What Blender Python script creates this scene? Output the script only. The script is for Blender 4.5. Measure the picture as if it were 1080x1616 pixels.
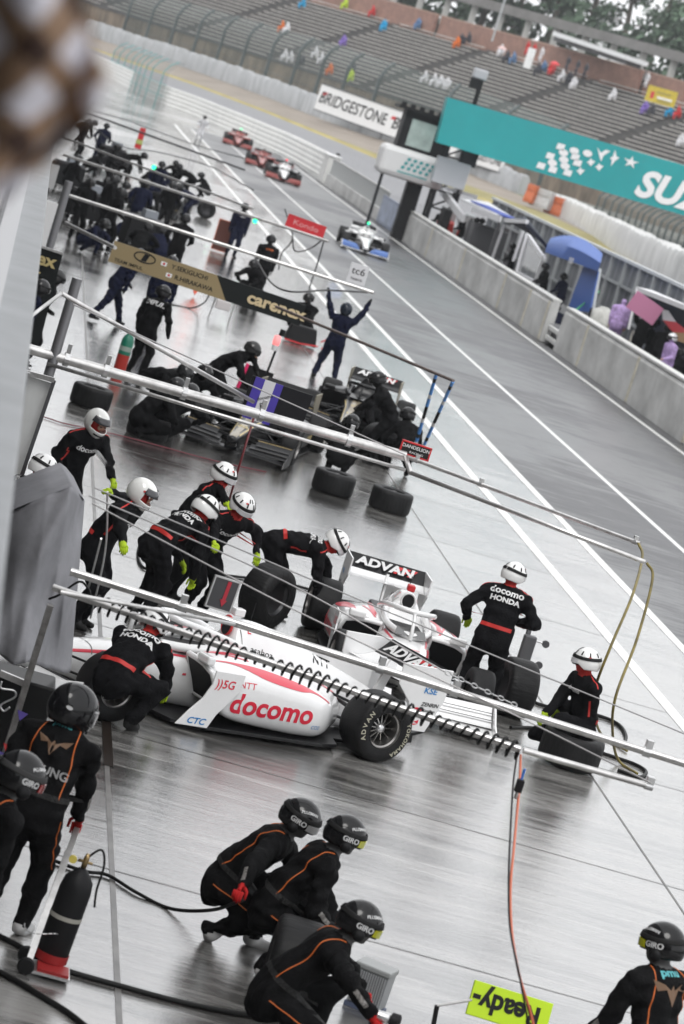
import bpy, bmesh, random
import numpy as np
from math import *
from mathutils import Vector, Matrix, Quaternion
from mathutils.bvhtree import BVHTree
random.seed(7); rng = np.random.default_rng(7)
for o in list(bpy.data.objects): bpy.data.objects.remove(o)
scene = bpy.context.scene; COL = scene.collection
# ---------------------------------------------------------------- camera
FP, CH = 5000.0, 6.3
RW = np.array([[0.95176321, 0.27932121, 0.12698994], [-0.08459428, -0.15895855, 0.9836544], [0.29494168, -0.9469487, -0.12766193]])
cam = bpy.data.objects.new('camera', bpy.data.cameras.new('camera')); COL.objects.link(cam)
cam.data.sensor_fit = 'VERTICAL'; cam.data.sensor_height = 36; cam.data.lens = FP / 1616 * 36
cam.data.clip_start = 0.5; cam.data.clip_end = 6000
m = Matrix([[RW[i, 0], -RW[i, 1], -RW[i, 2]] for i in range(3)]).to_4x4(); m.translation = (0, 0, CH); cam.matrix_world = m
cam.data.dof.use_dof = True; cam.data.dof.focus_distance = 31.0; cam.data.dof.aperture_fstop = 3.2
scene.camera = cam
# ---------------------------------------------------------------- light
SUN_EL, SUN_AZ = radians(55), radians(200)
w = bpy.data.worlds.new('World'); scene.world = w; w.use_nodes = True
nt = w.node_tree; bg = nt.nodes['Background']
sky = nt.nodes.new('ShaderNodeTexSky'); sky.sky_type = 'NISHITA'; sky.sun_disc = False
sky.sun_elevation = SUN_EL; sky.sun_rotation = SUN_AZ; sky.dust_density = 4; sky.air_density = 1.5
hs = nt.nodes.new('ShaderNodeHueSaturation'); hs.inputs['Saturation'].default_value = 0.10
nt.links.new(sky.outputs[0], hs.inputs['Color']); mx = nt.nodes.new('ShaderNodeMix'); mx.data_type = 'RGBA'; mx.inputs[0].default_value = .72; mx.inputs[7].default_value = (8.2, 8.3, 8.5, 1)   # cloud deck
nt.links.new(hs.outputs[0], mx.inputs[6]); nt.links.new(mx.outputs[2], bg.inputs[0]); bg.inputs[1].default_value = 0.12
sun = bpy.data.objects.new('sun', bpy.data.lights.new('sun', 'SUN')); COL.objects.link(sun)
sun.data.energy = 0.7; sun.data.angle = radians(25); sun.data.color = (1, .98, .95)
sd = Vector((sin(SUN_AZ) * cos(SUN_EL), cos(SUN_AZ) * cos(SUN_EL), sin(SUN_EL)))
sun.rotation_euler = sd.to_track_quat('Z', 'Y').to_euler()
scene.view_settings.view_transform = 'Standard'; scene.view_settings.look = 'None'
scene.view_settings.exposure = 0.7; scene.view_settings.gamma = 1
try:
    scene.cycles.use_denoising = True; scene.cycles.max_bounces = 6; scene.cycles.caustics_reflective = False
except Exception: pass
# ---------------------------------------------------------------- pixel -> world
def ray(px, py): return RW @ np.array([px - 540, py - 808, FP])
def G(px, py, z=0.0):
    d = ray(px, py); t = (z - CH) / d[2]; return Vector((d[0] * t, d[1] * t, z))
def HY(px, py, Y):
    d = ray(px, py); t = Y / d[1]; return Vector((d[0] * t, Y, CH + d[2] * t))
# ---------------------------------------------------------------- materials
MATS = {}
def mat(name, col, rough=.5, metal=0., var=.0, vscale=8., bump=0., bscale=40., spec=.5, coat=0., emit=None, estr=1., stretch=(1, 1, 1), trans=0., alpha=1., coord='Object'):
    if name in MATS: return MATS[name]
    M = bpy.data.materials.new(name); M.use_nodes = True; t = M.node_tree; b = t.nodes['Principled BSDF']
    if max(col) < .06 and spec == .5: spec = .15
    c = (col[0], col[1], col[2], 1); b.inputs['Base Color'].default_value = c
    b.inputs['Roughness'].default_value = rough; b.inputs['Metallic'].default_value = metal
    b.inputs['Specular IOR Level'].default_value = spec; b.inputs['Coat Weight'].default_value = coat; b.inputs['Coat Roughness'].default_value = .05
    if trans: b.inputs['Transmission Weight'].default_value = trans
    if alpha < 1: b.inputs['Alpha'].default_value = alpha
    if emit: b.inputs['Emission Color'].default_value = (*emit, 1); b.inputs['Emission Strength'].default_value = estr
    if var or bump:
        tc = t.nodes.new('ShaderNodeTexCoord'); mp = t.nodes.new('ShaderNodeMapping'); mp.inputs['Scale'].default_value = stretch
        t.links.new(tc.outputs[coord], mp.inputs[0])
    if var:
        n = t.nodes.new('ShaderNodeTexNoise'); n.inputs['Scale'].default_value = vscale; n.inputs['Detail'].default_value = 6; n.inputs['Roughness'].default_value = .65
        t.links.new(mp.outputs[0], n.inputs['Vector'])
        r = t.nodes.new('ShaderNodeMapRange'); r.inputs[1].default_value = .3; r.inputs[2].default_value = .7; r.inputs[3].default_value = 1 - var; r.inputs[4].default_value = 1 + var
        t.links.new(n.outputs[0], r.inputs[0])
        v = t.nodes.new('ShaderNodeVectorMath'); v.operation = 'SCALE'; v.inputs[0].default_value = col
        t.links.new(r.outputs[0], v.inputs['Scale']); t.links.new(v.outputs[0], b.inputs['Base Color'])
    if bump:
        n = t.nodes.new('ShaderNodeTexNoise'); n.inputs['Scale'].default_value = bscale; n.inputs['Detail'].default_value = 5
        t.links.new(mp.outputs[0], n.inputs['Vector']); bp = t.nodes.new('ShaderNodeBump'); bp.inputs['Strength'].default_value = bump; bp.inputs['Distance'].default_value = .02
        t.links.new(n.outputs[0], bp.inputs['Height']); t.links.new(bp.outputs[0], b.inputs['Normal'])
    MATS[name] = M; return M
def wet_ground(name, base, lo, hi, r0, r1, seed=0, bumpk=.25, coatw=.7):
    """wet paving: tone patches and fine rain streaks across the lane, roughness between film and damp"""
    M = bpy.data.materials.new(name); M.use_nodes = True; t = M.node_tree; b = t.nodes['Principled BSDF']; N = t.nodes.new; L = t.links.new
    tc = N('ShaderNodeTexCoord')
    def noise(sc, st, det=6, ro=.6, off=0):
        mp = N('ShaderNodeMapping'); mp.inputs['Scale'].default_value = st; mp.inputs['Location'].default_value = (off + seed, off, 0)
        n = N('ShaderNodeTexNoise'); n.inputs['Scale'].default_value = sc; n.inputs['Detail'].default_value = det; n.inputs['Roughness'].default_value = ro
        L(tc.outputs['Object'], mp.inputs[0]); L(mp.outputs[0], n.inputs['Vector']); return n.outputs[0]
    def rng_(x, a, bb, c, d):
        r = N('ShaderNodeMapRange'); r.inputs[1].default_value = a; r.inputs[2].default_value = bb; r.inputs[3].default_value = c; r.inputs[4].default_value = d; L(x, r.inputs[0]); return r.outputs[0]
    def mth(op, x, y):
        q = N('ShaderNodeMath'); q.operation = op
        for k, v in enumerate((x, y)):
            if isinstance(v, (int, float)): q.inputs[k].default_value = v
            else: L(v, q.inputs[k])
        return q.outputs[0]
    big = noise(.22, (.7, .35, 1), 5, .6); streak = noise(1.6, (.22, 2.4, 1), 9, .72, 13); fine = noise(60, (1, 1, 1), 4, .6, 5); mid = noise(.9, (.5, .8, 1), 7, .7, 31); st2 = noise(5, (.30, 1.7, 1), 6, .7, 57)
    wet = mth('ADD', mth('ADD', mth('MULTIPLY', big, .9), mth('MULTIPLY', streak, .75)), mth('ADD', mth('MULTIPLY', mid, .5), mth('MULTIPLY', st2, .35)))
    wet = rng_(wet, 1.17, 1.36, 0, 1)          # 0 standing film, 1 merely damp
    k = mth('ADD', rng_(wet, 0, 1, lo, hi), mth('ADD', rng_(fine, .3, .7, -.05, .05), rng_(streak, .3, .7, -.08, .08)))
    v = N('ShaderNodeVectorMath'); v.operation = 'SCALE'; v.inputs[0].default_value = base; L(k, v.inputs['Scale']); L(v.outputs[0], b.inputs['Base Color'])
    ro = mth('ADD', rng_(wet, 0, 1, r0, r1), rng_(st2, .3, .7, -.02, .02)); L(ro, b.inputs['Roughness'])
    b.inputs['Specular IOR Level'].default_value = .5; b.inputs['Coat Weight'].default_value = coatw; b.inputs['Coat IOR'].default_value = 1.65; cr = mth('ADD', ro, -.04); L(cr, b.inputs['Coat Roughness'])
    bp = N('ShaderNodeBump'); bp.inputs['Strength'].default_value = bumpk; L(bp.outputs[0], b.inputs['Coat Normal']); bp.inputs['Distance'].default_value = .012
    rip = noise(4.5, (.28, 1.9, 1), 7, .66, 3); L(mth('ADD', mth('MULTIPLY', rip, 1.0), mth('MULTIPLY', fine, .3)), bp.inputs['Height']); L(bp.outputs[0], b.inputs['Normal'])
    return M
# ---------------------------------------------------------------- mesh builder
class MB:
    def __init__(s): s.v = []; s.f = []; s.m = []; s.mi = 0
    def add(s, vs, fs, M=None):
        n = len(s.v)
        for p in vs:
            p = Vector(p); s.v.append(M @ p if M else p)
        for f in fs: s.f.append([n + i for i in f]); s.m.append(s.mi)
        return s
    def box(s, c, d, M=None, taper=1.):
        x, y, z = d[0] / 2, d[1] / 2, d[2] / 2; vs = []
        for k in (-1, 1):
            t = 1 if k < 0 else taper
            for a, b in ((-1, -1), (1, -1), (1, 1), (-1, 1)): vs.append((c[0] + a * x * t, c[1] + b * y * t, c[2] + k * z))
        return s.add(vs, [(3, 2, 1, 0), (4, 5, 6, 7), (0, 1, 5, 4), (1, 2, 6, 5), (2, 3, 7, 6), (3, 0, 4, 7)], M)
    def beam(s, a, b, wd, ht, up=(0, 0, 1)):
        a = Vector(a); b = Vector(b); d = (b - a); l = d.length; d.normalize(); u = Vector(up); sdv = d.cross(u)
        if sdv.length < 1e-4: sdv = d.cross(Vector((1, 0, 0)))
        sdv.normalize(); u = sdv.cross(d); vs = []
        for p in (a, b):
            for i, j in ((-1, -1), (1, -1), (1, 1), (-1, 1)): vs.append(p + sdv * i * wd / 2 + u * j * ht / 2)
        return s.add(vs, [(0, 1, 2, 3), (7, 6, 5, 4), (0, 4, 5, 1), (1, 5, 6, 2), (2, 6, 7, 3), (3, 7, 4, 0)])
    def loft(s, rings, cap=True, closed=True, M=None):
        n = len(rings[0]); vs = [p for r in rings for p in r]; fs = []
        for i in range(len(rings) - 1):
            for j in range(n if closed else n - 1):
                k = (j + 1) % n; fs.append((i * n + j, i * n + k, (i + 1) * n + k, (i + 1) * n + j))
        if cap: fs.append(tuple(range(n))[::-1]); fs.append(tuple((len(rings) - 1) * n + j for j in range(n)))
        return s.add(vs, fs, M)
    def tube(s, pts, r, seg=8, cap=True):
        pts = [Vector(p) for p in pts]; n = len(pts); rr = r if isinstance(r, (list, tuple)) else [r] * n; rings = []
        t = (pts[1] - pts[0]).normalized(); u = t.orthogonal().normalized()
        for i, p in enumerate(pts):
            d = (pts[min(i + 1, n - 1)] - pts[max(i - 1, 0)])
            if d.length < 1e-6: d = t.copy()
            d.normalize(); u = u - d * u.dot(d)
            if u.length < 1e-5: u = d.orthogonal()
            u.normalize(); v = d.cross(u); t = d
            rings.append([p + (u * cos(2 * pi * k / seg) + v * sin(2 * pi * k / seg)) * rr[i] for k in range(seg)])
        return s.loft(rings, cap)
    def lathe(s, prof, seg=24, M=None, a0=0., a1=2 * pi):
        """prof: list of (r, z)"""
        full = abs(a1 - a0 - 2 * pi) < 1e-6; ns = seg if full else seg + 1; rings = []
        for r, z in prof: rings.append([(r * cos(a0 + (a1 - a0) * k / seg), r * sin(a0 + (a1 - a0) * k / seg), z) for k in range(ns)])
        return s.loft(rings, False, full, M)
    def prism(s, poly, h, M=None):
        """polygon in xy extruded along z by h (centred)"""
        n = len(poly); vs = [(x, y, -h / 2) for x, y in poly] + [(x, y, h / 2) for x, y in poly]
        return s.add(vs, [tuple(range(n))[::-1], tuple(range(n, 2 * n))] + [(i, (i + 1) % n, n + (i + 1) % n, n + i) for i in range(n)], M)
    def build(s, name, mats, parent=None, smooth=False, bevel=0, subd=0, angle=None, normals=True):
        me = bpy.data.meshes.new(name); me.from_pydata([tuple(p) for p in s.v], [], s.f)
        for q in (mats if isinstance(mats, (list, tuple)) else [mats]): me.materials.append(q)
        me.polygons.foreach_set('material_index', s.m)
        if normals:
            bm = bmesh.new(); bm.from_mesh(me); bmesh.ops.recalc_face_normals(bm, faces=bm.faces); bm.to_mesh(me); bm.free()
        if smooth:
            me.polygons.foreach_set('use_smooth', [True] * len(me.polygons))
            if angle: me.set_sharp_from_angle(angle=radians(angle))
        me.update(); o = bpy.data.objects.new(name, me); COL.objects.link(o)
        if parent: o.parent = parent
        if bevel:
            b = o.modifiers.new('bevel', 'BEVEL'); b.width = bevel; b.segments = 2; b.limit_method = 'ANGLE'
        if subd:
            b = o.modifiers.new('sub', 'SUBSURF'); b.levels = subd; b.render_levels = subd
        return o
def TM(loc=(0, 0, 0), rz=0., rx=0., ry=0., s=1.):
    return Matrix.Translation(loc) @ Matrix.Rotation(rz, 4, 'Z') @ Matrix.Rotation(ry, 4, 'Y') @ Matrix.Rotation(rx, 4, 'X') @ Matrix.Scale(s, 4)
def tag(o, label, cat, group=None, kind=None):
    if label: o['label'] = label
    if cat: o['category'] = cat
    if group: o['group'] = group
    if kind: o['kind'] = kind
    return o
def empty(name, loc=(0, 0, 0), rz=0., s=1., label=None, cat=None, group=None):
    o = bpy.data.objects.new(name, None); COL.objects.link(o); o.location = loc; o.rotation_euler = (0, 0, rz); o.scale = (s, s, s)
    o.empty_display_size = .2; return tag(o, label, cat, group)
def dup(root, loc=None, rz=None, label=None, group=None, s=None):
    def cp(o, par):
        c = o.copy(); COL.objects.link(c)
        if par: c.parent = par
        for ch in list(o.children): cp(ch, c)
        return c
    r = cp(root, None)
    if loc is not None: r.location = loc
    if rz is not None: r.rotation_euler = (0, 0, rz)
    if s is not None: r.scale = (s, s, s)
    if label: r['label'] = label
    if group: r['group'] = group
    return r
# flat text mesh (default font), optional drape on a surface
def text_data(txt, size, bold=.0, shear=0., spacing=1., sx=1.):
    cu = bpy.data.curves.new('t', 'FONT'); cu.body = txt; cu.size = size; cu.offset = bold * size; cu.shear = shear; cu.space_character = spacing
    cu.align_x = 'CENTER'; cu.align_y = 'CENTER'; cu.resolution_u = 4
    o = bpy.data.objects.new('t', cu); COL.objects.link(o); dg = bpy.context.evaluated_depsgraph_get(); dg.update()
    me = bpy.data.meshes.new_from_object(o.evaluated_get(dg)); vs = [Vector((v.co.x * sx, v.co.y, 0)) for v in me.vertices]; fs = [tuple(p.vertices) for p in me.polygons]
    bpy.data.objects.remove(o); bpy.data.meshes.remove(me); bpy.data.curves.remove(cu)
    return vs, fs
def frame(origin, right, up):
    r = Vector(right).normalized(); u = Vector(up); u = (u - r * u.dot(r)).normalized(); n = r.cross(u)
    return Matrix(((r.x, u.x, n.x, origin[0]), (r.y, u.y, n.y, origin[1]), (r.z, u.z, n.z, origin[2]), (0, 0, 0, 1)))
def drape(mb, vs, fs, F, bvh=None, off=.004, reach=.6, maxd=None):
    """place flat artwork (xy) on frame F; if bvh, project along -n on the surface"""
    out = []; n = F.to_3x3() @ Vector((0, 0, 1)); ok = True; last = None
    for p in vs:
        q = F @ Vector(p)
        if bvh:
            h = bvh.ray_cast(q + n * reach, -n, reach * 3)
            if h[0] is not None: q = h[0] + n * off * 2; last = (q - F.translation).dot(n)
            elif last is not None: q = q + n * last
        else: q = q + n * off
        out.append(q)
    mb.add(out, fs)
def subdiv_poly(poly, step):
    out = []
    for i in range(len(poly)):
        a = Vector(poly[i]); b = Vector(poly[(i + 1) % len(poly)]); k = max(1, int((b - a).length / step))
        for j in range(k): out.append(a.lerp(b, j / k))
    return out
def ribbon(a, b, n=24):
    """strip artwork between two 2-D polylines of equal length, resampled"""
    def rs(P):
        P = [Vector((p[0], p[1], 0)) for p in P]; L = [0]
        for i in range(1, len(P)): L.append(L[-1] + (P[i] - P[i - 1]).length)
        o = []
        for k in range(n + 1):
            d = L[-1] * k / n; i = 1
            while i < len(P) - 1 and L[i] < d: i += 1
            o.append(P[i - 1].lerp(P[i], (d - L[i - 1]) / max(1e-9, L[i] - L[i - 1])))
        return o
    A, B = rs(a), rs(b); vs = []
    for i in range(n + 1):
        for k in range(4): vs.append(A[i].lerp(B[i], k / 3))
    return vs, [(i * 4 + k, i * 4 + k + 1, (i + 1) * 4 + k + 1, (i + 1) * 4 + k) for i in range(n) for k in range(3)]
def spline(pts, n=8):
    P = [Vector(p) for p in pts]; P = [P[0] * 2 - P[1]] + P + [P[-1] * 2 - P[-2]]; out = []
    for i in range(1, len(P) - 2):
        for k in range(n):
            t = k / n; a, b, c, d = P[i - 1], P[i], P[i + 1], P[i + 2]
            out.append(.5 * ((2 * b) + (c - a) * t + (2 * a - 5 * b + 4 * c - d) * t * t + (3 * b - a - 3 * c + d) * t ** 3))
    out.append(P[-2]); return out
def bvh_of(objs):
    dg = bpy.context.evaluated_depsgraph_get(); dg.update(); V = []; F = []
    for o in objs:
        e = o.evaluated_get(dg); me = e.to_mesh(); n = len(V)
        V += [v.co.copy() for v in me.vertices]; F += [[n + i for i in p.vertices] for p in me.polygons]; e.to_mesh_clear()
    return BVHTree.FromPolygons(V, F)
white = mat('white_paint', (.78, .78, .78), .35); black = mat('black_matt', (.010, .010, .011), .55, spec=.2); steel = mat('brushed_steel', (.62, .62, .62), .3, .85, .15, 20)
darkgrey = mat('dark_grey', (.06, .06, .065), .5); rubber = mat('tyre_rubber', (.011, .011, .0115), .55, bump=.2, bscale=60, var=.3, spec=.2)
alum = mat('pole_aluminium', (.6, .59, .58), .28, .8, .25, 6, bump=.05, bscale=30); redm = mat('red_paint', (.55, .02, .025), .4)
carbon = mat('carbon_black', (.010, .010, .011), .3, coat=.12, var=.2, vscale=30, spec=.25); cable = mat('black_cable', (.012, .012, .012), .45)
# ---------------------------------------------------------------- the ground
conc = wet_ground('wet_concrete', (.225, .219, .209), .32, 1.25, .03, .24, bumpk=.42, coatw=1.)
asph = wet_ground('wet_asphalt', (.058, .058, .062), .6, 1.3, .30, .55, 5, bumpk=.4, coatw=.15)
linem = mat('line_paint', (.74, .74, .72), .35, var=.12, vscale=6); jointm = mat('joint_sealant', (.11, .105, .10), .35, var=.4, vscale=3)
def slab(name, x0, x1, y0, y1, z, mt, nx=1, ny=1, label=None):
    b = MB()
    for i in range(nx):
        for j in range(ny):
            xa, xb = x0 + (x1 - x0) * i / nx, x0 + (x1 - x0) * (i + 1) / nx; ya, yb = y0 + (y1 - y0) * j / ny, y0 + (y1 - y0) * (j + 1) / ny
            b.add([(xa, ya, z), (xb, ya, z), (xb, yb, z), (xa, yb, z)], [(0, 1, 2, 3)])
    o = b.build(name, mt); o['kind'] = 'structure'; return o
slab('ground', -1500, 1500, -200, 2500, -.35, mat('ground_far', (.12, .12, .10), .9, var=.3, vscale=.05))
slab('pit_lane', 11.1, 18.6, -20, 236, 0, asph); slab('pit_apron', -6, 11.1, -20, 236, 0.0, conc)
slab('pit_entry_road', -40, 18.6, 236, 330, -.002, conc)
slab('platform_floor', 19.0, 23.0, -20, 200, .02, mat('platform_concrete', (.22, .22, .22), .5, var=.2, vscale=2))
for X, wd in ((9.8, .19), (11.12, .17), (13.65, .13), (18.02, .16)):
    slab('painted_line', X - wd / 2, X + wd / 2, -20, 232, .004, linem)
b = MB()
for X, wd in ((2.2, .045), (7.74, .022)): b.add([(X - wd / 2, -20, .004), (X + wd / 2, -20, .004), (X + wd / 2, 232, .004), (X - wd / 2, 232, .004)], [(0, 1, 2, 3)])
yj = 19.0; k = 0
while yj < 200:
    b.add([(-6, yj, .0035), (9.7, yj, .0035), (9.7, yj + .02, .0035), (-6, yj + .02, .0035)], [(0, 1, 2, 3)]); yj += 4.9
b.build('slab_joints', jointm)['kind'] = 'structure'
b = MB(); b.add([(2.17, 27.3, .008), (2.26, 27.3, .008), (2.26, 30.6, .008), (2.17, 30.6, .008)], [(0, 1, 2, 3)])
b.build('drain_slot', mat('drain_dark', (.02, .015, .012), .3))['kind'] = 'structure'
# far track and verges: strips lofted between lines seen beyond the pit wall
def strip(name, A, B, mt, thick=True):
    b = MB(); n = len(A)
    for i in range(n - 1):
        K = 6
        for k in range(K):
            for l in range(1):
                p = [A[i].lerp(A[i + 1], k / K), A[i].lerp(A[i + 1], (k + 1) / K), B[i].lerp(B[i + 1], (k + 1) / K), B[i].lerp(B[i + 1], k / K)]; b.add(p, [(0, 1, 2, 3)])
    bmo = b.build(name, mt); bmo['kind'] = 'structure'; return bmo
bar = [HY(*p) for p in ((60, 20, 420), (150, 57, 395), (300, 107, 358), (420, 150, 328), (540, 197, 300), (640, 232, 292), (740, 270, 285), (890, 341, 262), (1000, 400, 205), (1080, 444, 165), (1200, 515, 125))]
yel = [HY(*p) for p in ((60, 45, 402), (150, 80, 372), (300, 132, 330), (420, 178, 298), (540, 227, 272), (620, 262, 262), (700, 297, 250), (820, 335, 232), (955, 395, 200), (1060, 438, 160), (1200, 520, 115))]
yel2 = [a.lerp(b_, .12) for a, b_ in zip(yel, bar)]
near = [HY(*p) for p in ((60, 66, 385), (150, 100, 348), (300, 158, 303), (420, 209, 262), (540, 268, 225), (600, 300, 202), (690, 330, 190), (802, 352, 178), (945, 406, 158), (1050, 450, 135), (1200, 530, 105))]
low = [Vector((-1, 365, -.3)), Vector((6.5, 330, -.3)), Vector((13, 272, -.3)), Vector((17.8, 242, -.3)), Vector((20.3, 214, -.3)), Vector((20.9, 198, -.3)), Vector((22.6, 180, -.3)), Vector((22.8, 165, -.3)), Vector((22.9, 140, -.3)), Vector((23, 110, -.3)), Vector((23, 80, -.3))]
back = [p + Vector((8.4, 5.4, 0)) for p in bar]
trk = mat('track_asphalt', (.17, .17, .18), .5, var=.1, vscale=.3)
strip('race_track', near, yel, trk); strip('track_bank', low, near, trk)
strip('grass_edge', yel, yel2, mat('yellow_grass', (.34, .28, .09), .9, var=.3, vscale=.5))
gf = [.13, .13, .13, .13, .16, .25, .42, .62, .85, .96, .97]; mid_ = [a.lerp(b_, g_) for a, b_, g_ in zip(yel, bar, gf)]
strip('verge_grass', yel2, mid_, mat('olive_grass', (.25, .22, .085), .9, var=.35, vscale=.35)); strip('run_off', mid_, bar, mat('run_off_dirt', (.24, .205, .17), .8, var=.2, vscale=.3))
strip('barrier_verge', bar, back, mat('verge_grass', (.13, .14, .05), .9, var=.3, vscale=.4))
# ---------------------------------------------------------------- pit wall
wallm = mat('stained_concrete', (.52, .52, .51), .6, var=.34, vscale=1.1, stretch=(1, .35, .55), bump=.1); capm = mat('wall_capping', (.62, .62, .60), .5, var=.15, vscale=2)
seamm = mat('seam_paint', (.55, .52, .43), .6, var=.3, vscale=4)
def pit_wall(y0, y1, label, seams):
    r = empty('pit_wall', (18.6, y0, 0), label=label, cat='concrete wall', group='concrete pit wall sections')
    L = y1 - y0
    MB().loft([[(0, y, 0), (.3, y, 0), (.3, y, 1.44), (.06, y, 1.44), (0, y, 1.3)] for y in np.linspace(0, L, 12)]).build('wall_body', wallm, r)
    MB().box((.17, L / 2, 1.485), (.34, L, .08)).build('capping', capm, r, bevel=.012)
    for s in seams:
        if y0 < s < y1: MB().box((-.012, s - y0, .71), (.03, .22, 1.36)).build('seam_strip', seamm, r)
    return r
pit_wall(22, 104.2, 'grey concrete pit wall stretch with white cap running out of the right edge', [81.5, 90.2, 99.3, 72, 62])
pit_wall(107.2, 155.2, 'grey concrete pit wall stretch with white cap between the gap and the blue board', [107.6, 112, 118.5, 131, 143])
g = empty('gap_barrier', (18.75, 104.3, 0), label='low white two rail barrier closing the gap in the pit wall', cat='barrier')
for z in (.2, .55): MB().box((0, 1.4, z), (.12, 2.7, .16)).build('rail', capm, g, bevel=.02)
for y in (.15, 2.6): MB().box((.02, y, .35), (.1, .12, .7)).build('post', steel, g)
bb = empty('blue_grey_board', (18.55, 155.4, 0), label='faded blue grey square board hung on the pit wall below the control tower', cat='board')
MB().box((-.03, 5, .8), (.06, 10, 1.45)).build('panel', mat('board_blue', (.20, .24, .34), .5, var=.35, vscale=.8), bb)
MB().box((-.07, 5, .8), (.02, 9.3, 1.15)).build('inner_panel', mat('board_blue_light', (.30, .35, .46), .5, var=.4, vscale=1.5), bb)
pf = empty('railing_fence', (18.7, 165.6, 0), label='grey vertical bar fence on a low concrete base beyond the control tower', cat='fence')
MB().box((.15, 18, .35), (.3, 36.5, .7)).build('base_wall', wallm, pf)
b = MB()
for y in np.arange(.4, 36, .8): b.box((.12, y, 1.2), (.06, .34, 1.0))
b.build('bars', mat('galvanised_grey', (.34, .35, .35), .5, .3), pf); MB().beam((.12, 0, 1.72), (.12, 36.4, 1.72), .08, .06).build('top_rail', capm, pf)
# curved white guard wall of the pit entry
def curve_wall(name, pts, h, t, mt, label, cat, rails=0, group=None, railm=None):
    o = empty(name, pts[0], label=label, cat=cat, group=group); P = spline(pts, 8); rings = []
    for i, p in enumerate(P):
        d = (P[min(i + 1, len(P) - 1)] - P[max(i - 1, 0)]); d.z = 0; d.normalize(); n = Vector((d.y, -d.x, 0)); q = p - pts[0]
        rings.append([q - Vector((0, 0, .4)), q + n * t - Vector((0, 0, .4)), q + n * t + Vector((0, 0, h)), q + Vector((0, 0, h))])
    MB().loft(rings).build('wall_body', mt, o)
    if rails:
        for k in range(rails):
            z = h * (k + .6) / rails; MB().tube([r[0] + Vector((0, 0, z + .4)) for r in rings], .06, 6).build('rail', railm or mt, o)
    return o
gw = mat('white_guard', (.74, .74, .72), .5, var=.12, vscale=.8)
curve_wall('guard_wall', [G(*p) for p in ((519, 289), (453, 251), (410, 231), (370, 213), (335, 198), (300, 183), (240, 160), (170, 125), (60, 80))], 1.75, .3, gw, 'long white guard wall curving away beyond the red racing cars', 'wall', rails=5, railm=mat('guard_rail', (.70, .70, .68), .5))
e = empty('end_wall', (18.6, 202.4, 0), label='white wall end block where the bar fence meets the curved guard wall', cat='wall')
MB().box((.35, 1.8, .9), (.8, 3.6, 1.8), taper=.96).build('block', capm, e, bevel=.03); MB().box((.35, 1.8, 1.83), (.9, 3.7, .06)).build('cap', white, e)

# the pit building the photograph is taken from: it closes off the sky behind and left of the crews
pbm = mat('building_grey', (.16, .16, .165), .7, var=.15, vscale=.5)
pbd = empty('pit_building', (-2.2, -20, 0), label='grey pit building facade along the left edge behind the garages', cat='building')
MB().box((-.4, 110, 9.5), (.8, 230, 11)).build('upper_facade', pbm, pbd); MB().box((-6, 110, 4.1), (12, 230, .5)).build('floor_slab', pbm, pbd)
for i in range(24): MB().box((-.3, 2 + i * 9.6, 1.95), (.6, .7, 3.9)).build('pier', pbm, pbd); MB().box((-3.2, 6.8 + i * 9.6, 1.9), (.2, 8.8, 3.8)).build('garage_door', mat('garage_dark', (.05, .05, .055), .5), pbd)
MB().box((4, -6, 8), (30, .8, 16)).build('end_tower_wall', pbm, pbd)
MB().box((1.0, 8, 9.6), (4.2, 30, .35)).build('roof_overhang', pbm, pbd)
# ---------------------------------------------------------------- beyond the pit wall
def curve_thing(name, pts, label, cat, group=None): return empty(name, pts[0], label=label, cat=cat, group=group)
# silver wrapped tyre barrier (lumpy wrap) along the far verge
def wrapped(name, pts, h, t, mt, label, lump=.12, pitch=1.2, group=None):
    o = empty(name, pts[0], label=label, cat='tyre barrier', group=group); P = spline(pts, 26); V = []; L = 0; b = MB(); rings = []
    for i, p in enumerate(P):
        if i: L += (p - P[i - 1]).length
        d = (P[min(i + 1, len(P) - 1)] - P[max(i - 1, 0)]); d.z = 0; d.normalize(); n = Vector((d.y, -d.x, 0)); q = p - pts[0]
        a = lump * (abs(sin(L * pi / pitch)) + .3 * sin(L * 3.1)); hh = h * (1 + .05 * sin(L * 1.7) + .04 * sin(L * 4.3)); r = []
        for s_, z in ((-a, -.3), (-a * 1.2, hh * .35), (-a * .7, hh * .8), (.12, hh), (t - .12, hh), (t, hh * .8), (t, -.3)): r.append(q + n * s_ + Vector((0, 0, z)))
        rings.append(r)
    MB().loft(rings).build('barrier_wrap', mt, o, smooth=True, angle=50); return o
silv = mat('silver_wrap', (.36, .37, .38), .45, .2, var=.3, vscale=.9, bump=.6, bscale=3, stretch=(1, 1, .4))
whit = mat('white_wrap', (.52, .52, .51), .45, var=.4, vscale=1.4, bump=.5, bscale=4, stretch=(1, 1, .3))
def seg(pts, a, b, off=(0, 0, 0)): return [p + Vector(off) for p in pts[a:b]]
b1 = [HY(*p) for p in ((40, 12, 425), (150, 57, 395), (300, 107, 358), (420, 150, 328), (540, 197, 300), (610, 222, 294))]
b2 = [HY(*p) for p in ((612, 222, 294), (700, 255, 288), (790, 293, 278), (828, 310, 274))]
b3 = [HY(*p) for p in ((893, 342, 262), (940, 366, 240), (1000, 400, 205), (1080, 444, 165), (1200, 515, 125))]
wrapped('tyre_barrier', b1, 1.75, .9, silv, 'long silver wrapped tyre barrier across the track, behind the curved white guard wall', pitch=5.5, lump=.2)
wrapped('tyre_barrier', b2, 1.7, .9, silv, 'silver wrapped tyre barrier under the gantry sign, left of the orange blocks', pitch=3.)
wrapped('tyre_barrier', b3, 1.55, 1.6, whit, 'white wrapped bulging tyre barrier at the right edge below the gantry sign', pitch=.8, lump=.26)
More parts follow.
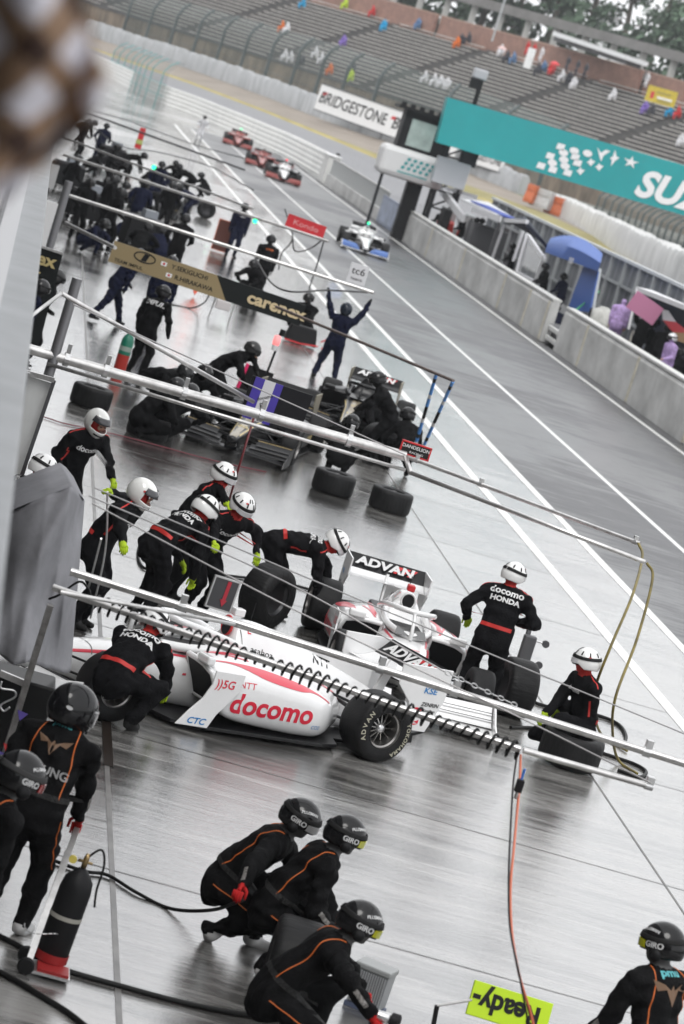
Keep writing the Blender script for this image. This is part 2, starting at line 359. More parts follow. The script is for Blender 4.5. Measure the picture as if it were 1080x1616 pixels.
orm = mat('orange_block', (.45, .11, .035), .5, var=.15, vscale=3); gbm = mat('grey_block', (.4, .4, .4), .5, var=.2, vscale=3)
for px, py, wd, mt, lb in ((835, 320, .8, orm, 'narrow orange barrier block left of the grey block'), (852, 328, 1.7, gbm, 'grey barrier block between two orange blocks'), (876, 340, 1.8, orm, 'wide orange barrier block right of the grey block')):
    p = HY(px, py, 254); o = empty('barrier_block', p, radians(-35), label=lb, cat='barrier block', group='water filled barrier blocks')
    MB().loft([[(-wd / 2, -.5 * k, z), (wd / 2, -.5 * k, z), (wd / 2, .5 * k, z), (-wd / 2, .5 * k, z)] for z, k in ((0, 1), (.3, 1), (.9, .7), (1.5, .65))]).build('block', mt, o, bevel=.05)
    MB().box((0, -.36, 1.1), (wd * .86, .08, .1)).build('lip', mt, o)
# catch fence on the barrier
mesh_m = bpy.data.materials.new('fence_mesh'); mesh_m.use_nodes = True
t = mesh_m.node_tree; bs = t.nodes['Principled BSDF']; bs.inputs['Base Color'].default_value = (.10, .13, .12, 1)
tr = t.nodes.new('ShaderNodeBsdfTransparent'); mxs = t.nodes.new('ShaderNodeMixShader'); mxs.inputs[0].default_value = .30
t.links.new(tr.outputs[0], mxs.inputs[1]); t.links.new(bs.outputs[0], mxs.inputs[2]); t.links.new(mxs.outputs[0], t.nodes['Material Output'].inputs[0])
fgreen = mat('fence_green', (.06, .09, .085), .6); postm = mat('fence_post', (.055, .07, .07), .5)
def catch_fence(name, pts, h, label, step=9, col=None, pr_=.09, net=True):
    o = empty(name, pts[0], label=label, cat='catch fence'); P = spline(pts, 30); L = 0; last = -99; prev = P[0]; n_ = 0
    rings = []
    for i, p in enumerate(P):
        L += (p - prev).length; prev = p; q = p - pts[0]; d = (P[min(i + 1, len(P) - 1)] - P[max(i - 1, 0)]); d.z = 0; d.normalize(); nn = Vector((-d.y, d.x, 0))
        rings.append([q, q + Vector((0, 0, h * .72)), q + nn * .4 + Vector((0, 0, h * .88)), q + nn * 1.1 + Vector((0, 0, h))])
        if L - last > step:
            last = L; MB().tube(rings[-1], pr_ if not col else .045, 6).build('post', col or postm, o)
    if net:
        b = MB(); 
        for i in range(len(rings) - 1): b.loft([rings[i], rings[i + 1]], False, False)
        b.build('net', mesh_m, o)
    for z in (.33, .66):
        MB().tube([r[0].lerp(r[1], z) for r in rings[::6]] + [rings[-1][0].lerp(rings[-1][1], z)], .035, 4).build('cable', col or postm, o)
    return o
nv = Vector((.839, .545, 0))
catch_fence('catch_fence', [p + nv * 1.5 + Vector((0, 0, .8)) for p in b1 + b2[1:]], 6.2, 'tall dark green catch fence with bent posts before the left part of the grandstand', pr_=.19)
catch_fence('catch_fence', [p + nv * 3 for p in b3], 3.4, 'grey green catch fence behind the white wrapped barrier at the right edge', step=4)
teal = mat('teal_post', (.08, .30, .30), .5)
tf = [G(*p) + Vector((1.2, .6, -.2)) for p in ((150, 118), (178, 132), (205, 148), (232, 160))]
catch_fence('catch_fence', tf, 4.2, 'short teal catch fence beside the pit entry at the far left', step=5, col=teal)
# retaining wall + grandstand
sd_, nn_ = Vector((.545, -.839, 0)), Vector((.839, .545, 0))
P0 = HY(600, 148, 345) + nn_ * 2; benchm = mat('bench_grey', (.62, .59, .55), .7, var=.2, vscale=1); risem = mat('riser_dark', (.075, .072, .07), .8, var=.3, vscale=.7)
stepm = mat('aisle_step', (.085, .08, .075), .8, var=.3, vscale=1); brickm = mat('brick_red', (.24, .135, .105), .8, var=.25, vscale=1.2)
gs = empty('grandstand', P0, label='large open grandstand with grey bench rows and dark aisles across the top of the photo', cat='grandstand')
NR, RD, RH, T0, T1 = 19, .88, .45, -130, 105
aisles = [-118, -98, -79, -60, -42, -24, -6, 12, 30, 48, 66, 84]
bst = MB(); bst.mi = 0
for k in range(NR):
    a = nn_ * (RD * k); z = RH * k
    for q0, q1 in ((T0, T1),):
        p, q = sd_ * q0 + a, sd_ * q1 + a
        bst.add([p + Vector((0, 0, z - RH)), q + Vector((0, 0, z - RH)), q + Vector((0, 0, z)), p + Vector((0, 0, z)), q + nn_ * RD + Vector((0, 0, z)), p + nn_ * RD + Vector((0, 0, z))], [(0, 1, 2, 3), (3, 2, 4, 5)])
bst.build('terrace', risem, gs)
row = MB()
for i in range(len(aisles) - 1):
    for k in range(NR):
        c = nn_ * (RD * k + .42) + Vector((0, 0, RH * k + .38))
        t0_, t1_ = aisles[i] + 1.15, aisles[i + 1] - 1.15
        row.beam(c + sd_ * t0_, c + sd_ * t1_, .33, .08)
row.build('bench_rows', benchm, gs)
st = MB()
for ai, a_ in enumerate(aisles):
    st = MB()
    for k in range(NR * 2):
        c = sd_ * a_ + nn_ * (RD * k / 2 + .2) + Vector((0, 0, RH * k / 2 - .08)); st.beam(c - sd_ * .6, c + sd_ * .6, .34, .2)
    st.build('aisle_steps', stepm, gs)
zb = HY(600, 148, 345).z
rw = empty('retaining_wall', P0, label='stained brown retaining wall under the first bench row of the grandstand', cat='wall')
MB().beam(sd_ * T0 - nn_ * .3 + Vector((0, 0, -2.2)), sd_ * T1 - nn_ * .3 + Vector((0, 0, -2.2)), .5, 4.2).build('wall_body', mat('brown_stain', (.17, .135, .10), .8, var=.55, vscale=.9, stretch=(1, 1, .25)), rw)
MB().beam(sd_ * T0 - nn_ * .35 + Vector((0, 0, .0)), sd_ * T1 - nn_ * .35 + Vector((0, 0, .0)), .6, .25).build('coping', risem, rw)
top = nn_ * (RD * NR) + Vector((0, 0, RH * NR))
edges = [-130, -104, -86, -68, -50, -33, -17, 1, 19, 37, 56, 75, 95]
for i in range(len(edges) - 1):
    off = nn_ * (.0 if i % 2 else .5); ht = 2.5
    o = empty('brick_wall', P0 + sd_ * edges[i] + top + off, label='reddish brick parapet section %s the grandstand rows' % ('above and behind'), cat='brick wall', group='brick parapet sections behind the grandstand')
    L = edges[i + 1] - edges[i]
    MB().beam(Vector((0, 0, ht / 2 - .4)), sd_ * (L - .25) + Vector((0, 0, ht / 2 - .4)), .4, ht).build('wall_body', brickm, o)
    MB().beam(Vector((0, 0, ht - .34)), sd_ * (L - .25) + Vector((0, 0, ht - .34)), .5, .14).build('coping', mat('coping_pink', (.36, .24, .19), .7, var=.15), o)
# promenade floor, roof on pillars, stalls, white hoods, shed
PT = P0 + top
slab_ = MB().add([nn_ * .4 + sd_ * T0 + Vector((0, 0, 1.2)), nn_ * .4 + sd_ * T1 + Vector((0, 0, 1.2)), nn_ * 60 + sd_ * T1 + Vector((0, 0, 1.2)), nn_ * 60 + sd_ * T0 + Vector((0, 0, 1.2))], [(0, 1, 2, 3)]).build('promenade', mat('promenade_grey', (.2, .2, .19), .7)); slab_.location = PT; slab_['kind'] = 'structure'
rf = empty('walkway_roof', PT, label='long grey flat walkway roof on pillars behind the brick parapet', cat='roof')
roofm = mat('roof_grey', (.22, .21, .21), .6, var=.25, vscale=.3); pil = mat('pillar_concrete', (.42, .42, .40), .6, var=.15)
MB().beam(nn_ * 8 + sd_ * -40 + Vector((0, 0, 5.3)), nn_ * 8 + sd_ * T1 + Vector((0, 0, 4.3)), 6, .5).build('roof', roofm, rf)
MB().beam(nn_ * 4.9 + sd_ * -40 + Vector((0, 0, 5.2)), nn_ * 4.9 + sd_ * T1 + Vector((0, 0, 4.2)), .25, 1.1).build('fascia', mat('fascia', (.16, .155, .15), .6, var=.2, vscale=.6), rf)
for t_ in np.arange(-38, 90, 5.0): MB().box(sd_ * t_ + nn_ * 5.6 + Vector((0, 0, 2.9)), (.7, .7, 4.4)).build('pillar', pil, rf)
# trees behind
def tree(base, h, cw, label, seed, dens=650, trunk_h=.35, leafc=(.05, .085, .045), group='trees beyond the grandstand'):
    r_ = random.Random(seed); o = empty('tree', base, label=label, cat='tree', group=group)
    tb = MB(); top_ = Vector((r_.uniform(-.6, .6), 0, h * .9)); pts = spline([(0, 0, -1), (r_.uniform(-.3, .3), 0, h * .3), (r_.uniform(-.5, .5), 0, h * .6), top_], 4); n = len(pts)
    tb.tube(pts, [.38 * h / 14 * (1 - .85 * i / (n - 1)) for i in range(n)], 7); ends = []
    for k in range(16):
        u = r_.uniform(trunk_h, .95); p = pts[int(u * (n - 1))]; a = r_.uniform(0, 2 * pi); l = cw * r_.uniform(.55, 1) * (1.15 - u * .6)
        e = p + Vector((cos(a) * l, sin(a) * l, l * r_.uniform(.1, .6))); tb.tube([p, p.lerp(e, .5) + Vector((0, 0, .2)), e], [.11 * h / 14, .07 * h / 14, .02], 5); ends.append((p.lerp(e, .6), l * .35)); ends.append((e, l * .42))
    tb.build('trunk', mat('bark', (.09, .075, .06), .9, var=.3, vscale=3), o)
    cb = MB(); lm = [mat('leaf_dark', leafc, .8), mat('leaf_mid', tuple(c * 1.6 for c in leafc), .8), mat('leaf_pale', tuple(c * 2.3 for c in leafc), .8)]
    for (c, rad) in ends:
        cm = r_.choice((0, 0, 1, 1, 2))
        for q in range(dens // 32):
            v = Vector((r_.gauss(0, 1), r_.gauss(0, 1), r_.gauss(0, .8))); v = v.normalized() * rad * r_.random() ** .4 * 1.25; s = r_.uniform(.22, .5); cb.mi = cm if r_.random() < .75 else r_.choice((0, 1, 2))
            ax = Vector((r_.gauss(0, 1), r_.gauss(0, 1), r_.gauss(0, 1))).normalized(); bx = ax.orthogonal().normalized(); cx = ax.cross(bx)
            cb.add([c + v + bx * s, c + v + cx * s * .5, c + v - bx * s, c + v - cx * s * .5], [(0, 1, 2, 3)])
    cb.build('crown', lm, o, normals=False); return o
tl = [(560, -8, 400, 16, 5.2, 1.6), (625, -12, 420, 18, 5.5, 1.5), (690, -5, 395, 17, 5.5, 1.4), (745, 0, 380, 16, 5.2, 1.5), (800, 12, 385, 17, 5.5, 1.5), (850, 30, 375, 15, 5, 1.4), (905, 45, 385, 18, 3.6, 1.1), (960, 62, 380, 17, 3.4, .9), (1010, 75, 372, 17, 3.6, 1.2), (1050, 85, 360, 17, 5.0, 1.5), (1095, 100, 372, 18, 5.2, 1.5), (720, -20, 440, 22, 6, 1.3), (790, -15, 450, 22, 6, 1.2), (865, 0, 440, 22, 6, .9)]
tlab = ['at the far left of the tree line behind the grandstand', 'second from the left of the tree line', 'third from the left of the tree line', 'above the first stretch of walkway roof', 'behind the lamp pole above the walkway roof', 'over the left end of the pale roof', 'with sky showing through, over the pale roof', 'sparsest, with the largest sky gaps', 'just right of the largest sky gaps', 'second from the right edge of the photo', 'at the right edge of the photo', 'tall and set back, behind the lamp pole', 'tall and set back, right of the lamp pole', 'tall and set back, over the pale roof']
for i, (px, py, Y, h, cw, dn) in enumerate(tl):
    p = HY(px, py + 75, Y); tree(p, h * 1.15, cw, 'dark evergreen tree ' + tlab[i], 50 + i, int(1100 * dn), leafc=(.03, .055, .042) if i % 3 else (.04, .065, .04))
hb = MB(); rr = random.Random(5)
for i in range(5200):
    t_ = rr.uniform(-60, T1); p = sd_ * t_ + nn_ * (13 + rr.random() * 5) + Vector((0, 0, 1 + rr.random() ** .8 * (6.5 + 1.2 * sin(t_ * .35)))); s = rr.uniform(.4, .9); ax = Vector((rr.gauss(0, 1), rr.gauss(0, 1), rr.gauss(0, 1))).normalized(); bx = ax.orthogonal().normalized(); cx = ax.cross(bx)
    hb.mi = rr.choice((0, 0, 1, 2)); hb.add([p + bx * s, p + cx * s * .6, p - bx * s, p - cx * s * .6], [(0, 1, 2, 3)])
h_ = hb.build('undergrowth', [MATS['leaf_dark'], MATS['leaf_mid'], MATS['leaf_pale']], normals=False); h_.location = PT; tag(h_, 'dense green undergrowth filling the tree line behind the walkway', 'undergrowth', kind='stuff')
# ---------------------------------------------------------------- billboards, gantry, control tower
def lettering(parent, name, txt, F, size, mt, bold=.02, shear=0., spacing=1., sx=1., thick=0.):
    b = MB(); vs, fs = text_data(txt, size, bold, shear, spacing, sx); drape(b, vs, fs, F, off=.02); return b.build(name, mt, parent, normals=False)
boardm = mat('board_white', (.74, .74, .74), .5)
for k, (x0, y0, x1, y1, Y0, Y1, label) in enumerate(((509, 132, 620, 171, 298, 290, 'white billboard with black tyre maker lettering, the fully visible one above the tyre barrier'), (617, 170, 730, 208, 290, 283, 'white billboard with black lettering partly hidden by the control tower'), (739, 226, 800, 245, 282, 277, 'white billboard glimpsed under the gantry sign, behind the tower'))):
    a = HY(x0, y0, Y0); c = HY(x1, y1, Y1); o = empty('billboard', a, label=label, cat='billboard', group='white billboards along the far barrier'); d = c - a; H = 2.45 if k < 2 else 1.6
    MB().beam(Vector((0, 0, -H / 2)), d + Vector((0, 0, -H / 2)), .15, H).build('panel', boardm, o)
    MB().beam(Vector((0, 0, .03)), d + Vector((0, 0, .03)), .25, .1).build('frame', darkgrey, o); MB().beam(Vector((0, 0, -H - .03)), d + Vector((0, 0, -H - .03)), .25, .1).build('frame', darkgrey, o)
    F = frame(d / 2 + Vector((0, 0, -H / 2)) - nn_ * .09, d, (0, 0, 1))
    if k < 2:
        lettering(o, 'lettering', 'BRIDGESTONE' if k == 0 else 'B', F if k == 0 else F @ Matrix.Translation((-d.length * .37, 0, 0)), 1.55, black, .01, .2, 1.0, .86 * d.length / 9.2 if k == 0 else 1)
        q = F @ Matrix.Translation((-d.length * .425, .38, .02)); b = MB(); b.add([q @ Vector(p) for p in ((-.25, -.1, 0), (.3, -.1, 0), (.55, .2, 0), (-.05, .2, 0))], [(0, 1, 2, 3)]); b.build('red_flash', redm, o, normals=False)
    else: lettering(o, 'lettering', 'BRIDGESTONE', F, 1.0, black, .01, .2, 1, .8)
# gantry
GY = 150; gx0 = 18.25; gt = mat('sign_teal', (.012, .30, .31), .45, var=.06, vscale=.6)
ga = empty('gantry_sign', (gx0, GY, 5.05), label='teal overhead gantry sign with white flag emblem and circuit name', cat='gantry sign')
tl_ = HY(705, 152, GY) - Vector((gx0, GY, 5.05)); br = HY(1080, 340, GY) - Vector((gx0, GY, 5.05)); slope = br.z / br.x; WG = 17
MB().add([(0.12, -.5, 0), (WG, -.5, slope * WG), (WG, -.5, slope * WG + 2.33), (0, -.5, 2.17), (0.12, .5, 0), (WG, .5, slope * WG), (WG, .5, slope * WG + 2.33), (0, .5, 2.17)], [(0, 1, 2, 3), (7, 6, 5, 4), (0, 4, 5, 1), (3, 2, 6, 7), (0, 3, 7, 4), (1, 5, 6, 2)]).build('sign_box', gt, ga)
Fg = lambda x, z: frame(Vector((x, -.52, z)), (1, 0, slope), (0, 0, 1))
def gpix(px, py): return HY(px, py, GY - .52) - Vector((gx0, GY, 5.05))
fl = MB()
cells = [((690, 463), 1), ((657, 492), 1), ((628, 523), 1), ((733, 476), 0), ((699, 482), 0), ((664, 514), 0), ((665, 535), 1), ((775, 484), 0), ((736, 495), 1), ((700, 504), 0), ((743, 514), 1), ((704, 524), 0), ((712, 545), 1), ((785, 512), 2), ((752, 540), 2), ((811, 527), 2), ((820, 490), 3), ((860, 500), 4), ((912, 512), 5)]
for (x, y), kind in cells:
    p = gpix(540 + x / 2, y / 2); F = frame(p, (1, 0, slope), (.35, 0, 1)); r = .205
    if kind in (0, 1): poly = [(cos(2 * pi * i / 10) * r * (1.15 if kind == 0 else 1), sin(2 * pi * i / 10) * r * .8) for i in range(10)] if kind == 0 else [(-r, -r * .7), (r * .9, -r * .7), (r, r * .7), (-r * .8, r * .7)]
    elif kind == 2: poly = [(-r, -.05), (-.1, .03), (-.05, r * .9), (.05, .1), (r, .1), (.12, -.05), (.05, -r * .9), (-.08, -.08)]
    elif kind == 3: poly = [(-.32, .3), (-.08, .1), (.1, .3), (.34, .3), (.08, 0), (.05, -.3), (-.12, -.05)]
    elif kind == 4: poly = [(-.1, .4), (.08, .1), (.22, .1), (.06, -.1), (-.05, -.4), (-.1, -.1), (-.22, -.05), (-.1, .08)]
    else: poly = [(r * 1.3 * (1 if i % 2 == 0 else .35) * cos(pi / 2 + i * pi / 5) * 1.5, r * 1.5 * (1 if i % 2 == 0 else .35) * sin(pi / 2 + i * pi / 5)) for i in range(10)]
    drape(fl, [(a, c, 0) for a, c in poly], [tuple(range(len(poly)))], F, off=.01)
fl.build('flag_emblem', white, ga, normals=False)
pS = gpix(1057, 304); lettering(ga, 'lettering', 'SUZUKA', frame(Vector((pS.x + 1.9, -.52, pS.z + slope * 1.9)), (1, 0, slope), (0, 0, 1)), 1.75, white, .04, .25, 1.02, 1.05)
tw = mat('truss_dark', (.03, .032, .036), .5, .3)
gp = empty('gantry_post', (19.35, 152.6, 0), label='dark lattice post carrying the left end of the teal gantry sign', cat='gantry post')
for dx in (0, 1.15):
    for dy in (0, 1.1): MB().box((dx, dy, 2.6), (.2, .2, 5.3)).build('upright', tw, gp)
b = MB()
for i in range(6): z = .3 + i * .85; b.beam((0, 0, z), (1.15, 0, z + .8), .09, .09); b.beam((0, 0, z), (1.15, 0, z), .09, .09); b.beam((0, 0, z), (0, 1.1, z + .8), .09, .09)
b.build('bracing', tw, gp)
gc = empty('gantry_cabinet', HY(722, 238, 151.4) - Vector((0, 0, 0)), label='white cabinet box hanging under the gantry sign right of the lattice post', cat='cabinet')
MB().box((0, 0, -1.1), (1.6, .9, 1.25)).build('housing', mat('cabinet_white', (.55, .57, .6), .4), gc, bevel=.03); MB().box((.6, -.1, .05), (.8, .6, 1.2)).build('bracket', tw, gc)
# control tower cabin
ct = empty('control_tower', HY(663, 372, 155) * 1, label='small control tower with white cabin, glass window and dark crenellated roof left of the gantry', cat='control tower')
zt = ct.location.z
def tz(px, py): return HY(px, py, 153) - ct.location
c0 = HY(649, 262, 153) - ct.location
MB().box(c0 + Vector((0, 0, 0)), (3.3, 2, 1.45)).build('cabin_base', mat('cabin_white', (.68, .68, .68), .4), ct, bevel=.25)
em = MB()
for i in range(5):
    for j in range(3): x = -.5 + i * .3 + j * .1; z = -.15 + j * .22; em.add([c0 + Vector((x + a, -1.03, z + c)) for a, c in ((-.09, -.07), (.07, -.07), (.11, .07), (-.05, .07))], [(0, 1, 2, 3)])
em.add([c0 + Vector((x, -1.03, z)) for x, z in ((-.7, -.42), (.8, -.42), (.8, -.36), (-.7, -.36))], [(0, 1, 2, 3)])
em.build('flag_emblem', gt, ct, normals=False)
MB().box(c0 + Vector((.1, .1, 1.6)), (2.3, 1.6, 1.9)).build('cabin_upper', black, ct); MB().box(c0 + Vector((-.05, -.72, 1.55)), (1.25, .06, 1.3)).build('window_pane', mat('cabin_glass', (.35, .43, .40), .1, var=.25, vscale=1.5), ct)
MB().box(c0 + Vector((.1, .1, 2.6)), (3.2, 2.2, .16)).build('roof', black, ct)
for i in range(7): MB().box(c0 + Vector((-1.3 + i * .46, -.8, 2.76)), (.24, .3, .2)).build('roof_tooth', black, ct)
MB().box(c0 + Vector((.45, .3, -3)), (.75, .7, 5)).build('column', black, ct); MB().box(c0 + Vector((-1.2, .3, -2.6)), (.14, .14, 4.2)).build('leg', tw, ct)
for q, l in (((752, 165), 'floodlight camera pole with a white head above the left end of the gantry sign'),):
    p = HY(750, 160, 152); o = empty('camera_pole', p, label=l, cat='camera pole')
    MB().box((0, 0, 0), (.2, .2, 2.6)).build('pole', black, o); MB().box((-.15, 0, 1.3), (.7, .5, .5)).build('camera_head', mat('cam_grey', (.4, .4, .42), .5), o, bevel=.08); MB().box((-.3, -.1, .8), (.45, .4, .5)).build('lamp_box', black, o)
# ---------------------------------------------------------------- people
def smin(a, b, k):
    h = np.clip(.5 + .5 * (b - a) / k, 0, 1); return b * (1 - h) + a * h - k * h * (1 - h)
def surface_nets(val, org, vox):
    nx, ny, nz = val.shape; ins = val < 0; c = [ins[i:nx - 1 + i, j:ny - 1 + j, k:nz - 1 + k] for i in (0, 1) for j in (0, 1) for k in (0, 1)]
    cnt = sum(x.astype(np.int8) for x in c); act = (cnt > 0) & (cnt < 8); idx = -np.ones(act.shape, int); I = np.argwhere(act); idx[act] = np.arange(len(I))
    cor = np.array([(i, j, k) for i in (0, 1) for j in (0, 1) for k in (0, 1)]); V = np.stack([val[I[:, 0] + a, I[:, 1] + b, I[:, 2] + d] for a, b, d in cor], 1)
    acc = np.zeros((len(I), 3)); num = np.zeros(len(I))
    for p in range(8):
        for q in range(p + 1, 8):
            if np.abs(cor[p] - cor[q]).sum() != 1: continue
            cr = (V[:, p] < 0) != (V[:, q] < 0); t = np.where(cr, V[:, p] / np.where(cr, V[:, p] - V[:, q], 1), 0)
            acc += np.where(cr[:, None], cor[p] + t[:, None] * (cor[q] - cor[p]), 0); num += cr
    P = (I + acc / num[:, None]) * vox + org; F = []
    for ax in range(3):
        a, b = [(1, 2), (2, 0), (0, 1)][ax]; lo = [slice(None)] * 3; hi = [slice(None)] * 3; lo[ax] = slice(0, -1); hi[ax] = slice(1, None)
        ch = ins[tuple(lo)] != ins[tuple(hi)]; E = np.argwhere(ch); E = E[(E[:, a] > 0) & (E[:, b] > 0) & (E[:, a] < val.shape[a] - 1) & (E[:, b] < val.shape[b] - 1)]
        da = np.zeros(3, int); da[a] = 1; db = np.zeros(3, int); db[b] = 1
        q = [idx[tuple((E - s_).T)] for s_ in (da * 0, da, da + db, db)]; Q = np.stack(q, 1); fl = ins[tuple(E.T)]; Q[~fl] = Q[~fl][:, ::-1]; F.append(Q)
    return P, np.concatenate(F)
def ik(a, b, l1, l2, hint):
    a, b, hint = Vector(a), Vector(b), Vector(hint); d = b - a; L = d.length
    if L > (l1 + l2) * .995: b = a + d.normalized() * (l1 + l2) * .995; d = b - a; L = d.length
    L = max(L, abs(l1 - l2) + .02); x = (l1 * l1 - l2 * l2 + L * L) / (2 * L); h = sqrt(max(0, l1 * l1 - x * x)); u = d.normalized(); p = hint - u * hint.dot(u)
    if p.length < 1e-4: p = u.orthogonal()
    return a + u * x + p.normalized() * h, b
suitm = {}
def outfit(key, suit, trim=None, glove=(.02, .02, .02), boot=(.015, .015, .015), hood=(.02, .02, .02), skin=(.35, .2, .13)):
    ms = [mat('suit_' + key, suit, .8, var=.4, vscale=12, bump=.5, bscale=45, spec=.08), mat('glove_' + key, glove, .7, bump=.3, bscale=70, spec=.2), mat('boot_' + key, boot, .6, spec=.2), mat('hood_' + key, hood, .8, bump=.2, bscale=60), mat('skin_' + key, skin, .6)]
    suitm[key] = ms; return ms
outfit('black_red', (.0065, .0065, .0075), glove=(.36, .50, .02), hood=(.42, .02, .015)); outfit('black_orange', (.007, .007, .0075), glove=(.40, .012, .012), hood=(.10, .10, .10), boot=(.55, .55, .55))
outfit('black', (.006, .006, .0065)); outfit('navy', (.008, .010, .026)); outfit('purple', (.42, .30, .55), glove=(.5, .3, .22), boot=(.05, .05, .05), hood=(.42, .30, .55))
outfit('black_marshal', (.02, .02, .025), glove=(.6, .6, .6))
for k_, c_ in dict(poncho_white=(.62, .62, .64), poncho_blue=(.02, .30, .55), red=(.5, .04, .04), orange=(.6, .15, .03), dark=(.05, .05, .06), green=(.45, .6, .05), violet=(.2, .13, .42), denim=(.10, .18, .32)).items(): outfit(k_, c_, glove=(.35, .2, .13), hood=c_)
POSE = dict(pelvis=(0, 0, .93), lean=4, side=0, twist=0, hunch=6, head=(0, -8), lh=(-.27, .08, .82), rh=(.27, .08, .82), lf=(-.13, 0, .085), rf=(.13, .02, .085), le=(-.5, -1, 0), re=(.5, -1, 0), lk=(-.1, 1, 0), rk=(.1, 1, 0), lfy=8, rfy=-8, lfp=0, rfp=0, bulk=1.22)
def make_body(pose, vox, key, fingers=True, seed=0, folds=.013, curl=.7):
    P = dict(POSE); P.update(pose); bk = P['bulk']
    pv = Vector(P['pelvis']); R1 = Matrix.Rotation(-radians(P['lean']), 3, 'X'); R1 = Matrix.Rotation(radians(P['side']), 3, 'Y') @ R1
    R2 = R1 @ Matrix.Rotation(radians(P['twist']), 3, 'Z') @ Matrix.Rotation(-radians(P['hunch']), 3, 'X'); up1 = R1 @ Vector((0, 0, 1)); up2 = R2 @ Vector((0, 0, 1)); rt1 = R1 @ Vector((1, 0, 0)); rt2 = R2 @ Vector((1, 0, 0)); fw2 = R2 @ Vector((0, 1, 0))
    waist = pv + up1 * .16; chest = waist + up2 * .20; nb = waist + up2 * .385
    hp = P['head']; HR = Matrix.Rotation(radians(P['twist'] + hp[0]), 3, 'Z') @ Matrix.Rotation(radians(hp[1]), 3, 'X'); hd = (up2 * .6 + Vector((0, 0, .55)) + fw2 * .12).normalized(); hc = nb + hd * .178
    prims = []   # (a, b, ra, rb, label, squash-frame)
    def cap(a, b, ra, rb, lab, k=.03, fr=None, sq=1.): prims.append((Vector(a), Vector(b), ra, rb, lab, k, fr, sq))
    cap(pv - up1 * .03, waist, .165 * bk, .145 * bk, 0, .05, R1, .72); cap(waist, chest + up2 * .03, .150 * bk, .178 * bk, 0, .06, R2, .64); cap(nb - rt2 * .13 - up2 * .055, nb + rt2 * .13 - up2 * .055, .078 * bk, .078 * bk, 0, .06)
    cap(nb - up2 * .03, nb + hd * .10, .062, .056, 3, .04); cap(hc + HR @ Vector((0, -.01, .0)), hc + HR @ Vector((0, .01, -.02)), .098, .088, 3, .02); cap(hc + HR @ Vector((0, .075, -.035)), hc + HR @ Vector((0, .07, -.085)), .032, .03, 3, .02); cap(hc + HR @ Vector((0, .105, -.005)), hc + HR @ Vector((0, .115, -.03)), .012, .015, 4, .01)
    info = dict(waist=waist, pv=pv, nb=nb, chest=chest, R1=R1, R2=R2, hc=hc, HR=HR, up1=up1, up2=up2); hands = []
    for sgn, H, E, Fp, K, fy, fp in ((-1, 'lh', 'le', 'lf', 'lk', 'lfy', 'lfp'), (1, 'rh', 're', 'rf', 'rk', 'rfy', 'rfp')):
        sh = nb + rt2 * sgn * .19 * bk - up2 * .06; el, wr = ik(sh, P[H], .30, .27, R2 @ Vector(P[E])); cap(sh, el, .068 * bk, .054 * bk, 0, .035); cap(el, wr, .056 * bk, .038 * bk, 0, .03)
        hdv = (wr - el).normalized(); pal = wr + hdv * .075; cap(wr - hdv * .045, wr + hdv * .01, .041, .036, 1, .012); cap(wr + hdv * .02, pal, .030, .036, 1, .02, None); hands.append((sgn, wr, pal, hdv, el)); info['hand' + ('L' if sgn < 0 else 'R')] = pal + hdv * .05; info['el' + ('L' if sgn < 0 else 'R')] = el; info['sh' + ('L' if sgn < 0 else 'R')] = sh
        hip = pv + rt1 * sgn * .095 - up1 * .03; kn, an = ik(hip, P[Fp], .44, .43, P[K]); cap(hip, kn, .100 * bk, .070 * bk, 0, .04); cap(kn, an, .071 * bk, .050 * bk, 0, .03)
        fd = Matrix.Rotation(radians(P[fy]), 3, 'Z') @ Matrix.Rotation(-radians(P[fp]), 3, 'X') @ Vector((0, 1, 0)); fdn = Matrix.Rotation(radians(P[fy]), 3, 'Z') @ Matrix.Rotation(-radians(P[fp]), 3, 'X') @ Vector((0, 0, -1))
        cap(an - fd * .035 + fdn * .045, an + fd * .15 + fdn * .05, .045, .036, 2, .02); cap(an, an + fdn * .03, .050, .05, 2, .02)
        info['kn' + ('L' if sgn < 0 else 'R')] = kn; info['hip' + ('L' if sgn < 0 else 'R')] = hip; info['an' + ('L' if sgn < 0 else 'R')] = an
    pts = np.array([list(p[0]) for p in prims] + [list(p[1]) for p in prims]); lo = pts.min(0) - .22; hi = pts.max(0) + .22; lo[2] = max(lo[2], min(pts[:, 2].min() - .08, 0) if True else 0)
    n = np.ceil((hi - lo) / vox).astype(int) + 1; X, Y, Z = np.meshgrid(*[lo[i] + np.arange(n[i]) * vox for i in range(3)], indexing='ij'); G3 = np.stack([X, Y, Z], -1)
    def dist(pr, Q):
        a, b, ra, rb, lab, k, fr, sq = pr; a = np.array(a); b = np.array(b); d = b - a; t = np.clip(((Q - a) @ d) / max(d @ d, 1e-9), 0, 1); v = Q - (a + t[..., None] * d)
        if fr is not None:
            v = v @ np.array(fr); v[..., 1] /= sq; return (np.linalg.norm(v, axis=-1) - (ra + (rb - ra) * t)) * (sq ** .5)
        return np.linalg.norm(v, axis=-1) - (ra + (rb - ra) * t)
    val = None
    for pr in prims:
        d = dist(pr, G3); val = d if val is None else smin(val, d, pr[5])
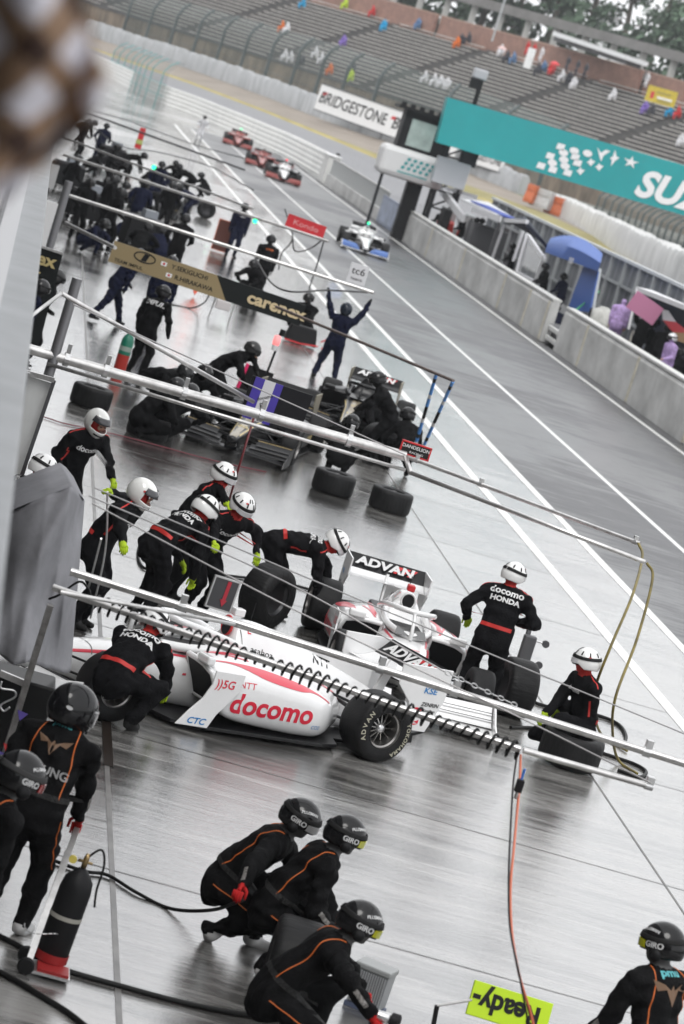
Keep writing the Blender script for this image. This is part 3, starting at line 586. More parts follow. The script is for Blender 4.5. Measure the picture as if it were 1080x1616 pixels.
    if folds:
        r_ = np.random.default_rng(seed); w_ = np.zeros_like(val)
        for q in range(5):
            kv = r_.normal(0, 1, 3); kv /= np.linalg.norm(kv); fq = r_.uniform(24, 70); ph = r_.uniform(0, 6.28, 3); w_ += np.sin((G3 @ kv) * fq + ph[0] + 1.8 * np.sin(G3[..., 2] * 9 + ph[1]) + 1.3 * np.sin(G3[..., 0] * 13 + ph[2]))
        msk = np.clip((np.linalg.norm(G3 - np.array(hc), axis=-1) - .16) / .1, 0, 1); val = val + folds * w_ / 2.2 * msk
    Pn, F = surface_nets(val, lo, vox); ds = np.stack([dist(pr, Pn) + (.0 if pr[4] else .004) for pr in prims], 1); lab = np.array([pr[4] for pr in prims])[ds.argmin(1)]
    me = bpy.data.meshes.new('body'); nv0 = len(Pn); V = Pn.tolist(); Fs = F.tolist(); fl = lab[F].max(1).tolist()
    if fingers:
        mb = MB()
        for sgn, wr, pal, hdv, el in hands:
            side = hdv.cross(Vector((0, 0, 1)))
            if side.length < .2: side = hdv.cross(Vector((1, 0, 0)) * sgn + Vector((0, .3, 0)))
            side.normalize(); inn = side.cross(hdv) * (-1)
            if inn.z > 0: inn = -inn
            for i, l in enumerate((.072, .082, .076, .060)):
                o_ = pal + side * (i - 1.5) * .0195 + hdv * .012; c = curl * (.85 + .12 * i); p = [o_]; ang = c * .45
                for sl in (.42, .33, .25):
                    p.append(p[-1] + (hdv * cos(ang) + inn * sin(ang)) * l * sl * 1.15); ang += c * .85
                mb.tube(p, [.0125, .0118, .0105, .0085], 6)
            th = -side * sgn * (1 if side.cross(hdv).dot(inn) < 0 else -1); o_ = wr + hdv * .035 - side * .025; mb.tube([o_, o_ + (-side * .75 + hdv * .6 + inn * .3) * .035, o_ + (-side * .5 + hdv * 1.1 + inn * .7) * .062], [.015, .013, .0095], 6)
        k = len(V); V += [tuple(p) for p in mb.v]; Fs += [[k + i for i in f] for f in mb.f]; fl += [1] * len(mb.f)
    me.from_pydata(V, [], Fs)
    for q in suitm[key]: me.materials.append(q)
    me.polygons.foreach_set('material_index', fl); me.polygons.foreach_set('use_smooth', [True] * len(fl))
    bm = bmesh.new(); bm.from_mesh(me); vs = [v for v in bm.verts if v.index < nv0]
    for _ in range(2): bmesh.ops.smooth_vert(bm, verts=vs, factor=.35, use_axis_x=True, use_axis_y=True, use_axis_z=True)
    bm.to_mesh(me); bm.free(); me.update(); return me, info
def helmet(parent, info, style, col, strap=(.015, .015, .015), lens=(.7, .7, .72), accent=None, s=1., marks=None, hi=True):
    """style full: closed helmet; open: shell over a hood with goggles"""
    s *= 1.08; F = Matrix.Translation(info['hc'] + Vector((0, 0, .01))) @ info['HR'].to_4x4() @ Matrix.Scale(s, 4); hm = mat('helmet_%.2f_%.2f_%.2f' % tuple(col), tuple(c * (1 if c > .3 else .6) for c in col), .1, coat=.6 if col[0] > .3 else .0, spec=.5 if col[0] > .3 else .35)
    na, ne = (44, 26) if hi else (22, 13); full = style == 'full'
    def rad(a, e):
        d = Vector((sin(a) * cos(e), cos(a) * cos(e), sin(e))); r = 1 / sqrt((d.x / .128) ** 2 + (d.y / (.162 if full else .150)) ** 2 + (d.z / .150) ** 2)
        if full: r *= 1 + .20 * max(0, -e) * max(0, cos(a)) ** 2 + .04 * max(0, -e)
        else: r *= 1 + .05 * max(0, cos(a * 1.0 + pi)) * max(0, .5 - abs(e))
        return d * r
    def emin(a):
        if full: return -radians(48)
        f = max(0, cos(a)); bkk = max(0, -cos(a)); return radians(12) * f - radians(26) * bkk - radians(30) * (1 - f - bkk) * (1 if bkk > 0 or abs(sin(a)) > .6 else 1)
    b = MB(); ids = {}; vs = []; fs = []
    for i in range(na):
        a = 2 * pi * i / na; a = a if a < pi else a - 2 * pi; em = emin(a)
        for j in range(ne + 1):
            e = em + (pi / 2 - em) * j / ne; vs.append(rad(a, e))
    for i in range(na):
        for j in range(ne):
            k = (i + 1) % na; ac = 2 * pi * (i + .5) / na; ac = ac if ac < pi else ac - 2 * pi; e = emin(ac) + (pi / 2 - emin(ac)) * (j + .5) / ne
            if full and abs(ac) < radians(68) and radians(-14) < e < radians(20): continue
            fs.append((i * (ne + 1) + j, k * (ne + 1) + j, k * (ne + 1) + j + 1, i * (ne + 1) + j + 1))
    b.add(vs, fs); b.v = [F @ p for p in b.v]; h = b.build('helmet', hm, parent, smooth=True, normals=False)
    md = h.modifiers.new('thick', 'SOLIDIFY'); md.thickness = -.010 * s; md.offset = -1
    def band(a0, a1, e0, e1, off, name, mt, n=18, par=h):
        vs = []
        for i in range(n + 1):
            a = a0 + (a1 - a0) * i / n
            for j in range(5): e = e0 + (e1 - e0) * j / 4; p = rad(a, e); vs.append(F @ (p * (1 + off / p.length)))
        q = MB(); q.add(vs, [(i * 5 + j, (i + 1) * 5 + j, (i + 1) * 5 + j + 1, i * 5 + j + 1) for i in range(n) for j in range(4)]); o = q.build(name, mt, par, smooth=True, normals=False)
        m2 = o.modifiers.new('thick', 'SOLIDIFY'); m2.thickness = .004; return o
    if full:
        if lens is not None: band(-radians(70), radians(70), -radians(15), radians(21), .003, 'visor', mat('visor_%.2f_%.2f' % (lens[0], lens[2]), lens, .06, coat=1.))
        else:
            band(-radians(70), radians(70), radians(17), radians(44), .012, 'visor', mat('visor_smoke', (.05, .05, .055), .08, coat=1.))
            fc = MB(); fc.lathe([(0.001, .012), (.03, .01), (.05, 0)], 14, F @ Matrix.Translation((0, .108, .005)) @ Matrix.Rotation(-pi / 2, 4, 'X') @ Matrix.Diagonal((1.25, .9, 1, 1))); fc.build('face', mat('skin_face', (.36, .20, .14), .55), parent, smooth=True)
            for sx in (-.03, .03): MB().tube([F @ Vector((sx - .012, .122, .012)), F @ Vector((sx + .012, .122, .012))], .006, 6).build('eye', black, parent)
        band(-radians(35), radians(35), -radians(33), -radians(27), .003, 'vent', black, 8)
    else:
        st = mat('strap_%.2f' % strap[0], strap, .6); band(-radians(178), radians(178), radians(14), radians(27), .005, 'goggle_strap', st, 30)
        lm = mat('goggle_%.2f_%.2f' % (lens[0], lens[2]), lens, .12, coat=1.); lt = MB(); rings = []
        for i in range(15):
            a = radians(-62 + 124 * i / 14); r = .128; e_ = 1 - .25 * abs(sin(a)) ** 3; cx, cy = sin(a) * r * .92, cos(a) * (r + .012) + .008
            dpt = Vector((sin(a), cos(a), 0)); c_ = Vector((cx, cy, .004)); rings.append([F @ (c_ + Vector((0, 0, .034 * e_)) - dpt * .012), F @ (c_ + Vector((0, 0, .026 * e_)) + dpt * .010), F @ (c_ + Vector((0, 0, -.026 * e_)) + dpt * .010), F @ (c_ + Vector((0, 0, -.036 * e_)) - dpt * .012)])
        lt.loft(rings, True, True); g = lt.build('goggles', lm, parent, smooth=True, angle=40)
        fr = MB(); fr.tube([r[0] for r in rings], .008, 6); fr.tube([r[3] for r in rings], .008, 6); fr.build('goggle_frame', st, g)
        if accent:   # vents
            vm = mat('vent_black', (.01, .01, .01), .5)
            for a, e in ((.35, 38), (-.35, 38), (.2, 60), (-.2, 60), (1.1, 42), (-1.1, 42), (1.9, 40), (-1.9, 40), (2.7, 40), (-2.7, 40)): band(a - .06, a + .06, radians(e - 9), radians(e + 9), .002, 'vent', vm, 3)
    if marks and not full and col[0] < .3:
        for sx in (-1, 1): MB().lathe([(.001, .035), (.025, .033), (.038, .02), (.04, 0)], 16, F @ Matrix.Translation((sx * .112, -.005, -.045)) @ Matrix.Rotation(sx * pi / 2, 4, 'Y')).build('ear_cup', black, parent, smooth=True)
    if marks:
        bv = bvh_of([h]); inv = F
        for (txt, a, e, size, c, rot) in marks:
            p = rad(a, e); d = p.normalized(); o_ = F @ p; dn = (F.to_3x3() @ d).normalized(); up = F.to_3x3() @ Vector((0, 0, 1)); r_ = up.cross(dn).normalized(); up = dn.cross(r_); q = MB(); fm = frame(o_, r_, up) @ Matrix.Rotation(rot, 4, 'Z')
            if txt == '@': vs, fs = [(cos(2 * pi * i / 16) * size, sin(2 * pi * i / 16) * size * .55, 0) for i in range(16)], [tuple(range(16))]
            else: vs, fs = text_data(txt, size, .03)
            drape(q, vs, fs, fm, bv, off=.003, reach=.12); q.build('lettering' if txt != '@' else 'badge', mat('mark_%.2f_%.2f' % (c[0], c[2]), c, .5), h, normals=False)
    return h
def surf_ribbon(parent, bvh, path, width, mt, name='piping', off=.004, n=26):
    """path: list of (point, outward dir); strip hugging the body surface"""
    P = spline([p for p, d in path], max(3, n // max(1, len(path) - 1))); D = spline([d for p, d in path], max(3, n // max(1, len(path) - 1))); hit = []
    for p, d in zip(P, D):
        d = d.normalized(); h = bvh.ray_cast(p + d * .35, -d, .7)
        if h[0] is not None: hit.append((h[0] + h[1] * off, h[1]))
    if len(hit) < 3: return None
    vs = []; q = MB()
    for i, (p, nn) in enumerate(hit):
        t = (hit[min(i + 1, len(hit) - 1)][0] - hit[max(i - 1, 0)][0]).normalized(); s_ = t.cross(nn).normalized() * width / 2; vs += [p - s_ - nn * .002, p + nn * .002, p + s_ - nn * .002]
    q.add(vs, [(i * 3 + j, i * 3 + 3 + j, i * 3 + 4 + j, i * 3 + 1 + j) for i in range(len(hit) - 1) for j in (0, 1)]); return q.build(name, mt, parent, smooth=True, normals=False)
def belt(parent, bvh, c, R, w_, mt, name='belt', a0=0, a1=2 * pi, n=30):
    vs = []; q = MB(); ok = []
    for i in range(n + 1):
        a = a0 + (a1 - a0) * i / n; d = R @ Vector((sin(a), cos(a), 0)); u = R @ Vector((0, 0, 1))
        for z in (-w_ / 2, 0, w_ / 2):
            h = bvh.ray_cast(c + u * z + d * .5, -d, .6); ok.append(h[0] is not None); vs.append((h[0] + d * .005) if h[0] is not None else c + u * z + d * .12)
    q.add(vs, [(i * 3 + j, i * 3 + 3 + j, i * 3 + 4 + j, i * 3 + 1 + j) for i in range(n) for j in (0, 1)]); return q.build(name, mt, parent, smooth=True, normals=False)
wtxt = mat('print_white', (.68, .68, .68), .6); orangep = mat('piping_orange', (.62, .14, .02), .6); redp = mat('trim_red', (.50, .025, .02), .6); tealp = mat('print_teal', (.10, .42, .45), .6)
NPERS = [0]
def person(label, loc, rz, key='black', pose=None, vox=.024, hs='full', hcol=(.02, .02, .022), lens=(.02, .02, .022), s=1., marks=None, back=None, front=None, orange=False, redtrim=False, accent=None, group=None, fingers=None, folds=.013, curl=.7, strap=(.015, .015, .015), hscale=1., nohelm=False, cat='person'):
    NPERS[0] += 1; me, info = make_body(pose or {}, vox, key, fingers=(vox < .023) if fingers is None else fingers, seed=NPERS[0], folds=folds, curl=curl)
    root = empty('person', loc, rz, s, label, cat, group); body = bpy.data.objects.new('body', me); COL.objects.link(body); body.parent = root
    if not nohelm: helmet(root, info, hs, hcol, lens=lens, accent=accent, marks=marks, hi=vox < .023, strap=strap, s=hscale)
    if back or front or orange or redtrim:
        bv = BVHTree.FromPolygons([v.co.copy() for v in me.vertices], [tuple(p.vertices) for p in me.polygons]); R1, R2 = info['R1'], info['R2']; ch, nb = info['chest'], info['nb']
        for k, rows in ((-1, back), (1, front)):
            for (txt, dz, size, m_, bold, sx) in (rows or []):
                n_ = R2 @ Vector((0, k, 0)); r_ = R2 @ Vector((-k, 0, 0)); u_ = R2 @ Vector((0, 0, 1)); q = MB(); vs, fs = text_data(txt, size, bold, 0, 1.0, sx) if txt != '^' else ([(x * size, y * size, 0) for x, y in ((-1, .5), (-.75, .05), (-.35, .12), (-.12, -.35), (0, -.55), (.12, -.35), (.35, .12), (.75, .05), (1, .5), (.45, .32), (.12, .1), (0, .3), (-.12, .1), (-.45, .32))], [(0, 1, 2, 13), (2, 12, 13), (2, 3, 12), (3, 4, 11, 12), (4, 5, 10, 11), (5, 6, 10), (6, 9, 10), (6, 7, 8, 9)])
                drape(q, vs, fs, frame(ch + u_ * dz, r_, u_), bv, off=.003, reach=.4); q.build('lettering', m_, body, normals=False)
        if redtrim:
            belt(body, bv, info['waist'] - info['up1'] * .06, R1, .045, redp, 'belt', a0=radians(110), a1=radians(250))
            for sg, S in ((-1, 'L'), (1, 'R')):
                sh, el = info['sh' + S], info['el' + S]; o_ = (R2 @ Vector((sg, 0, .4))); surf_ribbon(body, bv, [(nb + R2 @ Vector((sg * .09, -.02, .0)), R2 @ Vector((sg * .3, 0, 1))), (sh, o_)], .016, redp, 'shoulder_piping')
                surf_ribbon(body, bv, [(ch + R2 @ Vector((sg * .13, .0, .0)), R2 @ Vector((sg, .55, 0))), (info['waist'] + R1 @ Vector((sg * .12, 0, 0)), R1 @ Vector((sg, .6, 0)))], .022, redp, 'side_stripe')
        if orange:
            for sg, S in ((-1, 'L'), (1, 'R')):
                surf_ribbon(body, bv, [(nb + R2 @ Vector((sg * .10, 0, -.01)), R2 @ Vector((sg * .3, -.3, 1))), (nb + R2 @ Vector((sg * .125, -.05, -.09)), R2 @ Vector((sg * .35, -1, .3))), (ch + R2 @ Vector((sg * .12, 0, -.04)), R2 @ Vector((sg * .5, -1, 0))), (info['waist'] + R1 @ Vector((sg * .10, 0, -.05)), R1 @ Vector((sg * .7, -1, 0)))], .009, orangep, 'orange_piping')
                el, hd_ = info['el' + S], info['hand' + S]; surf_ribbon(body, bv, [(el.lerp(hd_, .25), Vector((sg, -.4, .5))), (el.lerp(hd_, .6), Vector((sg, -.4, .5)))], .035, mat('sleeve_print', (.20, .19, .18), .6, var=.9, vscale=60), 'sleeve_print')
                hp, kn = info['hip' + S], info['kn' + S]; sdv = R1 @ Vector((sg, -.5, 0)); surf_ribbon(body, bv, [(hp + R1 @ Vector((sg * .05, 0, 0)), sdv), (hp.lerp(kn, .5), sdv), (kn, sdv)], .008, orangep, 'leg_piping')
            belt(body, bv, info['waist'] - info['up1'] * .05, R1, .042, mat('belt_grey', (.025, .025, .025), .6, var=.8, vscale=50), 'belt')
    return root, info
# ---------------------------------------------------------------- open wheel racing cars
def prof(tz, tw, mz, mw, bz, bw, n=3):
    """half section: crown, shoulder, side, bottom"""
    h = [(0, tz), (tw * .6, tz - .004), (tw, tz - .02), (tw * .45 + mw * .55, tz * .55 + mz * .45), (mw, mz), (mw * .98, (mz + bz) / 2), (bw, bz + .015), (bw * .55, bz), (0, bz)]
    return h
def sec(x, h): return [(x, y, z) for y, z in h] + [(x, -y, z) for y, z in h[-2:0:-1]]
def car(root, L, hi=True, steer=0., text=True, front_off=False):
    bm_ = L['body']; M2 = L.get('second', bm_); ac = L['accent']; sub = 2 if hi else 1
    st = [(4.30, .30, .05, .26, .07, .20, .05), (4.24, .325, .07, .27, .095, .185, .07), (4.0, .37, .085, .28, .12, .18, .08), (3.6, .43, .11, .32, .155, .17, .11), (3.1, .50, .15, .36, .20, .13, .15), (2.65, .565, .19, .42, .26, .10, .19), (2.3, .60, .22, .46, .31, .08, .23), (1.9, .60, .25, .50, .34, .07, .27), (1.52, .62, .24, .50, .36, .07, .29), (1.48, .86, .085, .62, .29, .07, .29), (1.40, .965, .095, .72, .20, .07, .29), (1.2, .975, .09, .70, .20, .07, .29), (.9, .91, .07, .60, .24, .07, .27), (.5, .79, .045, .50, .23, .07, .24), (.1, .66, .03, .42, .17, .08, .18), (-.3, .54, .02, .38, .10, .12, .12), (-.55, .46, .02, .34, .06, .20, .07)]
    body = MB().loft([sec(s[0], prof(*s[1:])) for s in st]).build('body', bm_, root, smooth=True, subd=sub)
    # shark fin
    MB().loft([[(x, -.006, z0), (x, .006, z0), (x, .006, z1), (x, -.006, z1)] for x, z0, z1 in ((1.0, .85, .93), (.5, .7, .86), (0, .55, .80), (-.35, .45, .74))]).build('engine_fin', bm_, root)
    # cockpit
    MB().loft([[(x, y * w_, z) for y, z in ((-1, .60), (-.8, .64), (.8, .64), (1, .60), (.6, .57), (-.6, .57))] for x, w_ in ((2.28, .10), (2.15, .20), (1.9, .235), (1.55, .23))]).build('cockpit_opening', black, root)
    b = MB(); pts = spline([(2.36, 0, .625), (2.25, .15, .635), (2.0, .25, .655), (1.7, .27, .70), (1.5, .24, .76)], 5); rim = pts[::-1] + [Vector((p.x, -p.y, p.z)) for p in pts[1:]]; b.tube(rim, .045, 8); b.build('cockpit_surround', bm_, root, smooth=True)
    b = MB(); b.lathe([(.001, 0), (.075, 0), (.078, -.01)], 20, TM((1.505, 0, .885), 0, 0, pi / 2 - .15) @ Matrix.Diagonal((1.15, .95, 1, 1))); b.build('air_intake', black, root)
    b = MB(); b.tube([(1.50 , cos(a) * .085, .89 + sin(a) * .09) for a in np.linspace(0, 2 * pi, 20)], .014, 6, False); b.build('intake_rim', L.get('intake', bm_), root, smooth=True)
    MB().box((1.42, 0, 1.035), (.12, .09, .075)).build('onboard_camera', L['cam'], root, bevel=.012); MB().beam((1.25, 0, .97), (1.25, 0, 1.15), .008, .008).build('antenna', black, root)
    if L.get('lamp'): MB().lathe([(.001, .05), (.045, .03), (.05, 0), (.001, -.03)], 12, TM((1.5, 0, 1.09))).build('position_lamp', L['lamp'], root, smooth=True)
    # halo
    h = MB(); arc = spline([(1.42, .30, .74), (1.62, .31, .80), (1.9, .285, .855), (2.15, .17, .885), (2.23, 0, .89)], 6); arc = arc + [Vector((p.x, -p.y, p.z)) for p in arc[-2::-1]]
    h.tube(arc, .032, 10); h.tube([(2.22, 0, .89), (2.33, 0, .80), (2.46, 0, .60)], [.022, .02, .024], 8); h.build('halo', L.get('halo', bm_), root, smooth=True)
    # windscreen and mirrors
    MB().loft([[(2.40, y * .19 * 1, .63) for y in np.linspace(-1, 1, 9)], [(2.30 - .02 * 1, y * .17, .70) for y in np.linspace(-1, 1, 9)]], False, False).build('windscreen', mat('screen_smoke', (.1, .1, .1), .05, coat=1.), root)
    for sy in (-1, 1):
        m_ = MB().box((2.05, sy * .62, .67), (.09, .20, .085)).build('mirror', bm_, root, bevel=.02); MB().beam((2.03, sy * .30, .62), (2.05, sy * .56, .66), .014, .02).build('mirror_stalk', bm_, m_)
        # sidepod
        S = [(2.05, .28, .78, .24, .63), (1.98, .27, .80, .20, .665), (1.7, .26, .80, .13, .675), (1.3, .25, .80, .10, .64), (.95, .22, .80, .08, .60), (.78, .20, .79, .08, .56), (.62, .16, .77, .08, .53), (.48, .12, .68, .09, .49), (.32, .10, .50, .10, .45), (.05, .08, .26, .12, .38)]
        rings = []
        for x, yi, yo, zb, zt in S:
            slant = {2.05: .45, 1.98: .3}.get(x, 0); yt = yo - (yo - yi) * .34; f = max(0, min(1, (2.02 - x) / .5)); yb = yo - .07 * f
            rings.append([(x - (zt + .015 - c) * slant, sy * a, c) for a, c in ((yi, zt + .015 + .07 * f), ((yi + yt) / 2, zt + .015 + .045 * f), (yt, zt), (yo - .03, zt - .05), (yo, zt * .6 + zb * .4), (yo - .01, zt * .25 + zb * .75), (yb, zb + .02), (yb - .08, zb), (yi, zb))])
        pod = MB().loft(rings).build('sidepod', M2, root, smooth=True, subd=sub)
        i0 = rings[0]; c = (2.02, sy * .52, .43); k = lambda p, s_, dx: (p[0] + .012 + dx, c[1] + (p[1] - c[1]) * s_, c[2] + (p[2] - c[2]) * s_)
        MB().loft([[k(p, .84, 0) for p in i0], [k(p, .82, -.03) for p in i0]]).build('inlet', black, pod, smooth=False)
        MB().tube([k(p, .90, -.02) for p in i0] + [k(i0[0], .90, -.02)], .030, 8, False).build('inlet_lip', M2, pod, smooth=True)
        # swept side vane
        vane = [(2.04, .62), (1.70, .62), (1.72, .45), (1.80, .33), (1.90, .20), (1.96, .06), (2.32, .06), (2.22, .20), (2.10, .34), (2.04, .48)]
        v = MB().prism([(x, z) for x, z in vane], .022, Matrix(((1, 0, 0, 0), (0, 0, -1, sy * .81), (0, 1, 0, 0), (0, 0, 0, 1)))); v.build('side_vane', M2, root, bevel=.006)
    fl = [(2.45, .25), (2.3, .70), (1.9, .80), (.6, .80), (.35, .72), (.25, .50), (-.25, .46), (-.6, .42)]
    MB().prism(fl + [(x, -y) for x, y in fl[::-1]], .035, TM((0, 0, .055))).build('floor', carbon, root, bevel=.006)
    b = MB(); b.loft([[(-.35, -.45, .08), (-.35, .45, .08), (-.35, .45, .12), (-.35, -.45, .12)], [(-.85, -.47, .26), (-.85, .47, .26), (-.85, .47, .29), (-.85, -.47, .29)]]); 
    for y in (-.3, -.1, .1, .3): b.beam((-.35, y, .1), (-.85, y, .18), .01, .16)
    b.build('diffuser', carbon, root); MB().box((-.45, 0, .33), (.7, .2, .22)).build('gearbox', darkgrey, root, bevel=.03); MB().lathe([(.03, 0), (.04, .12), (.028, .12)], 12, TM((-.68, .1, .42), 0, 0, -pi / 2)).build('exhaust', steel, root)
    # wheels
    tm = mat('tyre_wall', (.016, .016, .016), .5, var=.3, vscale=12)
    def wheel(x, y, R, wd, name, sa=0.):
        e = empty(name, (x, y, R)); e.parent = root; e.rotation_euler = (0, 0, sa); sgn = 1 if y > 0 else -1; h2 = wd / 2; rr = R * .545
        pr = [(rr, -h2 * .9), (R * .72, -h2 * .99), (R * .90, -h2 * .97), (R * .97, -h2 * .86), (R, -h2 * .62), (R * 1.003, 0), (R, h2 * .62), (R * .97, h2 * .86), (R * .90, h2 * .97), (R * .72, h2 * .99), (rr, h2 * .9), (rr * .98, 0), (rr, -h2 * .9)]
        T = Matrix.Rotation(-pi / 2 * sgn, 4, 'X') ; t = MB().lathe(pr, 56 if hi else 28, T).build('tyre', rubber, e, smooth=True, angle=40)
        if False:
            g_ = MB()
            for i in range(40):
                for j, yy in enumerate((-.34, 0.02, .36)):
                    a = 2 * pi * (i + .5 * (j % 2)) / 40; g_.box((0, 0, R + .001), (.012, wd * .24, .006), T.inverted() @ Matrix.Identity(4) @ Matrix.Identity(4) if False else Matrix.Rotation(a, 4, 'Y') @ Matrix.Translation((0, yy * wd, 0)) @ Matrix.Rotation(.5 if j % 2 else -.5, 4, 'Z'))
            g_.build('tread_blocks', tm, t)
        MB().lathe([(rr * 1.0, h2 * .93), (rr * .98, h2 * .80), (rr * .90, h2 * .74), (rr * .88, h2 * .1), (rr * .84, -h2 * .8)], 40 if hi else 20, T).build('rim', mat('rim_metal', (.30, .29, .28), .3, .9), e, smooth=True, angle=35)
        s_ = MB(); nsp = 12
        for i in range(nsp):
            a = 2 * pi * i / nsp; s_.add([T @ Vector(q) for q in ((cos(a - .07) * .05, sin(a - .07) * .05, h2 * .42), (cos(a + .07) * .05, sin(a + .07) * .05, h2 * .42), (cos(a + .03) * rr * .9, sin(a + .03) * rr * .9, h2 * .20), (cos(a - .03) * rr * .9, sin(a - .03) * rr * .9, h2 * .20), (cos(a - .07) * .05, sin(a - .07) * .05, h2 * .32), (cos(a + .07) * .05, sin(a + .07) * .05, h2 * .32), (cos(a + .03) * rr * .9, sin(a + .03) * rr * .9, h2 * .10), (cos(a - .03) * rr * .9, sin(a - .03) * rr * .9, h2 * .10))], [(0, 1, 2, 3), (7, 6, 5, 4), (0, 3, 7, 4), (1, 5, 6, 2)])
        s_.build('spokes', mat('spoke_metal', (.42, .41, .39), .35, .9), e); MB().lathe([(.001, h2 * .62), (.025, h2 * .6), (.05, h2 * .5), (.055, h2 * .2)], 16, T).build('wheel_nut', L.get('nut', darkgrey), e, smooth=True)
        MB().lathe([(.001, -h2 * .1), (rr * .8, -h2 * .15), (rr * .8, -h2 * .5)], 20, T).build('brake_drum', carbon, e)
        if text and hi and x < 1:
            q = MB(); 
            for txt, a0 in (('YOKOHAMA', pi * .90), ('ADVAN', -.1)):
                for i, chh in enumerate(txt):
                    a = a0 - (i - (len(txt) - 1) / 2) * (.19 if len(txt) > 5 else .24); c_ = T @ Vector((cos(a) * R * .80, sin(a) * R * .80, h2 * .99 + .002)) if sgn > 0 else None
                    if c_ is None: continue
                    rd = (T.to_3x3() @ Vector((cos(a), sin(a), 0))); tg = rd.cross(Vector((0, sgn, 0))) * 1; vs, fs = text_data(chh, .058 if len(txt) > 5 else .07, .03); drape(q, vs, fs, frame(c_, -tg if (rd.cross(Vector((0, sgn, 0))).dot(tg) < 0) else tg, rd), off=.001)
            if q.v: q.build('tyre_lettering', mat('tyre_print', (.40, .38, .30), .6), t, normals=False)
        return e
    for sy in (-1, 1):
        wheel(0, sy * .76, .33, .37, 'rear_wheel')
        if not (front_off and sy > 0): wheel(3.115, sy * .80, .31, .29, 'front_wheel', steer)
        b = MB(); 
        for (x0, z0, x1, z1) in ((.35, .28, .02, .25), (-.35, .28, -.02, .25), (.30, .46, .02, .43), (-.3, .44, -.02, .43)): b.tube([(x0, sy * .12, z0), (x1, sy * .62, z1)], .014, 6)
        b.tube([(.1, sy * .1, .40), (0, sy * .62, .33)], .022, 6); b.build('rear_suspension', carbon, root, smooth=True)
        b = MB()
        for (x0, z0, x1, z1) in ((2.85, .22, 3.1, .22), (3.45, .22, 3.13, .22), (2.75, .44, 3.1, .42), (3.4, .42, 3.13, .42), (3.5, .30, 3.22, .30)): b.tube([(x0, sy * .15, z0), (x1, sy * .68, z1)], .012, 6)
        b.tube([(2.9, sy * .17, .48), (3.11, sy * .66, .20)], .013, 6); b.build('front_suspension', carbon, root, smooth=True)
    # front wing
    def plane(x0, x1, y0, y1, z0, z1, cam_=.02, t=.012, swp=0., n=8, rise=0.):
        rings = []
        for i in range(n + 1):
            u = i / n; y = y0 + (y1 - y0) * u; dx = -swp * u; dz = rise * u; ch = []
            for j in range(7):
                v = j / 6; ch.append((x0 + (x1 - x0) * v + dx, y, z0 + (z1 - z0) * v + dz - cam_ * sin(pi * v)))
            rings.append(ch + [(p[0], p[1], p[2] - t * (1 - abs(2 * (k / 6) - 1)) - .003) for k, p in list(enumerate(ch))[::-1]])
        return rings
    fw = L['wing']; fe = L.get('flap', fw)
    MB().loft(plane(4.22, 3.92, -.93, .93, .09, .11, .015)).build('front_wing', fw, root, smooth=True, angle=40)
    for sy in (-1, 1):
        for k, (x0, x1, z0, z1, y0) in enumerate(((4.0, 3.86, .12, .175, .22), (3.90, 3.76, .17, .235, .26), (3.80, 3.68, .225, .30, .34))):
            MB().loft(plane(x0, x1, sy * y0, sy * .92, z0, z1, .012, .010, .06, 8, .02)).build('front_flap', fe, root, smooth=True, angle=40)
            if k == 2 or 'edge' not in L: MB().tube([(x1 - .06 * u, sy * (y0 + (.92 - y0) * u), z1 + .02 * u + .003) for u in (0, .5, 1)], .006, 6).build('flap_edge', L.get('edge', carbon), root)
        ep = [(4.25, .04), (4.20, .14), (4.0, .20), (3.75, .33), (3.50, .34), (3.52, .24), (3.60, .06), (3.8, .035)]
        MB().prism(ep, .016, Matrix(((1, 0, 0, 0), (0, 0, -1, sy * .94), (0, 1, 0, 0), (0, 0, 0, 1)))).build('front_endplate', fw, root)
        MB().box((4.05, sy * .10, .17), (.25, .016, .16)).build('wing_pylon', fw, root)
    # rear wing
    rw = L.get('rear_wing', fw); rf_ = L.get('rear_flap', black)
    MB().loft(plane(-.40, -.72, -.50, .50, .73, .79, .03, .02)).build('rear_wing', rw, root, smooth=True, angle=40)
    flap = MB().loft(plane(-.70, -.88, -.50, .50, .78, .94, .012, .012)).build('rear_flap', rf_, root, smooth=True, angle=40)
    MB().loft(plane(-.50, -.80, -.44, .44, .30, .38, .02, .014)).build('lower_wing', rw, root, smooth=True, angle=40)
    MB().beam((-.45, 0, .35), (-.58, 0, .82), .03, .10).build('wing_mount', rw, root)
    for sy in (-1, 1):
        ep = [(-.30, .94), (-.93, .94), (-.93, .62), (-.80, .28), (-.58, .28), (-.50, .56), (-.32, .72)]
        MB().prism(ep, .02, Matrix(((1, 0, 0, 0), (0, 0, -1, sy * .515), (0, 1, 0, 0), (0, 0, 0, 1)))).build('rear_endplate', L.get('endplate', rw), root, bevel=.004)
    if L.get('flap_text'):
        q = MB(); vs, fs = text_data(L['flap_text'], .17, .045, .15, 1.02, 1.25); d = Vector((-.18, 0, .17)).normalized(); F = frame(Vector((-.785, -.03, .86)), (0, 1, 0), d); 
        drape(q, vs, fs, F, off=.022); q.build('lettering', wtxt, flap, normals=False); q = MB(); vs = []
        for k in range(3): vs += [(.06 + k * .09, -.055, 0), (.10 + k * .09, -.055, 0), (.20 + k * .09, .065, 0), (.13 + k * .09, .065, 0)]
        drape(q, [Vector(p) + Vector((.05, 0, 0)) for p in vs], [(0, 1, 2, 3), (4, 5, 6, 7), (8, 9, 10, 11)], F, off=.020); q.build('red_flash', redm, flap, normals=False)
    bpy.context.view_layer.update(); return body
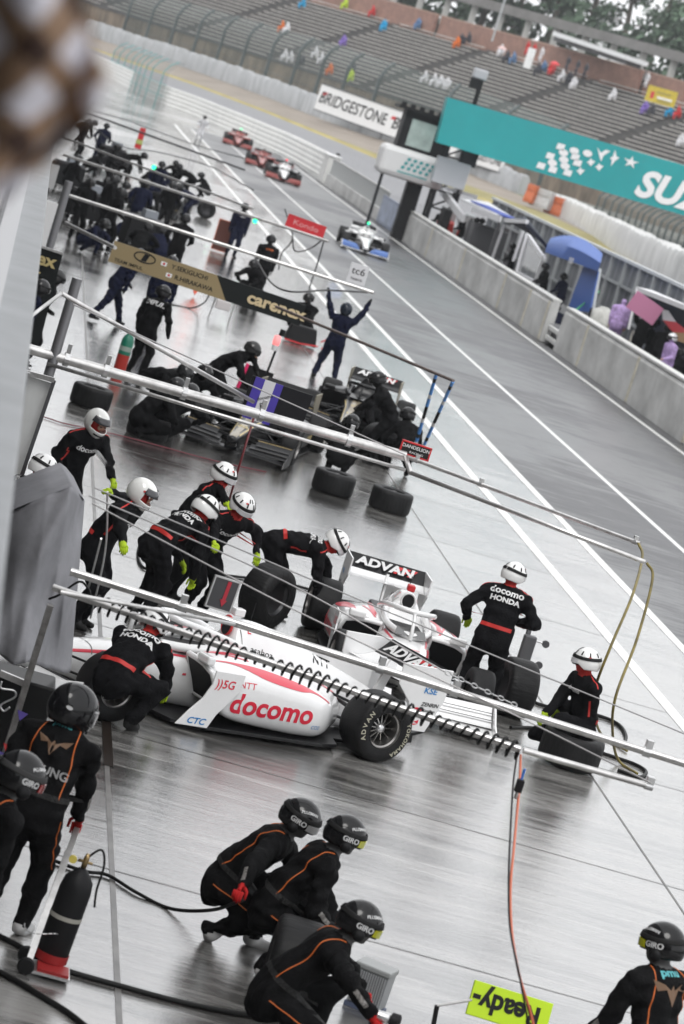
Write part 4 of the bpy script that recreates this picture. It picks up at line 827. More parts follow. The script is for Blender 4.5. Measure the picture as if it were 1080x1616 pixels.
def side_art(root, items, sy=1):
    """artwork on the flank seen from the side: items (kind, data, material, name); coordinates x (forward), z"""
    surf = [c for c in root.children if c.name.split('.')[0] in ('body', 'sidepod', 'side_vane', 'rear_endplate', 'engine_fin', 'cockpit_surround')]
    inv = root.matrix_world.inverted(); V = []; Fc = []; dg = bpy.context.evaluated_depsgraph_get(); dg.update()
    for o in surf:
        e = o.evaluated_get(dg); me = e.to_mesh(); k = len(V); V += [v.co.copy() for v in me.vertices]; Fc += [[k + i for i in p.vertices] for p in me.polygons]; e.to_mesh_clear()
    bv = BVHTree.FromPolygons(V, Fc); out = []
    for kind, data, mt, name in items:
        q = MB()
        if kind == 'path3':
            n = Vector((0, sy * .75, .66)); A = spline([(p[0], sy * p[1], p[2]) for p in data[0]], 8); B_ = spline([(p[0], sy * p[1], p[2]) for p in data[1]], 8); vs = []; W = 4; miss = False
            for a_, b_ in zip(A, B_):
                for j in range(W):
                    p = a_.lerp(b_, j / (W - 1)); h = bv.ray_cast(p + n * .5, -n, 1.); vs.append(h[0] + n * .0045 if h[0] is not None else p)
            fs = [(i * W + j, (i + 1) * W + j, (i + 1) * W + j + 1, i * W + j + 1) for i in range(len(A) - 1) for j in range(W - 1)]
            fs = [f for f in fs if max((vs[f[x]] - vs[f[(x + 1) % 4]]).length for x in range(4)) < .16]
            if fs: q.add(vs, fs); out.append(q.build(name, mt, root, smooth=True, normals=False))
            continue
        if kind == 'skip': continue
        if kind == 'text':
            txt, x, z, size, bold, shear, sx, rot = data;  vs, fs = text_data(txt, size, bold, shear, 1.0, sx); F = frame(Vector((x, 1.2 * sy, z)), (-sy, 0, 0), (0, 0, 1)) @ Matrix.Rotation(rot, 4, 'Z')
        else:
            up, lo = data; vs, fs = ribbon(up, lo, 40); vs = [Vector((-sy * p.x, p.y, 0)) for p in vs]; F = frame(Vector((0, 1.2 * sy, 0)), (-sy, 0, 0), (0, 0, 1))
        n = F.to_3x3() @ Vector((0, 0, 1)); o_ = []; good = []
        for p in vs:
            w_ = F @ Vector(p); h = bv.ray_cast(w_, -n, 3); good.append(h[0] is not None and h[1] is not None); o_.append(h[0] + n * .004 if h[0] is not None else w_)
        fs = [f for f in fs if all(good[i] for i in f) and max((o_[i].y for i in f)) - min((o_[i].y for i in f)) < .12]
        if fs: q.add(o_, fs); out.append(q.build(name, mt, root, normals=False))
    return out
dwhite = mat('car_white', (.78, .78, .78), .22, coat=.7, var=.05, vscale=3); dred = mat('car_red', (.62, .045, .075), .3, coat=.3); dtext = mat('car_text_red', (.66, .015, .045), .35); cblue = mat('text_blue', (.02, .20, .50), .4); ctxt = mat('text_black', (.02, .02, .02), .4)
LED_G = mat('led_green', (.0, .5, .2), .4, emit=(.02, 1, .35), estr=2.2); LED_R = mat('led_red', (.6, .02, .02), .4, emit=(1, .05, .08), estr=1.6)
LW = dict(body=dwhite, accent=dred, wing=dwhite, rear_flap=carbon, cam=redm, nut=steel, flap_text='ADVAN')
champ = mat('champagne_dark', (.26, .22, .155), .3, .1, coat=.4)
LB = dict(body=carbon, accent=mat('gold', (.45, .34, .16), .35, .6), wing=carbon, edge=mat('gold', (.45, .34, .16), .35, .6), endplate=mat('champagne', (.32, .29, .22), .4, .4), cam=black, flap_text='ADVAN', second=carbon)
docart = [('text', ('docomo', 1.27, .325, .275, .028, 0, 1.06, 0), dtext, 'lettering'), ('text', ('NTT', 1.62, .515, .085, .0, 0, 1.2, 0), dtext, 'lettering'), ('text', ('))5G', 1.90, .50, .115, .012, .1, 1, 0), dtext, 'lettering'), ('text', ('CTC', 2.11, .115, .085, .02, .25, 1.2, 0), cblue, 'lettering'), ('text', ('asahoa', 1.15, .72, .085, .0, 0, 1.2, -.12), ctxt, 'lettering'), ('text', ('NTT', .33, .70, .10, .02, 0, 1.3, -.2), ctxt, 'lettering'),
    ('text', ('KSE', -.72, .70, .085, .02, .1, 1.2, 0), cblue, 'lettering'), ('text', ('ZENRIN', -.76, .56, .055, .02, .2, 1.1, 0), ctxt, 'lettering'), ('text', ('DataCom', -.77, .50, .035, .01, .2, 1.1, 0), ctxt, 'lettering'), ('text', ('E', 1.32, .90, .10, .01, 0, 1, 0), dtext, 'lettering'),
    ('text', ('C', -.60, .42, .24, .03, 0, 1, 0), dtext, 'lettering'), ('text', ('YOKOHAMA', .72, .14, .04, .02, .2, 1.2, 0), wtxt, 'lettering'), ('text', ('CO2', .70, .21, .055, .0, 0, 1, 0), cblue, 'lettering'),
    ('path3', ([(2.06, .60, .67), (1.75, .62, .69), (1.4, .62, .67), (1.0, .66, .62), (.78, .68, .57), (.56, .66, .45)], [(2.06, .62, .668), (1.75, .66, .678), (1.4, .765, .61), (1.0, .775, .56), (.78, .72, .545), (.56, .68, .44)]), dred, 'red_sweep'),
    ('path3', ([(2.5, .20, .58), (2.1, .28, .62), (1.6, .30, .64), (1.1, .26, .62), (.6, .24, .55), (.1, .18, .42)], [(2.5, .21, .565), (2.1, .30, .60), (1.6, .33, .61), (1.1, .30, .59), (.6, .27, .52), (.1, .2, .40)]), dred, 'red_line'),
    ('path3', ([(2.04, .40, .69), (1.8, .45, .72), (1.5, .52, .72)], [(2.04, .42, .688), (1.8, .475, .715), (1.5, .55, .71)]), dred, 'red_line'),
    ('path3', ([(1.42, .12, .9), (1.40, .2, .72), (1.36, .28, .5)], [(1.412, .12, .9), (1.392, .2, .72), (1.352, .28, .5)]), mat('shut_line', (.12, .12, .12), .5), 'shut_line'), ('path3', ([(3.02, .02, .52), (3.02, .12, .48), (3.02, .16, .40)], [(3.01, .02, .52), (3.01, .12, .48), (3.01, .16, .40)]), mat('shut_line', (.12, .12, .12), .5), 'shut_line'),
    ('skip', ([(2.25, .625), (1.9, .61), (1.5, .605), (1.2, .585), (.9, .54), (.45, .41)], [(2.25, .61), (1.9, .60), (1.5, .585), (1.2, .515), (.9, .50), (.45, .385)]), dred, 'red_sweep'),
    ('skip', ([(1.5, .70), (1.0, .66), (.5, .54), (.05, .42)], [(1.5, .69), (1.0, .65), (.5, .53), (.05, .41)]), dred, 'red_line'),
    ('strip', ([(4.1, .345), (3.5, .41), (2.9, .49), (2.5, .55)], [(4.1, .33), (3.5, .39), (2.9, .46), (2.5, .52)]), dred, 'red_nose_line')]
def top_art(root, items):
    surf = [c for c in root.children if c.name.split('.')[0] == 'body']; dg = bpy.context.evaluated_depsgraph_get(); dg.update(); e = surf[0].evaluated_get(dg); me = e.to_mesh(); bv = BVHTree.FromPolygons([v.co.copy() for v in me.vertices], [tuple(p.vertices) for p in me.polygons]); e.to_mesh_clear()
    for kind, data, mt, name in items:
        q = MB()
        if kind == 'text': txt, x, y, size, bold, sx = data; vs, fs = text_data(txt, size, bold, 0, 1, sx); F = frame(Vector((x, y, 1.4)), (0, 1, 0), (-1, 0, 0))
        else: vs, fs = ribbon(data[0], data[1], 30); F = frame(Vector((0, 0, 1.4)), (1, 0, 0), (0, 1, 0))
        n = F.to_3x3() @ Vector((0, 0, 1)); hs_ = [bv.ray_cast(F @ Vector(p), -n, 3) for p in vs]; fs = [f for f in fs if all(hs_[i][0] is not None for i in f)]; of = .003 if name == 'nose_panel' else .006
        q.add([(h[0] + n * of) if h[0] is not None else (0, 0, .3) for h in hs_], fs); q.build(name, mt, root, normals=False)
def racing_car(X, Y, hd, s, L, label, cat='racing car', art=None, hi=True, steer=0., group='racing cars', topart=None, **kw):
    r = empty('racing_car', (X, Y, 0), radians(hd), s, label, cat, group); bpy.context.view_layer.update(); car(r, L, hi, steer, **kw)
    if art:
        for sy in (1, -1): side_art(r, art, sy)
    if topart: top_art(r, topart)
    return r
def driver(X, Y, hd, s, label, col, lens, key='black', marks=None, hi=True):
    c, sn = cos(radians(hd)), sin(radians(hd)); loc = Vector((X + s * (1.30 * c), Y + s * 1.30 * sn, .02))
    ps = dict(pelvis=(0, 0, .16), lean=-38, hunch=28, head=(0, 0), lf=(-.07, 1.02, .26), rf=(.07, 1.02, .26), lk=(0, 0, 1), rk=(0, 0, 1), lh=(-.10, .52, .42), rh=(.10, .52, .42), le=(-.2, 0, -1), re=(.2, 0, -1), bulk=.86, lfp=-60, rfp=-60)
    return person(label, loc, radians(hd) - pi / 2, key, ps, .03, 'full', col, lens, s=.92 * s, marks=marks, fingers=False, folds=.003)
goldtxt = mat('gold_text', (.50, .40, .18), .4); bart = [('text', ('carenex', .95, .33, .22, .03, 0, 1.1, 0), goldtxt, 'lettering'), ]
gold_l = [('strip', ([(4.24, .06), (3.6, .105), (3.0, .15), (2.42, .21)], [(4.24, -.06), (3.6, -.105), (3.0, -.15), (2.42, -.21)]), champ, 'nose_panel')] + [('strip', ([(4.1, sg * .09), (3.0, sg * .16), (2.4, sg * .25)], [(4.1, sg * .075), (3.0, sg * .14), (2.4, sg * .23)]), goldtxt, 'gold_line') for sg in (-1, 1)]
btop = lambda n_: gold_l + [('text', (n_, 3.55, 0, .17, .03, 1.1), goldtxt, 'lettering'), ('text', ('C', 2.9, 0, .2, .03, 1.1), goldtxt, 'lettering')]
wtop = [('text', ('5', 3.2, 0, .16, .02, 1), dtext, 'lettering'), ('text', ('docomo', 2.75, 0, .06, .02, 1), dtext, 'lettering')] + [('strip', ([(4.1, sg * .10), (3.0, sg * .17), (2.4, sg * .26)], [(4.1, sg * .085), (3.0, sg * .15), (2.4, sg * .235)]), dred, 'red_line') for sg in (-1, 1)]
# the near white car
near_car = racing_car(4.55, 31.45, 209.5, 1.03, dict(LW, cam=dwhite, intake=mat('intake_red', (.6, .04, .04), .4), side_stays=1), 'white racing car with red sweeps and large red sponsor lettering, side on at the front', art=docart)
driver(4.55, 31.45, 209.5, 1.03, 'driver with a white red marked helmet in the side on white racing car', (.75, .73, .72), (.02, .02, .02), marks=[('@', 1.5, .2, .05, (.6, .1, .1), 0)])
far_car = racing_car(5.66, 37.3, -89.5, .98, LW, 'white racing car facing the camera, stopped behind the side on white car', art=docart, topart=wtop)
driver(5.66, 37.3, -89.5, .98, 'driver with a green helmet in the white car facing the camera', (.03, .35, .15), (.5, .5, .55))
racing_car(7.95, 62.9, -101.3, 1.02, LB, 'black and gold racing car facing the camera, nearer the pit lane of the black pair', art=bart, topart=btop('19'))
driver(7.95, 62.9, -101.3, 1.02, 'driver with a red helmet in the right hand black and gold car', (.5, .1, .1), (.05, .05, .05))

bx = G(369, 697, .2); hdB = -104; racing_car(bx.x - 4.0 * cos(radians(hdB)), bx.y - 4.0 * sin(radians(hdB)), hdB, 1.0, dict(LB, flap_text=None), 'black and gold racing car with its gold numbered nose, left of the other black car', art=bart, topart=btop('20'))
driver(bx.x - 4.0 * cos(radians(hdB)), bx.y - 4.0 * sin(radians(hdB)), hdB, 1.0, 'driver with a dark helmet in the left hand black and gold car', (.05, .05, .05), (.02, .02, .02))
cb_ = mat('car_blue', (.10, .20, .50), .3, coat=.4); crd = mat('car_redbody', (.30, .06, .05), .3, coat=.4)
racing_car(14.53, 133.3, -92.3, 1.06, dict(LW, flap=cb_, rear_flap=black, flap_text=None, second=dwhite, lamp=LED_G, cam=cb_), 'white and blue racing car driving down the pit lane with a green light', hi=False)
driver(14.53, 133.3, -92.3, 1.06, 'driver of the white and blue racing car in the pit lane', (.1, .2, .5), (.02, .02, .02))
LR = dict(body=crd, accent=dwhite, wing=crd, cam=black, rear_flap=black, lamp=LED_R, second=carbon)
racing_car(14.7, 186.5, -92.1, 1.1, dict(LR, body=dwhite), 'red and black racing car with a white nose and a red light', hi=False)
racing_car(14.2, 199, -92.7, 1.05, dict(LR, lamp=None, second=crd), 'red racing car close behind the one with the red light', hi=False)
racing_car(14.22, 227.3, -92.8, 1.12, dict(LR, lamp=LED_G, second=crd), 'red racing car with a green light, farthest down the pit lane', hi=False)
# ---------------------------------------------------------------- booms, cables, hoses
def pipe(name, pts, r, mt, label, cat, group=None, seg=10, parent=None):
    o = MB().tube([Vector(p) - Vector(pts[0]) for p in pts], r, seg).build(name, mt, parent, smooth=True, angle=50); o.location = pts[0]
    return o if parent else tag(o, label, cat, group)
def hosepx(pts, r, mt, label, cat='hose', n=8, name='hose', group=None):
    return pipe(name, spline([G(a, b, c) for a, b, c in pts], n), r, mt, label, cat, group)
def boom(name, a, b, z, r, label, clamps=(), post=None, mt=None, extra=()):
    A, B = G(*a, z), G(*b, z); o = empty(name, A, label=label, cat='boom', group='overhead pit equipment booms'); d = (B - A)
    MB().tube([(0, 0, 0), d], r, 14).build('tube', mt or alum, o, smooth=True, angle=50)
    for u in clamps: p = d * u; dn = d.normalized(); MB().tube([p - dn * .03, p + dn * .03], r * 1.35, 14).build('clamp', steel, o); MB().box(p + Vector((0, 0, r * 1.9)), (.05, .06, r * 2.2)).build('clamp_bolt', steel, o)
    for (qa, qb, za, zb, rr) in extra: MB().tube([G(*qa, za) - A, G(*qb, zb) - A], rr, 10).build('rail', mt or alum, o, smooth=True)
    if post:
        p = G(post[0], post[1], z) - A; MB().tube([p + Vector((0, 0, -z)), p + Vector((0, 0, post[2] - z))], post[3], 16).build('post', mat('post_grey', (.24, .24, .25), .4, .6), o, smooth=True, angle=50)
    return o
boom('equipment_boom', (30, 546), (640, 720), 2.3, .062, 'thick silver overhead boom with clamps crossing above the black racing cars', (.12, .22, .42, .62, .85), post=(86, 562, 3.25, .062), extra=[((75, 574), (640, 742), 2.2, 2.2, .022), ((97, 463), (400, 634), 3.25, 2.36, .026), ((18, 522), (97, 463), 2.9, 3.25, .022)])
boom('equipment_boom', (640, 720), (1010, 858), 2.3, .024, 'slim silver double boom reaching right to the hanging yellow hoses', extra=[((648, 746), (1018, 887), 2.24, 2.24, .026), ((640, 720), (648, 746), 2.3, 2.24, .03)], clamps=(.05, .33, .98))
boom('equipment_boom', (112, 902), (1090, 1208), 2.3, .030, 'long silver boom crossing over both white racing cars to the right edge', (.18, .50, .62, .93), extra=[((95, 934), (370, 985), 2.5, 2.33, .014)])
bc = boom('equipment_boom', (84, 927), (822, 1183), 2.35, .026, 'grey boom wrapped in a coiled black hose over the near white car')
boom('equipment_boom', (826, 1184), (1030, 1242), 2.35, .022, 'short grey boom end right of the coiled hose', clamps=(.97,))
A_, B_ = G(150, 948, 2.35), G(822, 1183, 2.35); dn = (B_ - A_).normalized(); L_ = (B_ - A_).length; pts = []; sv = dn.cross(Vector((0, 0, 1))); nt_ = 46
for i in range(nt_ * 12 + 1):
    a = i / 12 * 2 * pi; jit = 1 + .25 * sin(i * .05); pts.append(A_ + dn * (L_ * i / (nt_ * 12)) + (sv * cos(a) + Vector((0, 0, 1)) * (sin(a) - .22)) * .050 * jit)
pipe('coiled_hose', pts, .0095, cable, 'coiled black air hose wound along the grey boom', 'hose', seg=6)
boom('equipment_boom', (100, 244), (518, 381), 2.4, .038, 'pale silver boom over the distant pit crew, the one carrying the red sign')
boom('equipment_boom', (104, 307), (590, 462), 2.4, .038, 'pale silver boom above the gold and black sign, ending by the raised white board', post=(103, 308, 2.7, .085))
boom('equipment_boom', (104, 352), (182, 391), 2.3, .035, 'short pale boom at the left end of the gold sign')
boom('equipment_boom', (436, 584 - 100), (716, 601), 2.3, .026, 'brown stained boom carrying the blue striped tubes', mt=mat('boom_brown', (.14, .11, .10), .5, .3, var=.4))
boom('equipment_boom', (70, 205), (400, 330), 2.5, .03, 'thin silver boom among the farthest pit crew')
boom('equipment_boom', (120, 172), (386, 268), 2.5, .035, 'dark boom farthest down the pit apron', mt=darkgrey)
for k, (pts, lb) in enumerate((([(150, 770, 3.0), (600, 960, 2.6), (1085, 1160, 2.2)], 'thin steel cable stretched highest over the white cars to the right edge'), ([(140, 782, 3.0), (450, 918, 2.75), (702, 1060, 2.5)], 'thin steel cable ending in a chain beside the front tyre'), ([(145, 794, 3.0), (480, 970, 2.7), (820, 1132, 2.5), (1028, 1236, 2.4)], 'thin steel cable running down to the short grey boom end'), ([(115, 480, 3.2), (300, 565, 2.8), (640, 718, 2.4)], 'thin cable above the thick silver boom'))):
    hosepx(pts, .0055 if k < 3 else .008, mat('wire', (.35, .34, .34), .35, .7), lb, 'cable', 8, 'steel_cable', 'steel stay cables')
ch = empty('chain', G(702, 1060, 2.5), label='short chain and turnbuckle at the end of the stay cable', cat='chain'); P = [G(702 + (817 - 702) * t_, 1060 + 54 * t_, 2.5 - .15 * t_) - ch.location for t_ in np.linspace(0, 1, 12)]
for i in range(11):
    m_ = P[i].lerp(P[i + 1], .5); d = (P[i + 1] - P[i]).normalized(); s_ = d.cross(Vector((0, 0, 1))).normalized() if i % 2 else Vector((0, 0, 1)); MB().tube([m_ + d * cos(a) * .030 + s_ * sin(a) * .014 for a in np.linspace(0, 2 * pi, 11)], .005, 5, False).build('link', steel, ch)
yh = mat('yellow_hose', (.17, .135, .035), .5, var=.5, vscale=5); rh = mat('red_hose', (.55, .12, .05), .45); 
hosepx([(1008, 858, 2.3), (1014, 880, 2.2), (998, 940, 1.9), (965, 1018, 1.4), (941, 1081, .9), (938, 1120, .5), (950, 1160, .05), (990, 1185, .02)], .016, yh, 'left of the two mottled yellow hoses hanging from the right boom')
hosepx([(1021, 888, 2.25), (1030, 914, 2.1), (1006, 1007, 1.5), (972, 1099, .9), (967, 1155, .45), (976, 1199, .05), (1006, 1221, .02)], .016, yh, 'right of the two mottled yellow hoses hanging from the right boom')
hosepx([(822, 1192, 2.3), (820, 1240, 2.2), (812, 1330, 2.05), (806, 1400, 1.9), (808, 1470, 1.75), (820, 1540, 1.6), (838, 1600, 1.4), (850, 1660, 1.2)], .0085, rh, 'orange red air line hanging from the coiled hose end to the bottom edge')
hosepx([(816, 1192, 2.3), (810, 1240, 2.2), (805, 1330, 2.05), (803, 1400, 1.9), (806, 1470, 1.75), (822, 1550, 1.6), (842, 1660, 1.2)], .007, cable, 'black air line hanging beside the orange red one')
cn = empty('hose_coupling', G(820, 1240, 2.25), label='black and silver coupling on the hanging air line', cat='coupling'); MB().box((0, 0, 0), (.05, .05, .09)).build('body', black, cn, bevel=.008); MB().tube([(0, 0, -.045), (0, 0, -.09)], .012, 8).build('fitting', steel, cn); MB().tube([(0, 0, .045), (0, 0, .12)], .009, 8).build('blue_sleeve', mat('sleeve_blue', (.04, .15, .5), .4), cn)
hg = 'black hoses lying on the wet apron'
hosepx([(70, 1352, .02), (130, 1374, .02), (170, 1381, .02), (215, 1408, .02), (270, 1434, .02), (335, 1436, .2), (384, 1420, .5)], .014, cable, 'black hose curving from the gas bottle to the crouching man\'s red glove', group=hg)
hosepx([(-30, 1462, .02), (30, 1493, .02), (60, 1511, .02), (100, 1530, .02), (190, 1556, .02), (300, 1585, .02), (400, 1603, .02), (440, 1600, .02)], .020, cable, 'thick black hose across the bottom left, passing behind the gas bottle', group=hg)
hosepx([(-40, 1515, .02), (20, 1545, .02), (70, 1575, .02), (110, 1600, .02), (160, 1640, .02)], .022, cable, 'thick black hose in the bottom left corner', group=hg)
hosepx([(800, 1098, .02), (824, 1101, .02), (854, 1112, .02), (887, 1120, .02), (940, 1128, .02), (975, 1142, .02), (988, 1160, .02), (985, 1176, .02)], .020, cable, 'black hose on the ground running from the front tyre to below the yellow hoses', group=hg)
hosepx([(806, 1148, .02), (850, 1150, .02), (900, 1168, .02), (950, 1188, .02), (1000, 1205, .02), (1020, 1218, .02), (1008, 1226, .02), (975, 1215, .02)], .020, cable, 'black hose looping in front of the crouching man with the tyre', group=hg)
hosepx([(235, 845, .02), (220, 862, .02), (222, 890, .02), (245, 900, .02), (330, 905, .02), (470, 925, .02), (560, 960, .02)], .018, cable, 'black hose looping on the ground behind the white helmeted men', group=hg)
hosepx([(0, 640, .02), (60, 655, .02), (100, 668, .02), (110, 670, .02), (200, 690, .02), (330, 725, .02), (420, 745, .02)], .010, mat('dark_red_hose', (.14, .008, .02), .5), 'dark red hose along the ground before the black cars')
for pts, lb in (([(120, 168, 2.6), (200, 190, 2.2), (300, 226, 2.1), (385, 250, 2.4)], 'black drooping cable highest over the distant crew'), ([(128, 185, 2.5), (190, 230, 1.8), (250, 240, 1.7), (330, 262, 1.8), (400, 300, 2.3)], 'black drooping cable second from the top over the distant crew'), ([(450, 330, 2.4), (462, 375, 1.8), (445, 400, 1.2), (440, 425, .6)], 'black hose dangling from the boom left of the red sign'), ([(512, 378, 2.4), (500, 420, 1.6), (490, 450, 1.1), (487, 470, .6)], 'black hose dangling from the boom right of the red sign'), ([(462, 372, 2.3), (466, 396, 2.0), (490, 392, 2.0), (512, 376, 2.35)], 'black hose loop under the red sign'), ([(402, 405, 1.2), (440, 455, 2.0), (520, 458, 2.05), (590, 462, 2.1)], 'black hose held up by the man with the white board'), ([(262, 478, .02), (300, 486, .02), (322, 478, .3), (332, 462, 1.0)], 'black hose curling under the gold sign')):
    hosepx(pts, .02, cable, lb, 'hose')
def striped(a, b, z0, z1, label):
    p, q = G(*a, z0), G(*b, z1); o = empty('striped_tube', p, label=label, cat='tube', group='blue striped tubes hanging from a boom'); cs = [mat('tube_blue', (.08, .30, .75), .4), black, white]
    for i in range(18): MB().tube([(q - p) * (i / 18), (q - p) * ((i + 1) / 18)], .030, 8).build('band', cs[(i if i < 7 else i * 2 + 1) % 3 if i % 2 else (1 if 6 < i < 12 else 0)], o, smooth=True, angle=50)
striped((689, 590), (656, 702), 2.25, .9, 'left blue black and white striped tube hanging from the brown boom'); striped((715, 602), (668, 706), 2.25, .9, 'right blue black and white striped tube hanging from the brown boom')
# ---------------------------------------------------------------- signs
def board(name, c, wd, ht, mt, label, cat='sign', right=(1, 0, 0), up=(0, 0, 1), t=.03, texts=(), edge=None, group=None):
    o = empty(name, c, label=label, cat=cat, group=group); F = frame(Vector((0, 0, 0)), right, up); MB().box((0, 0, -t / 2), (wd, ht, t), F).build('panel', mt, o, bevel=.004)
    if edge: 
        for q in (((0, ht / 2, 0), (wd + .02, .018, t + .01)), ((0, -ht / 2, 0), (wd + .02, .018, t + .01)), ((wd / 2, 0, 0), (.018, ht, t + .01)), ((-wd / 2, 0, 0), (.018, ht, t + .01))): MB().box(q[0], q[1], F @ Matrix.Translation((0, 0, -t / 2))).build('frame', edge, o)
    for (txt, x, y, size, m_, bold, sx) in texts:
        q = MB(); vs, fs = text_data(txt, size, bold, 0, 1, sx); drape(q, vs, fs, F @ Matrix.Translation((x, y, 0)), off=.004); q.build('lettering', m_, o, normals=False)
    return o
CY = G(330, 440, 2.2).y
a, b2_ = HY(176, 396, CY), HY(334, 447, CY); c, d_ = HY(334, 447, CY), HY(478, 498, CY); rt = (d_ - a).normalized(); goldm = mat('sign_gold', (.30, .23, .12), .45, .2); sb = mat('sign_black', (.012, .014, .014), .4)
o = board('team_sign', (a + d_) / 2, (d_ - a).length, .40, sb, 'long gold and black team sign hanging under the far boom', right=rt, texts=[('carenex', (d_ - a).length * .36, 0, .30, mat('sign_cream', (.62, .50, .30), .5), .035, 1.15), ('Y.SEKIGUCHI', -(d_ - a).length * .10, .085, .115, black, .015, 1.05), ('R.HIRAKAWA', -(d_ - a).length * .065, -.085, .115, black, .015, 1.05), ('TEAM IMPUL', -(d_ - a).length * .40, -.13, .09, black, .01, 1.1)])
Lg = (b2_ - a).length; F = frame(Vector((0, 0, 0)), rt, (0, 0, 1)); x0 = -(d_ - a).length / 2
MB().prism([(x0, -.2), (x0 + Lg + .35, -.2), (x0 + Lg + .05, .2), (x0, .2)], .01, F @ Matrix.Translation((0, 0, .006))).build('gold_panel', goldm, o)
for ch_ in o.children:
    if ch_.name.startswith('lettering'): ch_.location += F.to_3x3() @ Vector((0, 0, .012))
q = MB(); E_ = [(cos(t_) * .20, sin(t_) * .09, .014) for t_ in np.linspace(0, 2 * pi, 25)]; q.tube([F @ (Vector((x0 + .62, .08, 0)) + Vector(e)) for e in E_], .012, 5, False); q.prism([(x0 + .56, .01), (x0 + .66, .01), (x0 + .70, .15), (x0 + .60, .15)], .01, F @ Matrix.Translation((0, 0, .014))); q.build('oval_emblem', black, o)
for fx, fy in ((-(d_ - a).length * .10 - .50, .085), (-(d_ - a).length * .065 - .48, -.085)): MB().box((fx, fy, .015), (.11, .075, .006), F).build('flag', white, o); MB().lathe([(.001, 0), (.024, 0)], 12, F @ Matrix.Translation((fx, fy, .020))).build('flag_disc', redm, o)
RY = G(480, 360, 2.4).y; board('red_sign', HY(483, 357, RY), 1.05, .32, mat('sign_red', (.55, .02, .03), .4), 'small red sign with pale script on the far boom', right=(1, 0, -.05), texts=[('Kondo', 0, 0, .2, mat('script_pink', (.7, .35, .35), .5), .0, 1.3)], edge=redm)
DY = G(650, 720, 2.3).y; board('team_plate', HY(656, 711, DY - .2), .36, .15, mat('plate_black', (.02, .02, .02), .4), 'small black plate with red rim and team lettering at the boom joint', right=(1, 0, -.02), texts=[('DANDELION', 0, .025, .058, wtxt, .02, 1.05), ('RACING', .02, -.038, .036, wtxt, .01, 1.3)], edge=redm)
pb = board('pit_board', HY(436, 640, 38.3), .80, .52, mat('pit_board_black', (.012, .012, .014), .5), 'black pit board with purple and white bands on a dark red pole', cat='pit board', right=(.98, .15, -.05), up=(.1, 0, 1)); F = frame(Vector((0, 0, 0)), (.98, .15, -.05), (.1, 0, 1))
for x, wd, mt in ((-.30, .12, mat('band_purple', (.05, .03, .30), .5)), (-.17, .14, mat('band_white', (.6, .6, .62), .5)), (-.05, .10, mat('band_purple', (.05, .03, .30), .5))): MB().box((x, 0, .006), (wd, .52, .01), F).build('band', mt, pb)
q = MB(); vs, fs = text_data('docomo', .06, .01); drape(q, vs, fs, F @ Matrix.Translation((-.17, .05, .012)) @ Matrix.Rotation(.5, 4, 'Z'), off=.003); q.build('lettering', ctxt, pb, normals=False); q = MB(); vs, fs = text_data('R', .10, .01); drape(q, vs, fs, F @ Matrix.Translation((-.17, -.06, .012)) @ Matrix.Rotation(.5, 4, 'Z'), off=.003); q.build('lettering', ctxt, pb, normals=False)
pc = pb.location; pe = HY(361, 792, 38.1); MB().tube([HY(403, 652, 38.25) - pc, pe - pc], .014, 8).build('pole', mat('pole_dark_red', (.13, .008, .012), .4), pb, smooth=True)
wb = board('hand_board', HY(565, 433, 69.2), .42, .44, mat('board_pale', (.62, .62, .64), .5), 'white board with thin black lettering held up over the pit lane line', cat='board', right=(1, 0, 0), up=(0, 0, 1), texts=[('tc6', 0, .06, .22, ctxt, .005, 1.1), ('hazama', 0, -.11, .09, ctxt, .01, 1)])
rd = board('ready_board', HY(805, 1592, 21.6), .60, .25, mat('board_lime', (.52, .75, .01), .45), 'lime yellow board with upside down black lettering at the bottom edge', cat='board', right=(-.985, .0, .03), up=(0, -.35, -1), texts=[('Ready-', .03, 0, .205, ctxt, .035, .9)])
MB().tube([HY(690, 1587, 21.6) - rd.location, HY(745, 1578, 21.6) - rd.location], .012, 8).build('handle_tube', alum, rd); MB().beam(HY(690, 1587, 21.6) - rd.location, HY(680, 1640, 21.6) - rd.location, .035, .03).build('grip', black, rd)
# left edge: ledge beam, partition, team backboards
lb = empty('ledge_beam', (.30, 9, 4.60), label='blurred pale steel ledge running down the left edge of the photo', cat='ledge')
lm_ = mat('ledge_grey', (.27, .28, .29), .5, var=.15, vscale=2); MB().box((-.18, 12.5, -.0), (.34, 31, .10)).build('beam', lm_, lb, bevel=.01); MB().box((-.26, 12.5, .07), (.12, 31, .05)).build('top_strip', mat('ledge_white', (.5, .5, .51), .5), lb); MB().box((-.36, 12.5, -.30), (.02, 31, .6)).build('web', lm_, lb)
pw = empty('partition_wall', HY(30, 690, 33), label='white partition panel with a red ring mark at the left edge', cat='partition')
def PF(px, py, Y=33): return HY(px, py, Y) - pw.location
pm = mat('panel_white', (.60, .61, .60), .45, var=.06); v = [PF(-60, 560), PF(86, 606), PF(22, 785), PF(-120, 760)]; th = Vector((0, .06, 0)); MB().add(v + [p + th for p in v], [(0, 1, 2, 3), (7, 6, 5, 4), (0, 4, 5, 1), (1, 5, 6, 2), (2, 6, 7, 3), (3, 7, 4, 0)]).build('panel', pm, pw)
MB().beam(PF(86, 600, 32.95), PF(22, 787, 32.95), .035, .04).build('edge_trim', darkgrey, pw); MB().beam(PF(-60, 560, 32.95), PF(86, 600, 32.95), .05, .05).build('top_trim', alum, pw)
MB().beam(PF(45, 588, 32.8), PF(28, 650, 32.8), .055, .04).build('hinge_bar', steel, pw); MB().beam(PF(20, 648, 32.7), PF(-5, 760, 32.7), .03, .04).build('rod', darkgrey, pw)
